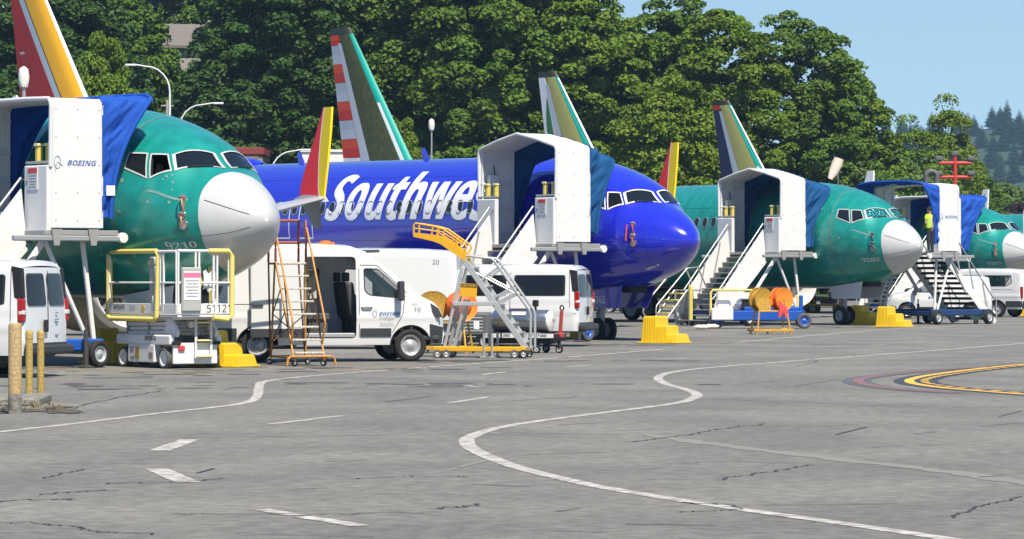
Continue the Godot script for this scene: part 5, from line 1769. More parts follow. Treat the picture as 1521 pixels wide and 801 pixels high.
# ---------------------------------------------------------------- cantilever access stand
func access_stand(at, turn):
	var v = thing("access_stand", "aluminium access stand with yellow cantilever arm and caution sign", "work stand", at, turn)
	var b
	for z in [-0.36, 0.36]:
		b = B.new()
		b.bar(Vector3(1.06, 0.2, z), Vector3(-0.36, 2.2, z), 0.05, 0.13, 0.012)
		part("ladder_rail", b, "aluminium", v)
		b = B.new()
		b.bar(Vector3(-0.78, 0.2, z * 1.05), Vector3(-0.38, 2.0, z * 0.9), 0.05, 0.075, 0.012)
		b.bar(Vector3(-0.58, 0.2, z * 0.8), Vector3(-0.32, 1.3, z * 0.8), 0.05, 0.07, 0.012)
		part("leg", b, "aluminium", v)
		b = B.new()
		b.tube([Vector3(-0.34, 2.2, z), Vector3(-0.26, 2.26, z), Vector3(0.28, 2.2, z), Vector3(0.36, 2.12, z), Vector3(1.12, 1.06, z), Vector3(1.15, 0.95, z), Vector3(1.15, 0.22, z)], 0.03, 8)
		b.tube([Vector3(-0.2, 1.95, z), Vector3(0.9, 1.38, z)], 0.02, 8)
		part("handrail", b, "aluminium", v)
		b = B.new()
		for q in [[0.0, 1.68, 0.42, 2.0], [0.28, 1.3, 0.78, 1.58], [0.32, 1.18, 0.84, 1.45]]: b.bar(Vector3(q[0], q[1], z), Vector3(q[2], q[3], z), 0.035, 0.05, 0.008)
		part("brace", b, "aluminium", v)
		b = B.new()
		b.box(Vector3(0.02, 0.2, z * 1.1), Vector3(2.05, 0.11, 0.1), 0.015)
		part("base_beam", b, "stand_yellow", v)
		for x in [-0.92, -0.72, 0.8, 1.0]: wheel(v, air.caster_big, Vector3(x, 0.095, z * 1.25), "rubber_grey" if x < 0.9 else "rubber", "rim_silver", 0.3)
		for x in [0.12, 0.3]:
			b = B.new()
			b.rod(Vector3(x, 0.02, z * 1.2), Vector3(x, 0.55, z * 1.2), 0.03, 8)
			b.box(Vector3(x, 0.02, z * 1.2), Vector3(0.16, 0.03, 0.16), 0.005)
			part("jack", b, "rail_metal", v)
		# yellow arm
		b = B.new()
		b.prism([Vector2(-0.3, 2.13), Vector2(-0.86, 2.52), Vector2(-1.02, 2.58), Vector2(-1.46, 2.68), Vector2(-1.48, 2.78), Vector2(-1.02, 2.72), Vector2(-0.82, 2.66), Vector2(-0.28, 2.28)], z - 0.03, z + 0.03)
		part("arm_side", b, "stand_yellow", v)
		b = B.new()
		b.tube([Vector3(-1.46, 2.78, z), Vector3(-1.46, 2.94, z), Vector3(-1.42, 2.98, z), Vector3(-0.96, 2.9, z), Vector3(-0.8, 2.85, z), Vector3(-0.3, 2.5, z), Vector3(-0.28, 2.44, z), Vector3(-0.34, 2.34, z)], 0.022, 8)
		for q in [[-1.06, 2.72, 2.92], [-0.92, 2.68, 2.88], [-0.6, 2.5, 2.72], [-0.52, 2.44, 2.66]]: b.rod(Vector3(q[0], q[1], z), Vector3(q[0] + 0.03, q[2], z), 0.018, 8)
		b.tube([Vector3(-1.45, 2.87, z), Vector3(-0.95, 2.8, z), Vector3(-0.5, 2.52, z)], 0.014, 6)
		part("arm_rail", b, "stand_yellow", v)
	b = B.new()
	b.bar(Vector3(-0.3, 2.2, 0), Vector3(-0.84, 2.57, 0), 0.7, 0.04, 0.01)
	b.bar(Vector3(-0.84, 2.57, 0), Vector3(-1.46, 2.72, 0), 0.7, 0.04, 0.01)
	part("arm_deck", b, "stand_yellow", v)
	for k in 9:
		b = B.new()
		b.box(Vector3(0.98 - 0.145 * k, 0.36 + 0.205 * k, 0), Vector3(0.2, 0.04, 0.68), 0.008)
		part("tread", b, "aluminium", v)
	b = B.new()
	b.bar(Vector3(0.95, 0.35, 0.1), Vector3(-0.25, 2.05, 0.1), 0.05, 0.05, 0.01)
	part("inner_rail", b, "stand_yellow", v)
	b = B.new()
	for x in [-0.95, 0.0, 1.0]: b.bar(Vector3(x, 0.2, -0.38), Vector3(x, 0.2, 0.38), 0.08, 0.08, 0.01)
	part("base_crossbar", b, "stand_yellow", v)
	b = B.new()
	b.bar(Vector3(-0.58, 1.2, 0.4), Vector3(0.36, 1.2, 0.4), 0.04, 0.09, 0.01)
	part("tie_bar", b, "aluminium", v)
	b = B.new()
	var bs = Basis(Vector3(0, 0, 1), -0.06)
	b.box(Vector3(-0.22, 1.5, 0.46), Vector3(0.38, 0.29, 0.012), 0.003, bs)
	var sg = part("caution_sign", b, "stand_yellow", v)
	b = B.new()
	b.box(Vector3(-0.212, 1.6, 0.465), Vector3(0.36, 0.075, 0.012), 0.0, bs)
	part("sign_band", b, "ink_dark", sg)
	write("CAUTION", 0.05, Vector3(-0.375, 1.583, 0.472), Vector3(1, -0.06, 0), Vector3(0.06, 1, 0), "stand_yellow", sg)
	return v

# ---------------------------------------------------------------- hose reel stand
func hose_reel(at, turn, label, wrapped):
	var v = thing("hose_reel", label, "hose reel", at, turn, "hose reels on yellow stands")
	var b
	for z in [-0.35, 0.35]:
		b = B.new()
		b.box(Vector3(0, 0.13, z), Vector3(1.3, 0.09, 0.08), 0.01)
		part("base_rail", b, "stand_yellow_worn", v)
		for x in [-1.0, 1.0]:
			b = B.new()
			b.bar(Vector3(x * 0.52, 0.17, z), Vector3(x * 0.4, 1.02, z * 0.55), 0.045, 0.045, 0.008)
			part("leg", b, "stand_yellow_worn", v)
		for x in [-0.55, 0.0, 0.55]:
			b = B.new()
			b.rod(Vector3(x, 0.0, z), Vector3(x, 0.1, z), 0.03, 8)
			part("foot", b, "stand_yellow_worn", v)
	b = B.new()
	for x in [-0.62, 0.62]: b.bar(Vector3(x, 0.13, -0.35), Vector3(x, 0.13, 0.35), 0.07, 0.07, 0.01)
	b.box(Vector3(0, 0.72, 0), Vector3(0.92, 0.05, 0.46), 0.01)
	part("tray", b, "stand_yellow_worn", v)
	b = B.new()
	b.box(Vector3(-0.26, 0.9, 0.2), Vector3(0.4, 0.36, 0.03), 0.005)
	part("guard_plate", b, "stand_yellow_worn", v)
	for q in [[-0.34, "reel_yellow"], [0.34, "reel_orange"]]:
		for zz in [-0.13, 0.13]:
			b = B.new()
			var ax = Vector3(0.45, 0, 0.89)
			b.lathe([Vector2(-0.012, 0.05), Vector2(-0.012, 0.33), Vector2(-0.03, 0.36), Vector2(0.03, 0.36), Vector2(0.012, 0.33), Vector2(0.012, 0.05)], Vector3(q[0], 1.1, 0) + ax * zz, ax, 30)
			b.lathe([Vector2(-0.02, 0.0), Vector2(-0.02, 0.06), Vector2(0.03, 0.06), Vector2(0.03, 0.0)], Vector3(q[0], 1.1, 0) + ax * zz, ax, 14)
			part("reel_disc", b, q[1], v)
		b = B.new()
		for k in 5: b.lathe([Vector2(-0.035, 0.22), Vector2(-0.02, 0.27), Vector2(0.02, 0.27), Vector2(0.035, 0.22)], Vector3(q[0], 1.1, 0) + Vector3(0.45, 0, 0.89) * (-0.09 + 0.045 * k), Vector3(0.45, 0, 0.89), 24)
		part("coiled_hose", b, "hose_red" if q[0] > 0 else "stand_yellow_worn", v)
	b = B.new()
	var rows = []
	var nz = FastNoiseLite.new()
	nz.seed = 12; nz.frequency = 2.2
	if wrapped:
		for i in 15:
			var row = []
			for j in 22:
				var w = TAU * j / 22.0; var f = PI * i / 14.0
				var rr = 0.29 * sin(f) * (1.0 + 0.35 * nz.get_noise_3d(cos(w) * 0.9, sin(w) * 0.9, f))
				row.append(Vector3(0.3 + cos(w) * rr, 1.12 + sin(w) * rr * 1.05, 0.06 - cos(f) * 0.34))
			rows.append(row)
		b.skin(rows, true)
		part("orange_cover", b, "cover_orange", v)
	else:
		for k in 5: b.tube([Vector3(0.2 + 0.06 * k, 1.05 - 0.05 * k, 0.24), Vector3(0.22 + 0.05 * k, 0.8, 0.27), Vector3(0.2 + 0.07 * k, 0.52 + 0.07 * (k % 3), 0.26)], 0.035, 7)
		part("hanging_hose", b, "hose_red", v)
	return v

# ---------------------------------------------------------------- tank trailer
func tank_trailer(at, turn):
	var v = thing("tank_trailer", "small trailer with steel cylinder tank and upright red tow bar", "trailer", at, turn)
	var b = B.new()
	b.lathe([Vector2(0, 0.0), Vector2(0.0, 0.22), Vector2(0.02, 0.25), Vector2(0.05, 0.268), Vector2(1.38, 0.268), Vector2(1.41, 0.25)], Vector3(-0.75, 0.75, 0), Vector3(1, 0, 0), 30)
	part("tank", b, "tank_steel", v)
	b = B.new()
	b.lathe([Vector2(0.0, 0.25), Vector2(0.03, 0.24), Vector2(0.06, 0.14), Vector2(0.07, 0.0)], Vector3(0.66, 0.75, 0), Vector3(1, 0, 0), 30)
	var e = part("tank_end", b, "lift_white", v)
	write("ZONE", 0.07, Vector3(0.73, 0.74, 0.02), Vector3(0, 0, -1), Vector3(0, 1, 0), "ink_grey", e, 0, 0.9)
	b = B.new()
	b.rod(Vector3(0.3, 1.0, 0), Vector3(0.3, 1.1, 0), 0.03, 8)
	b.box(Vector3(0.3, 1.17, 0), Vector3(0.13, 0.16, 0.12), 0.02)
	part("valve", b, "plastic_black", v)
	b = B.new()
	b.box(Vector3(-0.05, 1.03, 0), Vector3(0.6, 0.04, 0.16), 0.01)
	part("filler_cover", b, "tank_steel", v)
	b = B.new()
	b.box(Vector3(-0.05, 0.93, 0.215), Vector3(0.36, 0.1, 0.01), 0.0, Basis(Vector3(1, 0, 0), -0.7))
	part("label_plate", b, "sign_white", v)
	b = B.new()
	b.box(Vector3(0.0, 0.4, 0), Vector3(1.9, 0.12, 0.7), 0.02)
	b.box(Vector3(-0.05, 0.3, 0), Vector3(1.7, 0.16, 0.5), 0.02)
	part("frame", b, "plastic_black", v)
	for q in [[-0.85, "P-346"], [-0.38, "ZERO"], [0.02, "NITRO 067"], [0.5, "P-3460"]]:
		b = B.new()
		b.box(Vector3(q[0] + 0.18, 0.41, 0.353), Vector3(0.42, 0.1, 0.008), 0.0)
		var pl = part("plate", b, "sign_white", v)
		write(q[1], 0.06, Vector3(q[0] + 0.0, 0.385, 0.358), Vector3(1, 0, 0), Vector3(0, 1, 0), "ink_dark", pl, 0, 0.85)
	for q in [[-0.7, -0.3], [-0.7, 0.3], [0.45, -0.3], [0.45, 0.3]]: wheel(v, air.caster_big, Vector3(q[0], 0.095, q[1]), "rubber", "rim_grey")
	b = B.new()
	b.rod(Vector3(0.9, 0.3, 0), Vector3(0.9, 0.12, 0), 0.04, 8)
	part("fork", b, "plastic_black", v)
	wheel(v, air.caster_big, Vector3(0.9, 0.095, 0), "rubber", "rim_grey")
	b = B.new()
	b.bar(Vector3(0.92, 0.4, 0), Vector3(0.96, 1.0, 0), 0.07, 0.08, 0.015)
	b.box(Vector3(0.9, 0.42, 0), Vector3(0.2, 0.12, 0.24), 0.03)
	var ring = []
	for k in 14: ring.append(Vector3(0.965 + 0.045 * cos(TAU * k / 14), 1.06 + 0.06 * sin(TAU * k / 14), 0))
	part("tow_bar", b, "tow_red", v)
	b = B.new()
	b.tube(ring, 0.018, 7, true)
	part("tow_eye", b, "plastic_black", v)
	return v

# ---------------------------------------------------------------- moulded steps used as ballast
func step_block():
	var v = thing("step_block", "", "step block", Vector3.ZERO, 0.0, "yellow moulded step blocks beside the nose wheels")
	for q in [[0.0, 0.36, 0.73], [0.36, 0.68, 0.48], [0.68, 0.98, 0.25]]:
		var b = B.new()
		var f = 0.05
		var x0 = q[0]; var x1 = q[1]; var h = q[2]; var w = 0.36
		var lo = [Vector3(x0 - (f if x0 < 0.1 else 0.0), 0, -w - f), Vector3(x1 + f, 0, -w - f), Vector3(x1 + f, 0, w + f), Vector3(x0 - (f if x0 < 0.1 else 0.0), 0, w + f)]
		var k = 1.0
		var hi = [Vector3(x0, h - 0.03, -w), Vector3(x1, h - 0.03, -w), Vector3(x1, h - 0.03, w), Vector3(x0, h - 0.03, w)]
		var tp = [Vector3(x0 + 0.02, h, -w + 0.03), Vector3(x1 - 0.03, h, -w + 0.03), Vector3(x1 - 0.03, h, w - 0.03), Vector3(x0 + 0.02, h, w - 0.03)]
		var mid = Vector3((x0 + x1) / 2, h / 2, 0)
		for j in 4:
			var e = (j + 1) % 4
			b.quad_out(lo[j], lo[e], hi[e], hi[j], mid)
			b.quad_out(hi[j], hi[e], tp[e], tp[j], mid)
		b.quad_out(tp[0], tp[1], tp[2], tp[3], mid)
		var st = part("step", b, "block_yellow", v)
		for zz in [-0.24, -0.08, 0.08, 0.24]:
			for sd in [-1.0, 1.0]:
				b = B.new()
				b.bar(Vector3(lerpf(x0, x1, 0.5 + zz), 0.04, sd * (w + f + 0.002)), Vector3(lerpf(x0, x1, 0.5 + zz), h - 0.06, sd * (w + 0.004)), 0.02, 0.03, 0.006)
				part("moulded_rib", b, "block_yellow", st)
	var fl = B.new()
	fl.box(Vector3(0.46, 0.02, 0), Vector3(1.2, 0.035, 0.92), 0.01)
	part("flange", fl, "block_yellow", v)
	return v

# ---------------------------------------------------------------- small things
func bollard(at, r, h, label, m):
	var v = thing("bollard", label, "bollard", at)
	var b = B.new()
	b.lathe([Vector2(-0.05, 0.0), Vector2(-0.05, r * 1.02), Vector2(h - 0.04, r), Vector2(h - 0.01, r * 0.93), Vector2(h, r * 0.8), Vector2(h, 0.0)], Vector3.ZERO, Vector3.UP, 24)
	part("post", b, m, v)
	b = B.new()
	if r < 0.08: b.lathe([Vector2(h - 0.1, r), Vector2(h - 0.1, r * 1.1), Vector2(h - 0.01, r * 1.1), Vector2(h + 0.02, r * 0.8), Vector2(h + 0.03, 0.0)], Vector3.ZERO, Vector3.UP, 20)
	else: b.lathe([Vector2(0.0, r * 1.01), Vector2(0.0, r * 1.03), Vector2(0.26, r * 1.03), Vector2(0.26, r * 1.0)], Vector3.ZERO, Vector3.UP, 24)
	part("cap" if r < 0.08 else "foot_band", b, m if r < 0.08 else "concrete", v)
	return v

func lamp_post(at, h, reach, side, label):
	var v = thing("street_lamp", label, "street lamp", at)
	var b = B.new()
	var p = [Vector3.ZERO, Vector3(0, h - 1.6, 0)]; var r = [0.08, 0.055]
	for k in 7:
		var w = PI / 2 * k / 6.0
		p.append(Vector3(side * 1.3 * (1 - cos(w)), h - 1.5 + 1.4 * sin(w), 0)); r.append(0.05 - 0.002 * k)
	p.append(Vector3(side * (1.3 + reach), h, 0)); r.append(0.045)
	b.tube(p, r, 10)
	part("pole", b, "lamp_pole", v)
	b = B.new()
	b.box(Vector3(side * (1.3 + reach + 0.25), h - 0.02, 0), Vector3(0.6, 0.11, 0.22), 0.04)
	part("lamp_head", b, "lamp_pole", v)
	return v

# a short pole with a bagged lamp head
func bagged_light(at, h, r, label, m):
	var v = thing("covered_light", label, "light", at, 0.0, "cloth covered lights on poles")
	var b = B.new()
	b.tube([Vector3.ZERO, Vector3(0, h - r * 2.0, 0)], 0.045, 8)
	b.box(Vector3(0, h - r * 2.6, 0), Vector3(0.14, 0.2, 0.14), 0.02)
	part("pole", b, "rail_metal", v)
	b = B.new()
	var rows = []
	var nz = FastNoiseLite.new()
	nz.seed = 8; nz.frequency = 1.6
	for i in 9:
		var row = []
		var f = i / 8.0
		for j in 14:
			var w = TAU * j / 14.0
			var rr = r * (0.3 + 0.6 * sin(PI * (0.12 + 0.7 * f))) * (1.0 + 0.3 * nz.get_noise_3d(cos(w), sin(w), f * 2.0)) * (1.0 if i > 0 else 0.3)
			row.append(Vector3(cos(w) * rr, h - f * r * 3.4, sin(w) * rr))
		rows.append(row)
	b.skin(rows, true)
	part("cloth_bag", b, m, v)
	return v

# ---------------------------------------------------------------- people: one smooth skin over a jointed skeleton
func person_mesh(bones, cell):
	var lo = Vector3.ONE * 9; var hi = Vector3.ONE * -9
	for q in bones:
		for k in 2:
			lo = lo.min(q[k] - Vector3.ONE * (q[2 + k] + cell * 2)); hi = hi.max(q[k] + Vector3.ONE * (q[2 + k] + cell * 2))
	var nx = int((hi.x - lo.x) / cell) + 2; var ny = int((hi.y - lo.y) / cell) + 2; var nzz = int((hi.z - lo.z) / cell) + 2
	var f = PackedFloat32Array()
	f.resize(nx * ny * nzz); f.fill(0.5)
	for q in bones:
		var l = q[0].min(q[1]) - Vector3.ONE * (max(q[2], q[3]) + 0.09); var u = q[0].max(q[1]) + Vector3.ONE * (max(q[2], q[3]) + 0.09)
		for x in range(max(0, int((l.x - lo.x) / cell)), min(nx, int((u.x - lo.x) / cell) + 2)):
			for y in range(max(0, int((l.y - lo.y) / cell)), min(ny, int((u.y - lo.y) / cell) + 2)):
				for z in range(max(0, int((l.z - lo.z) / cell)), min(nzz, int((u.z - lo.z) / cell) + 2)):
					var p = lo + Vector3(x, y, z) * cell
					var ab = q[1] - q[0]
					var t = clampf((p - q[0]).dot(ab) / max(ab.length_squared(), 1e-9), 0, 1)
					var d = (p - q[0] - ab * t).length() - lerpf(q[2], q[3], t)
					var i = (x * ny + y) * nzz + z
					var o = f[i]
					var h = max(0.03 - abs(o - d), 0.0) / 0.03
					f[i] = min(o, d) - h * h * 0.03 * 0.25
	var b = B.new()
	var vid = {}
	var grad = func(p):
		var i = ((p - lo) / cell).clamp(Vector3.ONE, Vector3(nx - 2, ny - 2, nzz - 2))
		var x = int(i.x); var y = int(i.y); var z = int(i.z)
		var at = func(a, c, e): return f[(a * ny + c) * nzz + e]
		return Vector3(at.call(x + 1, y, z) - at.call(x - 1, y, z), at.call(x, y + 1, z) - at.call(x, y - 1, z), at.call(x, y, z + 1) - at.call(x, y, z - 1)).normalized()
	for x in nx - 1:
		for y in ny - 1:
			for z in nzz - 1:
				var s = Vector3.ZERO; var c = 0
				var base = (x * ny + y) * nzz + z
				var inside = 0
				for k in 8: if f[base + (k & 1) * ny * nzz + ((k >> 1) & 1) * nzz + (k >> 2)] < 0: inside += 1
				if inside == 0 or inside == 8: continue
				for e in [[0, 1], [0, 2], [0, 4], [1, 3], [1, 5], [2, 3], [2, 6], [4, 5], [4, 6], [3, 7], [5, 7], [6, 7]]:
					var k0 = e[0]; var k1 = e[1]
					var d0 = f[base + (k0 & 1) * ny * nzz + ((k0 >> 1) & 1) * nzz + (k0 >> 2)]; var d1 = f[base + (k1 & 1) * ny * nzz + ((k1 >> 1) & 1) * nzz + (k1 >> 2)]
					if (d0 < 0) != (d1 < 0):
						var t = d0 / (d0 - d1)
						s += Vector3(k0 & 1, (k0 >> 1) & 1, k0 >> 2).lerp(Vector3(k1 & 1, (k1 >> 1) & 1, k1 >> 2), t); c += 1
				vid[Vector3i(x, y, z)] = lo + (Vector3(x, y, z) + s / c) * cell
	for x in range(1, nx - 1):
		for y in range(1, ny - 1):
			for z in range(1, nzz - 1):
				var i = (x * ny + y) * nzz + z
				for q in [[ny * nzz, Vector3i(0, 1, 0), Vector3i(0, 0, 1)], [nzz, Vector3i(1, 0, 0), Vector3i(0, 0, 1)], [1, Vector3i(1, 0, 0), Vector3i(0, 1, 0)]]:
					if (f[i] < 0) == (f[i + q[0]] < 0): continue
					var p = Vector3i(x, y, z)
					var a = vid.get(p); var bb = vid.get(p - q[1]); var cc = vid.get(p - q[1] - q[2]); var dd = vid.get(p - q[2])
					if a == null or bb == null or cc == null or dd == null: continue
					var na = grad.call(a); var nb = grad.call(bb); var nc = grad.call(cc); var nd = grad.call(dd)
					b.t3(a, bb, cc, na, nb, nc); b.t3(a, cc, dd, na, nc, nd)
	return b.mesh()

func person(at, turn, label, seated):
	# local +x is where the person looks
	var v = thing("person", label, "person", at, turn)
	var H = 0.0
	var hip = Vector3(0, 0.93, 0); var chest = Vector3(0.02, 1.3, 0); var neck = Vector3(0.02, 1.5, 0); var head = Vector3(0.04, 1.63, 0)
	var body = []; var vest = []; var legs = []
	body.append([neck - Vector3(0, 0.05, 0), head, 0.055, 0.06])
	body.append([head + Vector3(0.0, 0.0, 0), head + Vector3(0.0, 0.07, 0), 0.085, 0.095])
	body.append([head + Vector3(0.05, -0.06, 0), head + Vector3(0.04, 0.0, 0), 0.055, 0.07])
	body.append([head + Vector3(0.09, -0.005, 0), head + Vector3(0.108, -0.02, 0), 0.012, 0.016])
	for s in [-1.0, 1.0]:
		body.append([head + Vector3(0.0, -0.01, s * 0.085), head + Vector3(-0.01, 0.03, s * 0.09), 0.016, 0.018])
		var sh = Vector3(0.0, 1.42, s * 0.19); var el = Vector3(-0.03, 1.14, s * 0.25); var wr = Vector3(0.16, 1.0, s * 0.2)
		body.append([sh, el, 0.055, 0.045]); body.append([el, wr, 0.043, 0.032])
		var hd = (wr - el).normalized()
		body.append([wr, wr + hd * 0.08, 0.03, 0.032])
		for k in 4: body.append([wr + hd * 0.07 + Vector3(0, 0, (k - 1.5) * 0.02), wr + hd * (0.14 + 0.012 * [0, 2, 1.5, 0.3][k]) + Vector3(0, -0.02, (k - 1.5) * 0.02), 0.010, 0.008])
		body.append([wr + hd * 0.03, wr + hd * 0.08 + Vector3(0.0, 0.02, -s * 0.05), 0.012, 0.009])
		var hp = hip + Vector3(0, -0.02, s * 0.09)
		var kn = hp + (Vector3(0.42, -0.02, s * 0.03) if seated else Vector3(0.02 * s, -0.42, s * 0.02)); var an = kn + Vector3(-0.02, -0.42, 0)
		legs.append([hp, kn, 0.092, 0.062]); legs.append([kn, an, 0.062, 0.042])
		legs.append([an + Vector3(-0.03, -0.03, 0), an + Vector3(0.17, -0.045, s * 0.02), 0.042, 0.035])
		vest.append([sh + Vector3(0, 0, -s * 0.03), sh + Vector3(-0.01, -0.1, s * 0.01), 0.07, 0.065])
		vest.append([Vector3(0.0, 1.36, s * 0.1), Vector3(0.0, 1.0, s * 0.08), 0.125, 0.12])
	body.append([hip, chest, 0.13, 0.15]); body.append([chest, neck, 0.12, 0.06])
	legs.append([hip + Vector3(0, 0.04, -0.07), hip + Vector3(0, 0.04, 0.07), 0.12, 0.12])
	part("body", person_mesh(body + legs, 0.02), "skin_tone", v)
	part("trousers", person_mesh(grown(legs, 0.012), 0.025), "cloth_navy", v)
	part("vest", person_mesh(grown(vest, 0.014), 0.025), "vest_lime", v)
	var b = B.new()
	for s in [-1.0, 1.0]: b.box(Vector3(-0.0, 1.2, s * 0.085), Vector3(0.32, 0.4, 0.035), 0.01)
	part("reflective_band", b, "sign_white", v)
	b = B.new()
	var hair = []
	for i in 7:
		var row = []
		for j in 14:
			var f = PI * 0.55 * i / 6.0; var w = TAU * j / 14.0
			row.append(head + Vector3(-0.015 + 0.107 * sin(f) * cos(w), 0.055 + 0.115 * cos(f), 0.1 * sin(f) * sin(w)))
		hair.append(row)
	b.skin(hair, true)
	part("hair", b, "hair_dark", v)
	return v
func grown(bones, g):
	var o = []
	for q in bones: o.append([q[0], q[1], q[2] + g, q[3] + g])
	return o

# ---------------------------------------------------------------- palette (linear base colours)
func make_materials():
	var soft = texture(noise_image(512, 31, 0.01, 4, Color(0.975, 0.975, 0.97), Color(1, 1, 1), 1.3))
	var dirty = texture(noise_image(512, 32, 0.02, 5, Color(0.74, 0.72, 0.69), Color(1, 1, 1), 2.2))
	var blotch = texture(noise_image(512, 33, 0.012, 4, Color(0.72, 0.86, 0.84), Color(1, 1, 1), 2.0))
	var flake = texture(noise_image(512, 34, 0.03, 4, Color(0.78, 0.76, 0.72), Color(1, 0.99, 0.97), 1.6))
	var worn = texture(noise_image(512, 35, 0.04, 4, Color(0.6, 0.6, 0.6), Color(1, 1, 1), 3.0))
	# aircraft finishes
	var m = mat("primer_green", 0.012, 0.31, 0.265, 0.3, 0.0, blotch, 0.35)
	m.metallic = 0.2; m.clearcoat_enabled = true; m.clearcoat = 0.5; m.clearcoat_roughness = 0.2
	var wv = FastNoiseLite.new()
	wv.seed = 9; wv.frequency = 0.012; wv.fractal_octaves = 3
	var wi = wv.get_seamless_image(512, 512)
	wi.bump_map_to_normal_map(6.0)
	var wave = ImageTexture.create_from_image(wi)
	m.normal_enabled = true; m.normal_texture = wave; m.normal_scale = 0.12
	mat("primer_teal", 0.0, 0.3, 0.25, 0.5)
	m = mat("livery_blue", 0.013, 0.02, 0.5, 0.2)
	m.clearcoat_enabled = true; m.clearcoat = 1.0; m.clearcoat_roughness = 0.04
	m.uv1_triplanar = true; m.uv1_scale = Vector3.ONE * 0.4; m.normal_enabled = true; m.normal_texture = wave; m.normal_scale = 0.05
	mat("radome_grey", 0.47, 0.485, 0.495, 0.3, 0.0, soft, 0.8)
	mat("livery_white", 0.78, 0.79, 0.8, 0.3)
	mat("livery_pale_grey", 0.5, 0.53, 0.58, 0.35)
	mat("livery_silver", 0.42, 0.46, 0.52, 0.35)
	mat("livery_yellow", 0.76, 0.39, 0.008, 0.6)
	mat("livery_deep_red", 0.36, 0.008, 0.008, 0.6, 0.0, soft, 0.3)
	mat("livery_red", 0.58, 0.022, 0.01, 0.6)
	mat("livery_flag_red", 0.68, 0.06, 0.012, 0.6)
	mat("livery_navy", 0.008, 0.014, 0.07, 0.6)
	mat("livery_leaf_green", 0.02, 0.17, 0.02, 0.4)
	mat("livery_winglet_yellow", 0.78, 0.56, 0.0, 0.35)
	mat("livery_winglet_red", 0.68, 0.015, 0.03, 0.35)
	mat("primer_yellow", 0.37, 0.36, 0.11, 0.65, 0.0, soft, 0.5)
	mat("composite_olive", 0.085, 0.08, 0.024, 0.7, 0.0, blotch, 0.4)
	mat("composite_dark", 0.022, 0.022, 0.014, 0.5)
	mat("stencil_white", 0.55, 0.62, 0.6, 0.5)
	mat("wing_skin", 0.45, 0.47, 0.5, 0.35, 0.3)
	mat("bare_metal", 0.55, 0.55, 0.55, 0.25, 0.9)
	mat("bare_metal_dull", 0.36, 0.34, 0.32, 0.45, 0.3)
	mat("copper", 0.4, 0.16, 0.09, 0.4, 0.3)
	mat("cowl_primer", 0.30, 0.265, 0.21, 0.5, 0.0, soft, 0.4)
	mat("inlet_white", 0.7, 0.7, 0.69, 0.3, 0.1)
	mat("spinner_grey", 0.08, 0.08, 0.085, 0.4)
	mat("fan_metal", 0.2, 0.2, 0.21, 0.3, 0.6)
	mat("gear_grey", 0.4, 0.41, 0.42, 0.4, 0.1)
	mat("frame_grey", 0.44, 0.46, 0.46, 0.35)
	mat("window_frame_grey", 0.22, 0.24, 0.25, 0.4, 0.2)
	mat("seam_dark", 0.02, 0.02, 0.02, 0.7)
	mat("seam_brown", 0.24, 0.25, 0.22, 0.6, 0.0, worn, 2.0)
	mat("seam_grey", 0.25, 0.42, 0.4, 0.5, 0.0, worn, 2.0)
	mat("seam_green", 0.008, 0.15, 0.115, 0.5)
	mat("seam_blue", 0.02, 0.022, 0.3, 0.4)
	mat("cockpit_black", 0.012, 0.013, 0.015, 0.8)
	glass("cockpit_glass", 0.01, 0.014, 0.018, 0.86)
	mat("cabin_glass", 0.014, 0.018, 0.022, 0.12)
	var fo = mat("foil_screen", 0.05, 0.3, 0.3, 0.14)
	var fn = FastNoiseLite.new()
	fn.seed = 3; fn.frequency = 0.02
	var fi = fn.get_seamless_image(256, 256)
	fi.bump_map_to_normal_map(18.0)
	fo.normal_enabled = true; fo.normal_texture = ImageTexture.create_from_image(fi); fo.normal_scale = 2.0
	fo.uv1_triplanar = true; fo.uv1_scale = Vector3.ONE * 1.6; fo.metallic = 0.7
	# vehicles
	m = mat("van_white", 0.64, 0.65, 0.66, 0.28)
	m.clearcoat_enabled = true; m.clearcoat = 0.8; m.clearcoat_roughness = 0.05
	glass("van_glass", 0.02, 0.05, 0.055, 0.32)
	glass("van_glass_dark", 0.006, 0.007, 0.009, 0.93)
	mat("plastic_dark", 0.032, 0.036, 0.042, 0.55)
	mat("plastic_black", 0.012, 0.012, 0.013, 0.5)
	mat("seat_cloth", 0.06, 0.064, 0.072, 0.9)
	mat("lamp_glass", 0.05, 0.05, 0.055, 0.08)
	mat("lamp_red", 0.32, 0.008, 0.01, 0.15)
	mat("lamp_white", 0.6, 0.55, 0.55, 0.15)
	mat("beacon_orange", 0.7, 0.16, 0.01, 0.2)
	mat("rubber", 0.014, 0.014, 0.015, 0.8)
	mat("rubber_grey", 0.09, 0.088, 0.085, 0.85)
	mat("rim_silver", 0.42, 0.43, 0.44, 0.4, 0.4)
	mat("rim_grey", 0.34, 0.38, 0.41, 0.5)
	mat("rim_white", 0.7, 0.7, 0.7, 0.5)
	mat("rim_blue", 0.03, 0.1, 0.42, 0.4)
	# ground equipment
	mat("canopy_white", 0.68, 0.69, 0.7, 0.45, 0.0, soft, 0.6)
	mat("canopy_frame", 0.6, 0.62, 0.64, 0.5)
	mat("stair_white", 0.68, 0.69, 0.7, 0.45, 0.0, soft, 0.7)
	mat("leg_white", 0.66, 0.67, 0.68, 0.5, 0.0, soft, 1.2)
	mat("rail_metal", 0.42, 0.43, 0.43, 0.4, 0.5)
	mat("platform_grey", 0.3, 0.3, 0.3, 0.6, 0.2)
	mat("tread_grey", 0.22, 0.21, 0.19, 0.7)
	mat("tread_dark", 0.03, 0.03, 0.03, 0.7)
	mat("tread_white", 0.62, 0.6, 0.56, 0.6, 0.0, dirty, 2.0)
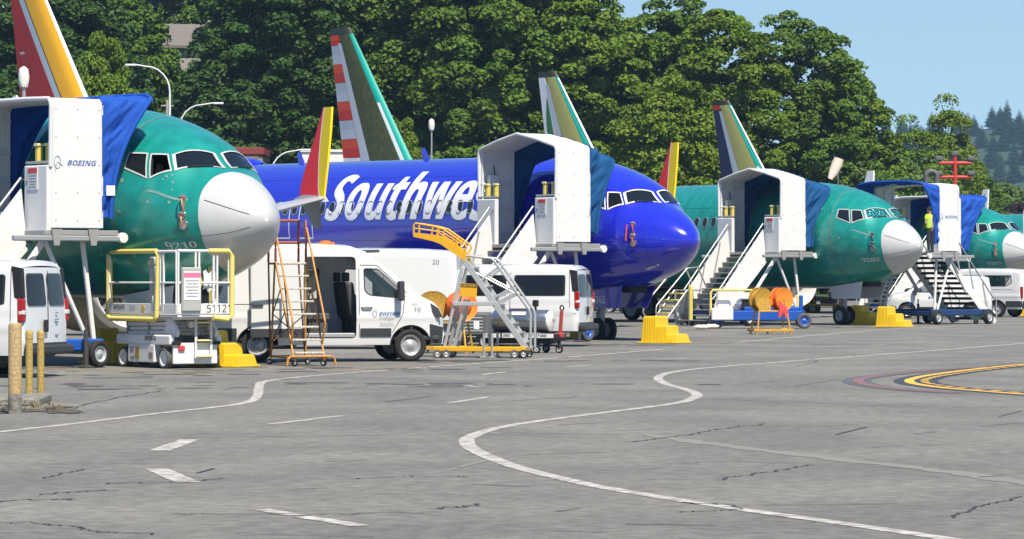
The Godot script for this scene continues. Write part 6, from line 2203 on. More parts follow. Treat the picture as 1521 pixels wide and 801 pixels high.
	mat("roller_white", 0.7, 0.7, 0.68, 0.5)
	mat("jack_dark", 0.05, 0.05, 0.05, 0.5)
	mat("cart_blue", 0.012, 0.085, 0.42, 0.4, 0.0, soft, 1.0)
	mat("cart_blue_dark", 0.012, 0.04, 0.13, 0.45)
	m = mat("cloth_blue", 0.016, 0.075, 0.38, 0.8)
	m.metallic_specular = 0.25
	m = mat("cloth_blue_faded", 0.012, 0.075, 0.21, 0.8)
	m.metallic_specular = 0.25
	mat("post_yellow", 0.62, 0.52, 0.1, 0.6)
	mat("post_cream", 0.68, 0.62, 0.3, 0.6)
	mat("lift_white", 0.72, 0.72, 0.72, 0.4, 0.0, soft, 1.5)
	mat("lift_grey", 0.42, 0.43, 0.44, 0.5, 0.0, dirty, 1.5)
	mat("foam_yellow", 0.72, 0.6, 0.16, 0.75, 0.0, soft, 3.0)
	mat("box_grey", 0.38, 0.39, 0.38, 0.5)
	mat("ladder_orange", 0.62, 0.3, 0.06, 0.5, 0.0, dirty, 2.5)
	mat("ladder_brown", 0.2, 0.1, 0.05, 0.6, 0.0, dirty, 2.5)
	mat("ladder_red", 0.36, 0.08, 0.05, 0.5, 0.0, dirty, 2.5)
	mat("aluminium", 0.56, 0.57, 0.57, 0.35, 0.6, soft, 2.0)
	mat("stand_yellow", 0.68, 0.36, 0.01, 0.4, 0.0, soft, 2.0)
	mat("stand_yellow_worn", 0.66, 0.4, 0.06, 0.55, 0.0, dirty, 2.0)
	mat("reel_yellow", 0.6, 0.38, 0.06, 0.5, 0.0, dirty, 2.0)
	mat("reel_orange", 0.75, 0.24, 0.02, 0.5)
	mat("hose_red", 0.7, 0.08, 0.07, 0.5)
	mat("cover_orange", 0.8, 0.16, 0.05, 0.6)
	mat("tank_steel", 0.34, 0.36, 0.38, 0.22, 0.85)
	mat("tow_red", 0.34, 0.05, 0.04, 0.5)
	mat("block_yellow", 0.7, 0.46, 0.008, 0.45, 0.0, soft, 1.5)
	mat("bollard_yellow", 0.45, 0.34, 0.1, 0.75, 0.0, flake, 1.4)
	mat("bollard_cream", 0.5, 0.38, 0.2, 0.8, 0.0, flake, 1.2)
	mat("concrete", 0.26, 0.25, 0.23, 0.9, 0.0, dirty, 1.0)
	mat("dirt", 0.12, 0.1, 0.07, 1.0, 0.0, dirty, 2.0)
	mat("sign_white", 0.72, 0.72, 0.72, 0.5)
	mat("sign_red", 0.55, 0.05, 0.05, 0.5)
	mat("sign_pink", 0.75, 0.16, 0.3, 0.5)
	mat("ink_blue", 0.03, 0.11, 0.33, 0.5)
	mat("ink_blue_grey", 0.2, 0.26, 0.36, 0.5)
	mat("ink_grey", 0.22, 0.23, 0.25, 0.6)
	mat("ink_dark", 0.02, 0.022, 0.03, 0.6)
	# paint on the ground
	mat("road_paint", 0.5, 0.49, 0.455, 0.7, 0.0, dirty, 0.45).uv1_world_triplanar = true
	mat("road_paint_worn", 0.22, 0.215, 0.195, 0.85)
	mat("road_paint_ghost", 0.19, 0.186, 0.165, 0.9)
	mat("road_paint_ghost_yellow", 0.2, 0.195, 0.155, 0.9)
	mat("paint_yellow", 0.72, 0.42, 0.05, 0.7, 0.0, soft, 0.7)
	mat("paint_yellow_worn", 0.42, 0.3, 0.08, 0.85, 0.0, dirty, 0.8)
	mat("paint_black", 0.035, 0.042, 0.055, 0.7)
	mat("paint_grey_black", 0.085, 0.09, 0.1, 0.8)
	mat("paint_red_worn", 0.19, 0.105, 0.105, 0.8)
	mat("crack_tar", 0.05, 0.049, 0.047, 0.6)
	mat("oil_stain", 0.11, 0.107, 0.1, 0.7)
	# setting
	mat("bark", 0.07, 0.055, 0.04, 0.95)
	mat("grass_dark", 0.035, 0.06, 0.02, 1.0)
	mat("hill_green", 0.024, 0.048, 0.022, 1.0)
	mat("dry_grass", 0.24, 0.19, 0.1, 0.9)
	mat("lamp_pole", 0.66, 0.67, 0.68, 0.5)
	mat("bag_white", 0.7, 0.68, 0.62, 0.7)
	mat("sock_pink", 0.75, 0.62, 0.52, 0.7)
	mat("mast_red", 0.5, 0.03, 0.025, 0.5)
	mat("brick", 0.17, 0.11, 0.08, 0.9)
	mat("mortar", 0.2, 0.18, 0.15, 0.95)
	mat("coping_red", 0.2, 0.03, 0.03, 0.7)
	mat("shingle", 0.2, 0.185, 0.17, 0.95, 0.0, dirty, 0.8)
	mat("house_wall", 0.3, 0.29, 0.26, 0.9)
	mat("building_white", 0.66, 0.66, 0.65, 0.8)
	mat("pipe_grey", 0.1, 0.105, 0.11, 0.6)
	mat("skin_tone", 0.35, 0.2, 0.14, 0.6)
	mat("cloth_navy", 0.02, 0.025, 0.04, 0.9)
	mat("vest_lime", 0.42, 0.75, 0.03, 0.7)
	mat("hair_dark", 0.02, 0.015, 0.012, 0.8)
	mat("timber", 0.35, 0.24, 0.12, 0.8)
	mat("case_teal", 0.2, 0.42, 0.38, 0.5)

func _ready():
	rng.seed = 20240
	# camera
	var cam = Camera3D.new()
	cam.name = "camera"
	add_child(cam)
	cam.position = Vector3(0, EYE, 0)
	cam.rotation.x = TILT
	cam.fov = rad_to_deg(2.0 * atan(400.5 / FOCAL))
	cam.near = 0.5; cam.far = 9000.0
	cam.current = true
	# sky and air
	var we = WorldEnvironment.new()
	we.name = "world_environment"
	var env = Environment.new()
	env.background_mode = Environment.BG_SKY
	var sm = ProceduralSkyMaterial.new()
	sm.sky_top_color = Color(0.285, 0.435, 0.64)
	sm.sky_horizon_color = Color(0.637, 0.76, 0.812)
	sm.sky_curve = 0.12
	sm.ground_bottom_color = Color(0.36, 0.36, 0.35)
	sm.ground_horizon_color = Color(0.5, 0.52, 0.53)
	sm.sky_energy_multiplier = 1.0
	var sky = Sky.new()
	sky.sky_material = sm
	env.sky = sky
	env.tonemap_mode = Environment.TONE_MAPPER_LINEAR
	env.tonemap_exposure = 1.62
	env.sdfgi_enabled = true; env.ssao_enabled = true; env.ssil_enabled = true
	env.fog_enabled = true
	env.fog_density = 0.00013
	env.fog_light_color = Color(0.62, 0.77, 0.9)
	we.environment = env
	add_child(we)
	# sun: high, behind the camera's right shoulder
	var sun = DirectionalLight3D.new()
	sun.name = "sun"
	sun.light_color = Color(1.0, 0.955, 0.88)
	sun.light_energy = 1.5
	sun.light_angular_distance = 0.5
	sun.shadow_enabled = true
	sun.directional_shadow_max_distance = 400.0
	add_child(sun)
	sun.look_at_from_position(Vector3(0.22, 0.83, 0.51) * 100.0, Vector3.ZERO)

	make_materials()
	var ground = make_ground()
	make_markings(ground)
	print("ground ", Time.get_ticks_msec())
	make_vegetation()
	print("trees ", Time.get_ticks_msec())
	make_buildings()
	aircraft_meshes()
	air.van_wheel = wheel_meshes(0.35, 0.215, 0.24); air.small_wheel = wheel_meshes(0.32, 0.2, 0.2)
	air.cart_wheel = wheel_meshes(0.27, 0.16, 0.2); air.lift_wheel = wheel_meshes(0.205, 0.15, 0.17)
	air.caster = wheel_meshes(0.065, 0.035, 0.05); air.caster_big = wheel_meshes(0.095, 0.055, 0.06)
	print("shared meshes ", Time.get_ticks_msec())
	var green = {"body": "primer_green", "nose": "radome_grey", "frame": "frame_grey", "glass": "cockpit_glass"}
	var p1 = make_aircraft(green.merged({"px": 396, "depth": 68.0, "heading": 39.6, "label": "green primed airliner with pale grey nose cone numbered 9210", "winglet": "heart", "fin": "stripes", "number": "9210", "number_height": 0.2, "open": true}))
	var p2 = make_aircraft({"px": 1029, "depth": 96.0, "heading": 37.4, "pitch": -0.009, "drop": -0.1, "label": "bright blue painted airliner with white lettering along its side", "winglet": "heart", "fin": "stripes", "body": "livery_blue", "nose": "livery_blue", "frame": "livery_white", "glass": "cockpit_glass", "strip": "seam_blue", "probe": "tow_red", "door": "livery_blue", "door_number": "8362", "antenna": "livery_blue", "blades": [12.4, 19.2], "window_frame": "window_frame_grey", "cowl": "livery_blue"})
	var p3 = make_aircraft(green.merged({"px": 1365, "depth": 126.0, "heading": 36.6, "label": "green primed airliner with red and white striped rudder numbered 9202", "winglet": "plain", "fin": "flag", "number": "9202", "number_height": 0.2, "probe": "plastic_black"}).merged({"glass": "foil_screen"}, true))
	var p4 = make_aircraft(green.merged({"px": 1534, "depth": 159.0, "heading": 35.5, "label": "green primed airliner with green leaf on its rudder numbered 9105", "winglet": "leaf", "fin": "leaf", "number": "9105", "number_height": 0.2}))
	var p5 = make_aircraft(green.merged({"px": 1716, "depth": 190.0, "heading": 35.5, "label": "green primed airliner furthest down the line with a navy rudder", "winglet": "plain", "fin": "navy"}))
	# lettering and fittings of the blue aircraft
	for k in 3:
		var heavy = func(p): return hull(Vector2(sqrt(max(15.3 - p.x, 1.0)), deg_to_rad(87.5) - p.y / 1.95), 0.009 + 0.003 * k)
		write_on("Southwest", 1.5, heavy, "livery_white", p2, 0.2, 0.85, true, "Droid Sans", 0.08, [-0.035, 0.0, 0.035][k])
	var small = func(p): return hull(Vector2(sqrt(max(1.23 - p.x, 0.3)), deg_to_rad(146) - p.y / 1.2), 0.006)
	write_on("MAX 8", 0.1, small, "livery_white", p2, 0.2)
	for t in [16.2, 17.5]:
		for q in [[Vector2(t, 70), Vector2(t, 102)], [Vector2(t + 0.75, 70), Vector2(t + 0.75, 102)], [Vector2(t, 102), Vector2(t + 0.75, 102)], [Vector2(t, 70), Vector2(t + 0.75, 70)]]:
			part("exit_outline", hull_strip(q, 0.05, 0.006), "livery_white", p2)
	var hp = B.new()
	var rows = []
	for i in 9:
		var row = []
		for j in 9:
			var f = i / 8.0; var w = PI * (j / 8.0 - 0.5)
			row.append(Vector3(-21.6 - 3.4 * f, 5.3 + 0.34 * cos(w) * pow(sin(PI * clampf(f, 0.02, 0.98)), 0.4), 0.62 * sin(w) * pow(sin(PI * clampf(f, 0.03, 0.97)), 0.5)))
		rows.append(row)
	hp.skin(rows)
	part("antenna_fairing", hp, "livery_blue", p2)
	var ht = B.new()
	ht.prism([Vector2(0, -0.13), Vector2(0.14, 0.05), Vector2(0.1, 0.12), Vector2(0.0, 0.08), Vector2(-0.1, 0.12), Vector2(-0.14, 0.05)], 0, 0.01, Transform3D(Basis(Vector3(1, 0, 0), Vector3(0, 0.93, -0.37), Vector3(0, 0.37, 0.93)), hull(ta(5.75, 66), 0.01)))
	part("heart_emblem", ht, "livery_winglet_red", p2)
	for q in [[1.5, 62, 80]]:
		var rb = B.new()
		rb.bar(hull(ta(1.62, 70), 0.12), hull(ta(1.6, 92), 0.11), 0.02, 0.05, 0.008)
		part("remove_before_flight_tag", rb, "hose_red", p2)
	print("aircraft ", Time.get_ticks_msec())

	# boarding stairs
	boarding_stairs({"aircraft": p1, "heading": 39.6, "t": 4.3, "label": "covered boarding stairs with blue lettering beside the first green aircraft", "eave": 5.28, "apex": 5.32, "words": true, "label_tag": true, "seed": 3, "hood_low": 2.95, "reach": 1.1, "lift": 0.1, "tuck": 0.06, "curve": 2.2})
	boarding_stairs({"aircraft": p2, "heading": 37.4, "t": 3.6, "label": "white gabled boarding stairs beside the bright blue aircraft", "cloth": "cloth_blue_faded", "seed": 5, "rim": "rim_blue", "tyre": "rubber_grey", "reach": 0.85, "tuck": 0.12, "lift": -0.42})
	boarding_stairs({"aircraft": p3, "heading": 36.6, "t": 5.5, "label": "white gabled boarding stairs above the blue equipment cart", "cloth": "cloth_blue_faded", "seed": 7, "hood_low": 2.9, "lift": -0.4, "reach": 1.2, "tuck": 0.2})
	boarding_stairs({"aircraft": p3, "heading": 36.6, "t": 4.0, "port": true, "x0": 1.2, "x1": 2.2, "label": "boarding stairs with open treads and a person in lime vest inside", "eave": 5.2, "apex": 5.3, "words": true, "seed": 11, "chassis": "cart_blue_dark", "tread": "tread_dark", "reach": 0.8, "tuck": 0.1, "curve": 2.6})
	boarding_stairs({"aircraft": p4, "heading": 35.5, "t": 4.2, "label": "boarding stairs half hidden behind those with the open treads", "eave": 5.4, "apex": 5.5, "seed": 17})
	boarding_stairs({"aircraft": p5, "heading": 35.5, "t": 5.0, "label": "white boarding canopy at the furthest aircraft, mostly out of view", "seed": 13, "eave": 5.5, "apex": 5.6})
	print("stairs ", Time.get_ticks_msec())
	make_vehicles()
	print("vehicles ", Time.get_ticks_msec())
	make_equipment(p1)
	print("equipment ", Time.get_ticks_msec())

func make_vehicles():
	var vt = transit(on_ground(480, 74.0), deg_to_rad(15), "white crew van with its sliding door open and orange roof beacon", {"crew": true, "door": [Vector2(-0.6, 2.22), Vector2(0.5, 2.22), Vector2(0.5, 0.5), Vector2(-0.6, 0.5)], "seats": [0.75, -0.25]})
	var b = B.new()
	b.lathe([Vector2(0, 0.0), Vector2(0, 0.13), Vector2(0.05, 0.13), Vector2(0.09, 0.1), Vector2(0.1, 0.0)], Vector3(0.05, 2.47, 0), Vector3.UP, 16)
	b.box(Vector3(0.05, 2.5, 0), Vector3(0.3, 0.06, 0.5), 0.02)
	part("roof_beacon", b, "beacon_orange", vt)
	write("BOEING", 0.068, Vector3(0.98, 0.985, 1.045), Vector3(1, 0, 0), Vector3(0, 1, 0), "ink_blue", vt, 0.28, 1.25)
	write("Preflight", 0.06, Vector3(1.0, 0.875, 1.045), Vector3(1, 0, 0), Vector3(0, 1, 0), "ink_grey", vt, 0.0, 1.0, false)
	write("Avionics", 0.06, Vector3(1.0, 0.775, 1.045), Vector3(1, 0, 0), Vector3(0, 1, 0), "ink_grey", vt, 0.0, 1.0, false)
	write("19", 0.1, Vector3(1.75, 1.05, 1.03), Vector3(1, 0, 0), Vector3(0, 1, 0), "ink_grey", vt, 0.0, 1.0, false)
	write("FLEET", 0.04, Vector3(1.7, 1.2, 1.03), Vector3(1, 0, 0), Vector3(0, 1, 0), "ink_grey", vt, 0.0, 1.0, false)
	b = B.new()
	var e = []
	for k in 13: e.append(Vector3(0.89 - 0.045 * cos(TAU * k / 13), 1.03 + 0.07 * sin(TAU * k / 13), 1.05))
	b.tube(e, 0.005, 4, true)
	part("emblem", b, "ink_blue_grey", vt)
	b = B.new()
	b.box(Vector3(-0.05, 0.56, 0.86), Vector3(1.08, 0.1, 0.24), 0.02)
	part("door_step", b, "rail_metal", vt)
	b = B.new()       # the slid back door standing off the flank
	b.box(Vector3(-1.2, 1.36, 1.1), Vector3(1.16, 1.66, 0.06), 0.03)
	var sd = part("sliding_door", b, "van_white", vt)
	b = B.new()
	b.box(Vector3(-1.2, 0.62, 1.135), Vector3(1.14, 0.18, 0.02), 0.008)
	part("cladding", b, "plastic_dark", sd)
	b = B.new()
	b.box(Vector3(-0.64, 1.14, 1.12), Vector3(0.05, 1.5, 0.03), 0.01)
	part("door_edge", b, "rail_metal", sd)
	b = B.new()
	b.box(Vector3(-1.64, 1.2, 1.15), Vector3(0.24, 0.05, 0.04), 0.015)
	part("door_handle", b, "plastic_dark", sd)
	var v20 = transit(on_ground(520, 87.0), PI - deg_to_rad(6), "white windowless panel van numbered 20 behind the crew van", {})
	write("20", 0.12, Vector3(-2.2, 2.1, -0.958), Vector3(-1, 0, 0), Vector3(0, 1, 0), "ink_grey", v20, 0.0, 1.0, false)
	b = B.new()
	for q in [[-0.9, 1.3, 1.0, 0.012]]: b.box(Vector3(q[0], q[1], -1.014), Vector3(1.8, q[3], 0.01), 0.0)
	part("panel_gap", b, "seam_dark", v20)
	express(on_ground(712, 90.6), PI - deg_to_rad(13), "white van with dark glass parked by the blue aircraft nose wheel", "white vans with dark tinted glass")
	express(on_ground(-147, 63.0), PI - deg_to_rad(16.6), "white van with dark glass behind the weathered bollards", "white vans with dark tinted glass")
	var cv = compact_van(on_ground(1391, 150.0), PI - deg_to_rad(4), "small white van behind the long open steps")
	write("BOEING", 0.1, Vector3(0.35, 0.85, 0.935), Vector3(1, 0, 0), Vector3(0, 1, 0), "ink_blue", cv, 0.28, 1.1).transform = Transform3D(Basis(Vector3(-1, 0, 0), Vector3(0, 1, 0), Vector3(0, 0, -1)), Vector3(0.75, 0, 0))
	transit(on_ground(1446, 155.5), PI - deg_to_rad(33), "white passenger van at the foot of the long open steps", {"high": 2.12, "rear_side_glass": true})

func make_equipment(p1):
	scissor_lift(on_ground(250, 68.9), deg_to_rad(-56))
	rolling_ladder(on_ground(460, 69.6), deg_to_rad(109))
	access_stand(on_ground(715, 77.0), deg_to_rad(-8))
	hose_reel(on_ground(664, 81.5), deg_to_rad(-12), "yellow hose reel stand with crumpled orange cover beside the access stand", true)
	hose_reel(on_ground(1145, 108.5), deg_to_rad(12), "yellow hose reel stand with red hoses before the blue cart", false)
	tank_trailer(on_ground(778, 82.0), deg_to_rad(-22))
	var sb = step_block()
	var spots = [[965, 94.2, -30, "yellow step block standing alone in front of the blue aircraft"], [301, 69.5, -25, "yellow step block between scissor lift and crew van"], [140, 72.5, -25, "yellow step block in shade beside the knobbly cart wheel"], [858, 101.5, -30, "yellow step block behind the van and blue aircraft nose wheel"], [1310, 124.2, -30, "yellow step block in front of nose 9202"], [1272, 129.5, -30, "yellow step block just behind the nose wheel of 9202"], [1512, 159.0, -30, "yellow step block under the furthest van bumper"]]
	for k in spots.size():
		var s = spots[k]
		var o = sb if k == 0 else copy(sb, Vector3.ZERO, 0.0, s[3])
		o.set_meta("label", s[3])
		o.position = on_ground(s[0], s[1]); o.rotation.y = deg_to_rad(s[2])
	# bollards on their kerb island
	bollard(ground_at(22, 615), 0.088, 1.19, "thick weathered cream bollard, tallest of the three", "bollard_cream")
	bollard(ground_at(43, 596), 0.052, 1.0, "thin yellow bollard nearest the thick one", "bollard_yellow")
	bollard(ground_at(60, 594), 0.052, 0.99, "thin yellow bollard at the end of the kerb", "bollard_yellow")
	var b = B.new()
	b.box(ground_at(28, 599) + Vector3(-0.3, 0.05, 0), Vector3(1.35, 0.12, 2.2), 0.03, Basis(Vector3.UP, 0.05))
	var isl = part("kerb_island", b, "concrete", self)
	isl.set_meta("kind", "structure")
	b = B.new()
	for k in 36:
		var o = ground_at(rng.randf_range(-10, 95), rng.randf_range(601, 613))
		for j in 5:
			var w = Vector3(rng.randfn(0, 0.06), rng.randf_range(0.02, 0.10), rng.randfn(0, 0.06))
			var s = Vector3(0.008, 0, 0.004)
			b.tri(o - s, o + s, o + w)
	var dg = part("dry_grass", b, "dry_grass", self)
	tag(dg, "dry grass tufts round the kerb of the bollards", "grass")
	dg.set_meta("kind", "stuff")
	b = B.new()
	for k in 22:
		var o = ground_at(rng.randf_range(-20, 100), rng.randf_range(603, 614)) + Vector3(0, 0.008 + k * 0.0002, 0)
		for j in 8:
			var a0 = TAU * j / 8; var a1 = TAU * (j + 1) / 8
			var r = rng.randf_range(0.08, 0.28)
			b.tri(o, o + Vector3(cos(a1) * r, 0, sin(a1) * r * 1.5), o + Vector3(cos(a0) * r, 0, sin(a0) * r * 1.5))
	var dt = part("loose_dirt", b, "dirt", self)
	tag(dt, "loose dirt spilled round the kerb of the bollards", "dirt")
	dt.set_meta("kind", "stuff")
	# blue equipment cart in front of the third stairs
	var c = thing("equipment_cart", "long blue equipment cart with white machinery and yellow hoop rail", "cart", on_ground(1120, 120.5), deg_to_rad(-3))
	b = B.new()
	b.box(Vector3(0.1, 0.45, 0), Vector3(3.1, 0.34, 1.1), 0.03)
	b.box(Vector3(0.6, 0.68, 0), Vector3(1.9, 0.14, 0.9), 0.03)
	part("bed", b, "cart_blue", c)
	b = B.new()
	b.box(Vector3(-1.1, 0.5, 0.4), Vector3(0.75, 0.42, 0.6), 0.03)
	part("battery_box", b, "lift_white", c)
	b = B.new()
	b.box(Vector3(-1.05, 1.0, 0), Vector3(0.5, 0.7, 0.5), 0.06)
	b.lathe([Vector2(0, 0), Vector2(0, 0.22), Vector2(0.12, 0.3), Vector2(0.5, 0.3), Vector2(0.6, 0.0)], Vector3(-0.6, 0.95, 0), Vector3(1, 0, 0), 18)
	part("compressor", b, "canopy_white", c)
	b = B.new()
	b.box(Vector3(-0.2, 0.85, 0), Vector3(0.5, 0.35, 0.6), 0.03)
	part("motor", b, "plastic_black", c)
	b = B.new()
	b.tube([Vector3(-1.5, 0.5, 0.5), Vector3(-1.5, 1.25, 0.5), Vector3(-1.42, 1.33, 0.5), Vector3(0.1, 1.33, 0.5), Vector3(0.18, 1.25, 0.5), Vector3(0.18, 0.6, 0.5)], 0.04, 8)
	part("hoop_rail", b, "foam_yellow", c)
	b = B.new()
	b.box(Vector3(1.62, 0.75, 0.3), Vector3(0.14, 0.8, 0.14), 0.02)
	part("end_post", b, "cart_blue", c)
	b = B.new()
	b.box(Vector3(1.5, 0.8, 0.35), Vector3(0.08, 0.75, 0.1), 0.02)
	part("end_post", b, "foam_yellow", c)
	for q in [[1.72, 0.5], [1.72, -0.5], [-1.3, 0.45], [-1.3, -0.45]]: wheel(c, air.cart_wheel, Vector3(q[0], 0.27, q[1]), "rubber_grey", "rim_blue", 0.2)
	# ground power unit half hidden by the access stand
	c = thing("power_unit", "dark grilled ground power unit behind the access stand", "generator", on_ground(703, 86.0), deg_to_rad(-10))
	b = B.new()
	b.box(Vector3(0, 0.62, 0), Vector3(0.9, 0.6, 0.7), 0.06)
	part("housing", b, "pipe_grey", c)
	for k in 5:
		b = B.new()
		b.box(Vector3(0.0, 0.46 + 0.08 * k, 0.355), Vector3(0.6, 0.03, 0.02), 0.005)
		part("grille_slat", b, "rim_grey", c)
	b = B.new()
	b.box(Vector3(0.15, 0.6, 0.37), Vector3(0.14, 0.2, 0.01), 0.0)
	part("label_plate", b, "sign_white", c)
	b = B.new()
	b.box(Vector3(0, 0.25, 0), Vector3(1.1, 0.1, 0.6), 0.02)
	part("skid", b, "plastic_black", c)
	for x in [-0.4, 0.4]:
		for z in [-0.3, 0.3]: wheel(c, air.lift_wheel, Vector3(x, 0.205, z), "rubber", "rim_grey")
	# two pale sandbags
	for q in [[1042, 118.0, "pale sandbag lying on the apron at the front of the pair"], [1057, 119.5, "pale sandbag lying half behind its neighbour"]]:
		var sg = thing("sandbag", q[2], "sandbag", on_ground(q[0], q[1]), 0.2, "sandbags on the apron")
		b = B.new()
		var rows = []
		for i in 9:
			var row = []
			for j in 12:
				var f = PI * i / 8.0; var w = TAU * j / 12.0
				row.append(Vector3(-0.28 * cos(f), 0.085 + 0.085 * sin(f) * sin(w) * (1.0 + 0.12 * sin(7.0 * f)), 0.15 * sin(f) * cos(w)))
			rows.append(row)
		b.skin(rows, true)
		part("bag", b, "sock_pink", sg)
	# yellow stepped stand behind the third stairs
	var ys = thing("step_stand", "low stand with yellow steps and grey hand rails under the blue nose", "work stand", on_ground(992, 127.0), deg_to_rad(35))
	for k in 5:
		b = B.new()
		b.box(Vector3(-0.35 + 0.2 * k, 0.22 + 0.24 * k, 0), Vector3(0.24, 0.05, 0.7), 0.01)
		part("step", b, "post_yellow", ys)
	for z in [-0.38, 0.38]:
		b = B.new()
		b.tube([Vector3(-0.6, 0.1, z), Vector3(-0.85, 0.5, z), Vector3(-0.8, 0.75, z), Vector3(0.6, 2.1, z), Vector3(1.1, 2.15, z), Vector3(1.5, 1.4, z)], 0.03, 8)
		b.rod(Vector3(-0.5, 0.08, z), Vector3(0.6, 1.3, z), 0.04, 8)
		b.rod(Vector3(0.7, 0.0, z), Vector3(0.7, 1.3, z), 0.035, 8)
		part("hand_rail", b, "rail_metal", ys)
	b = B.new()
	b.box(Vector3(0.75, 0.8, 0.4), Vector3(0.14, 1.3, 0.1), 0.02)
	part("post", b, "post_yellow", ys)
	b = B.new()
	b.box(Vector3(1.0, 1.3, 0), Vector3(0.8, 0.06, 0.76), 0.01)
	part("deck", b, "rail_metal", ys)
	# far carts seen beneath the aircraft
	for q in [[925, 175.0, "low yellow cart seen beneath the blue nose"], [945, 172.0, "low yellow cart seen beneath the blue nose"], [1185, 178.0, "yellow framed dolly under the far engine of 9202"], [1228, 172.0, "yellow framed dolly left of the nose wheel of 9202"]]:
		var yc = thing("dolly", q[2], "dolly", on_ground(q[0], q[1]), rng.randf_range(-0.4, 0.4), "yellow dollies far across the apron")
		b = B.new()
		b.box(Vector3(0, 0.4, 0), Vector3(1.6, 0.08, 0.9), 0.01)
		for x in [-0.75, 0.75]:
			for z in [-0.4, 0.4]: b.rod(Vector3(x, 0.2, z), Vector3(x, 0.95, z), 0.03, 6)
		b.rod(Vector3(-0.75, 0.95, 0.4), Vector3(0.75, 0.95, 0.4), 0.03, 6)
		b.rod(Vector3(-0.75, 0.95, -0.4), Vector3(0.75, 0.95, -0.4), 0.03, 6)
		b.rod(Vector3(-0.75, 0.45, 0.4), Vector3(0.75, 0.95, 0.4), 0.025, 6)
		part("frame", b, "stand_yellow", yc)
		b = B.new()
		b.box(Vector3(0.1, 0.6, 0), Vector3(0.8, 0.3, 0.5), 0.06)
		part("load", b, "pipe_grey", yc)
		for x in [-0.6, 0.6]:
			for z in [-0.35, 0.35]: wheel(yc, air.lift_wheel, Vector3(x, 0.205, z), "rubber", "rim_grey")
	# teal case at the foot of the long steps
	var tc = thing("tool_case", "small teal case hanging at the foot of the long open steps", "case", on_ground(1450, 131.5), 0.1)
	b = B.new()
	b.box(Vector3(0, 0.34, 0), Vector3(0.4, 0.36, 0.25), 0.04)
	part("case_body", b, "case_teal", tc)
	b = B.new()
	b.tube([Vector3(-0.1, 0.52, 0), Vector3(-0.08, 0.58, 0), Vector3(0.08, 0.58, 0), Vector3(0.1, 0.52, 0)], 0.015, 6)
	part("handle", b, "plastic_black", tc)
	wheel(tc, air.caster_big, Vector3(0, 0.095, 0), "rubber", "rim_grey")
	# people
	var th = deg_to_rad(39.6)
	var u = Vector3(sin(th), 0, cos(th)); var st = Vector3(-cos(th), 0, sin(th))
	person(p1.position + u * -2.75 + st * 0.72 + Vector3(0, 2.28, 0), th - PI / 2 + 0.2, "person in lime safety vest sitting behind the open cockpit window", true)
	person(on_ground(1382, 134.2) + Vector3(0, 2.71, 0), PI / 2 + 0.6, "person in lime safety vest standing inside the boarding canopy", false)

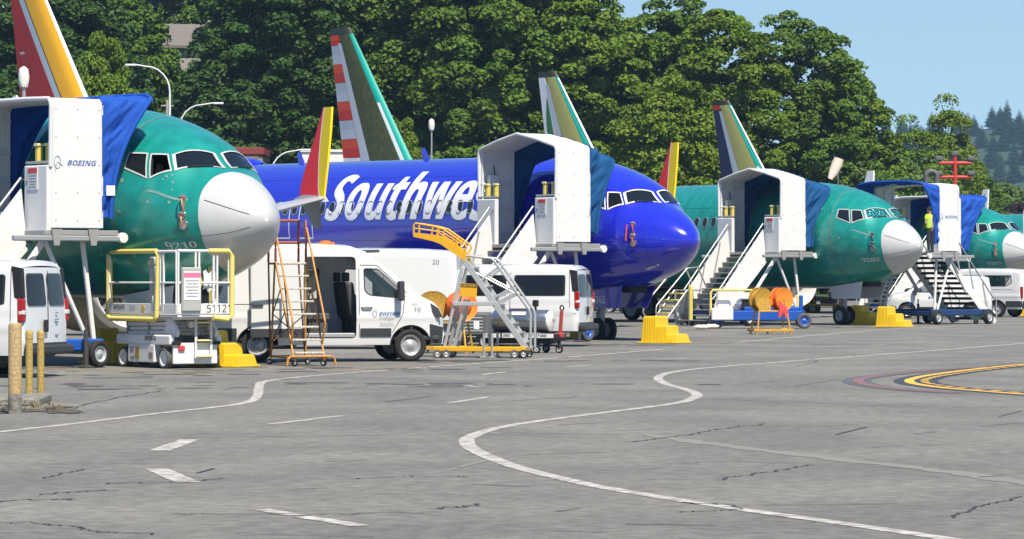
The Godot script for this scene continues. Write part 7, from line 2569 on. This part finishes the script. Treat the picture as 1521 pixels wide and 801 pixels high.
func make_buildings():
	# brick building beside the dark tree
	var c = on_ground(332, 245.0)
	var v = thing("brick_building", "low brick building with dark red coping behind the first green nose", "building", c)
	var b = B.new()
	b.box(Vector3(0, 5.2, -3.0), Vector3(5.4, 10.4, 5.9), 0.02)
	part("wall", b, "mortar", v)
	var bm = B.new()
	bm.box(Vector3.ZERO, Vector3(0.66, 0.19, 0.1), 0.012)
	var bmesh = bm.mesh()
	var tones = []
	for k in 5: tones.append(mat("brick%d" % k, 0.14 + 0.05 * k * 0.6, 0.10 + 0.03 * k, 0.075 + 0.022 * k, 0.9))
	for i in 13:
		for j in 8:
			var br = part("brick", bmesh, tones[rng.randi() % 5], v)
			br.position = Vector3(-2.5 + 0.68 * j + (0.17 if i % 2 else -0.17), 7.7 + 0.21 * i, -0.03 + rng.randf_range(-0.015, 0.015))
	b = B.new()
	b.box(Vector3(0, 10.65, -3.0), Vector3(5.7, 0.5, 6.2), 0.04)
	part("coping", b, "coping_red", v)
	# house up the bank
	var h = on_ground(290, 330.0)
	h.y = bank(h.x, h.z)
	v = thing("house", "house with grey shingle roof showing between the trees", "house", h, 0.15)
	b = B.new()
	b.box(Vector3(0, 6.0, 0), Vector3(6.4, 12.0, 6.0), 0.02)
	part("wall", b, "house_wall", v)
	b = B.new()
	b.prism([Vector2(-3.6, 11.7), Vector2(-3.6, 11.95), Vector2(0, 14.2), Vector2(3.6, 11.95), Vector2(3.6, 11.7), Vector2(0, 13.9)], -3.8, 3.8, Transform3D(Basis(Vector3(0, 0, 1), Vector3(0, 1, 0), Vector3(-1, 0, 0)), Vector3.ZERO))
	var rf = part("roof", b, "shingle", v)
	b = B.new()
	b.box(Vector3(1.2, 13.7, 0.6), Vector3(0.5, 1.6, 0.5), 0.02)
	part("chimney", b, "house_wall", rf)
	b = B.new()
	b.box(Vector3(1.0, 10.6, 3.02), Vector3(1.2, 1.2, 0.06), 0.02)
	part("window", b, "cabin_glass", v)
	# long white building behind the blue fuselage
	v = thing("white_building", "low flat white building behind the yellow and red winglet", "building", on_ground(484, 215.0))
	b = B.new()
	b.box(Vector3(0, 4.75, -4), Vector3(3.0, 9.5, 8.0), 0.02)
	part("wall", b, "building_white", v)
	b = B.new()
	b.box(Vector3(0, 9.58, -4), Vector3(3.2, 0.16, 8.2), 0.02)
	part("roof", b, "building_white", v)
	# street lamps and poles
	lamp_post(on_ground(252, 190.0), 13.4, 0.6, -1.0, "tall white street lamp arching left above the first green nose")
	lamp_post(on_ground(266, 200.0), 11.8, 0.7, 1.0, "lower white street lamp arching right above the first green nose")
	lamp_post(on_ground(402, 205.0), 9.3, 0.5, 1.0, "white curved street lamp just above the blue fuselage")
	for q in [[271, 240.0, 12.6, "grey utility pole beside the tall white street lamp"], [248, 250.0, 14.5, "slim grey pole in the trees behind the tall white street lamp"]]:
		var up = thing("utility_pole", q[3], "pole", on_ground(q[0], q[1]))
		b = B.new()
		b.tube([Vector3.ZERO, Vector3(0, q[2], 0)], [0.17, 0.11], 10)
		part("pole", b, "house_wall", up)
		b = B.new()
		b.box(Vector3(0, q[2] - 0.4, 0), Vector3(0.9, 0.1, 0.1), 0.01)
		part("crossarm", b, "house_wall", up)
	bagged_light(on_ground(641, 200.0), 10.9, 0.2, "white bagged light on a thin pole right of the olive fin", "bag_white")
	bagged_light(on_ground(1003, 165.0), 7.65, 0.14, "small white bagged light beside the blue aircraft winglet", "bag_white")
	bagged_light(on_ground(35, 90.0), 7.25, 0.16, "cream bagged light above the lettered boarding canopy", "bag_white")
	# wind sock
	var ws = thing("wind_sock", "pale orange wind sock on a thin pole above nose 9202", "wind sock", on_ground(1245, 185.0))
	b = B.new()
	b.rod(Vector3.ZERO, Vector3(0, 8.0, 0), 0.05, 8)
	part("pole", b, "pipe_grey", ws)
	b = B.new()
	b.tube([Vector3(0.05, 8.1, 0), Vector3(-0.05, 7.8, 0), Vector3(-0.25, 7.35, 0), Vector3(-0.42, 7.0, 0)], [0.26, 0.3, 0.24, 0.13], 14, false, false)
	part("sock", b, "sock_pink", ws)
	# red mast with floodlights
	var m = thing("floodlight_mast", "red crossbar mast with dark floodlights above the boarding canopy", "light mast", on_ground(1419, 185.0))
	b = B.new()
	b.rod(Vector3.ZERO, Vector3(0, 8.25, 0), 0.1, 10)
	b.rod(Vector3(-0.85, 7.85, 0), Vector3(0.85, 7.85, 0), 0.09, 8)
	b.rod(Vector3(-0.85, 7.1, 0), Vector3(0.85, 7.1, 0), 0.09, 8)
	part("mast", b, "mast_red", m)
	for q in [[-0.85, 8.1], [0, 8.35], [0.85, 8.1], [-0.85, 7.3], [0.85, 7.3]]:
		b = B.new()
		b.box(Vector3(q[0], q[1], 0), Vector3(0.4, 0.24, 0.3), 0.05)
		b.rod(Vector3(q[0], q[1] - 0.3, 0), Vector3(q[0], q[1], 0), 0.05, 6)
		part("floodlight", b, "pipe_grey", m)
	# thick grey hose arch above the canopy
	var hz = thing("air_hose", "thick grey corrugated hose arching above the boarding canopy", "hose", on_ground(1384, 172.0))
	b = B.new()
	var pts = []; var rad = []
	for k in 40:
		var w = PI * k / 39.0
		pts.append(Vector3(-0.26 * cos(w), 6.75 + 0.26 * sin(w), 0)); rad.append(0.13 + 0.02 * (k % 2))
	pts.insert(0, Vector3(-0.26, 0.0, 0)); rad.insert(0, 0.13)
	pts.append(Vector3(0.26, 0.0, 0)); rad.append(0.13)
	b.tube(pts, rad, 10)
	part("hose", b, "pipe_grey", hz)
	# small red beacon far behind
	var rb = thing("signal_cabinet", "small red cabinet beside the bagged light behind the blue fuselage", "cabinet", on_ground(622, 210.0))
	b = B.new()
	b.box(Vector3(0, 4.3, 0), Vector3(1.0, 8.6, 0.6), 0.05)
	part("body", b, "mast_red", rb)
	b = B.new()
	b.box(Vector3(0, 8.7, 0), Vector3(1.3, 0.12, 0.9), 0.03)
	part("roof", b, "pipe_grey", rb)
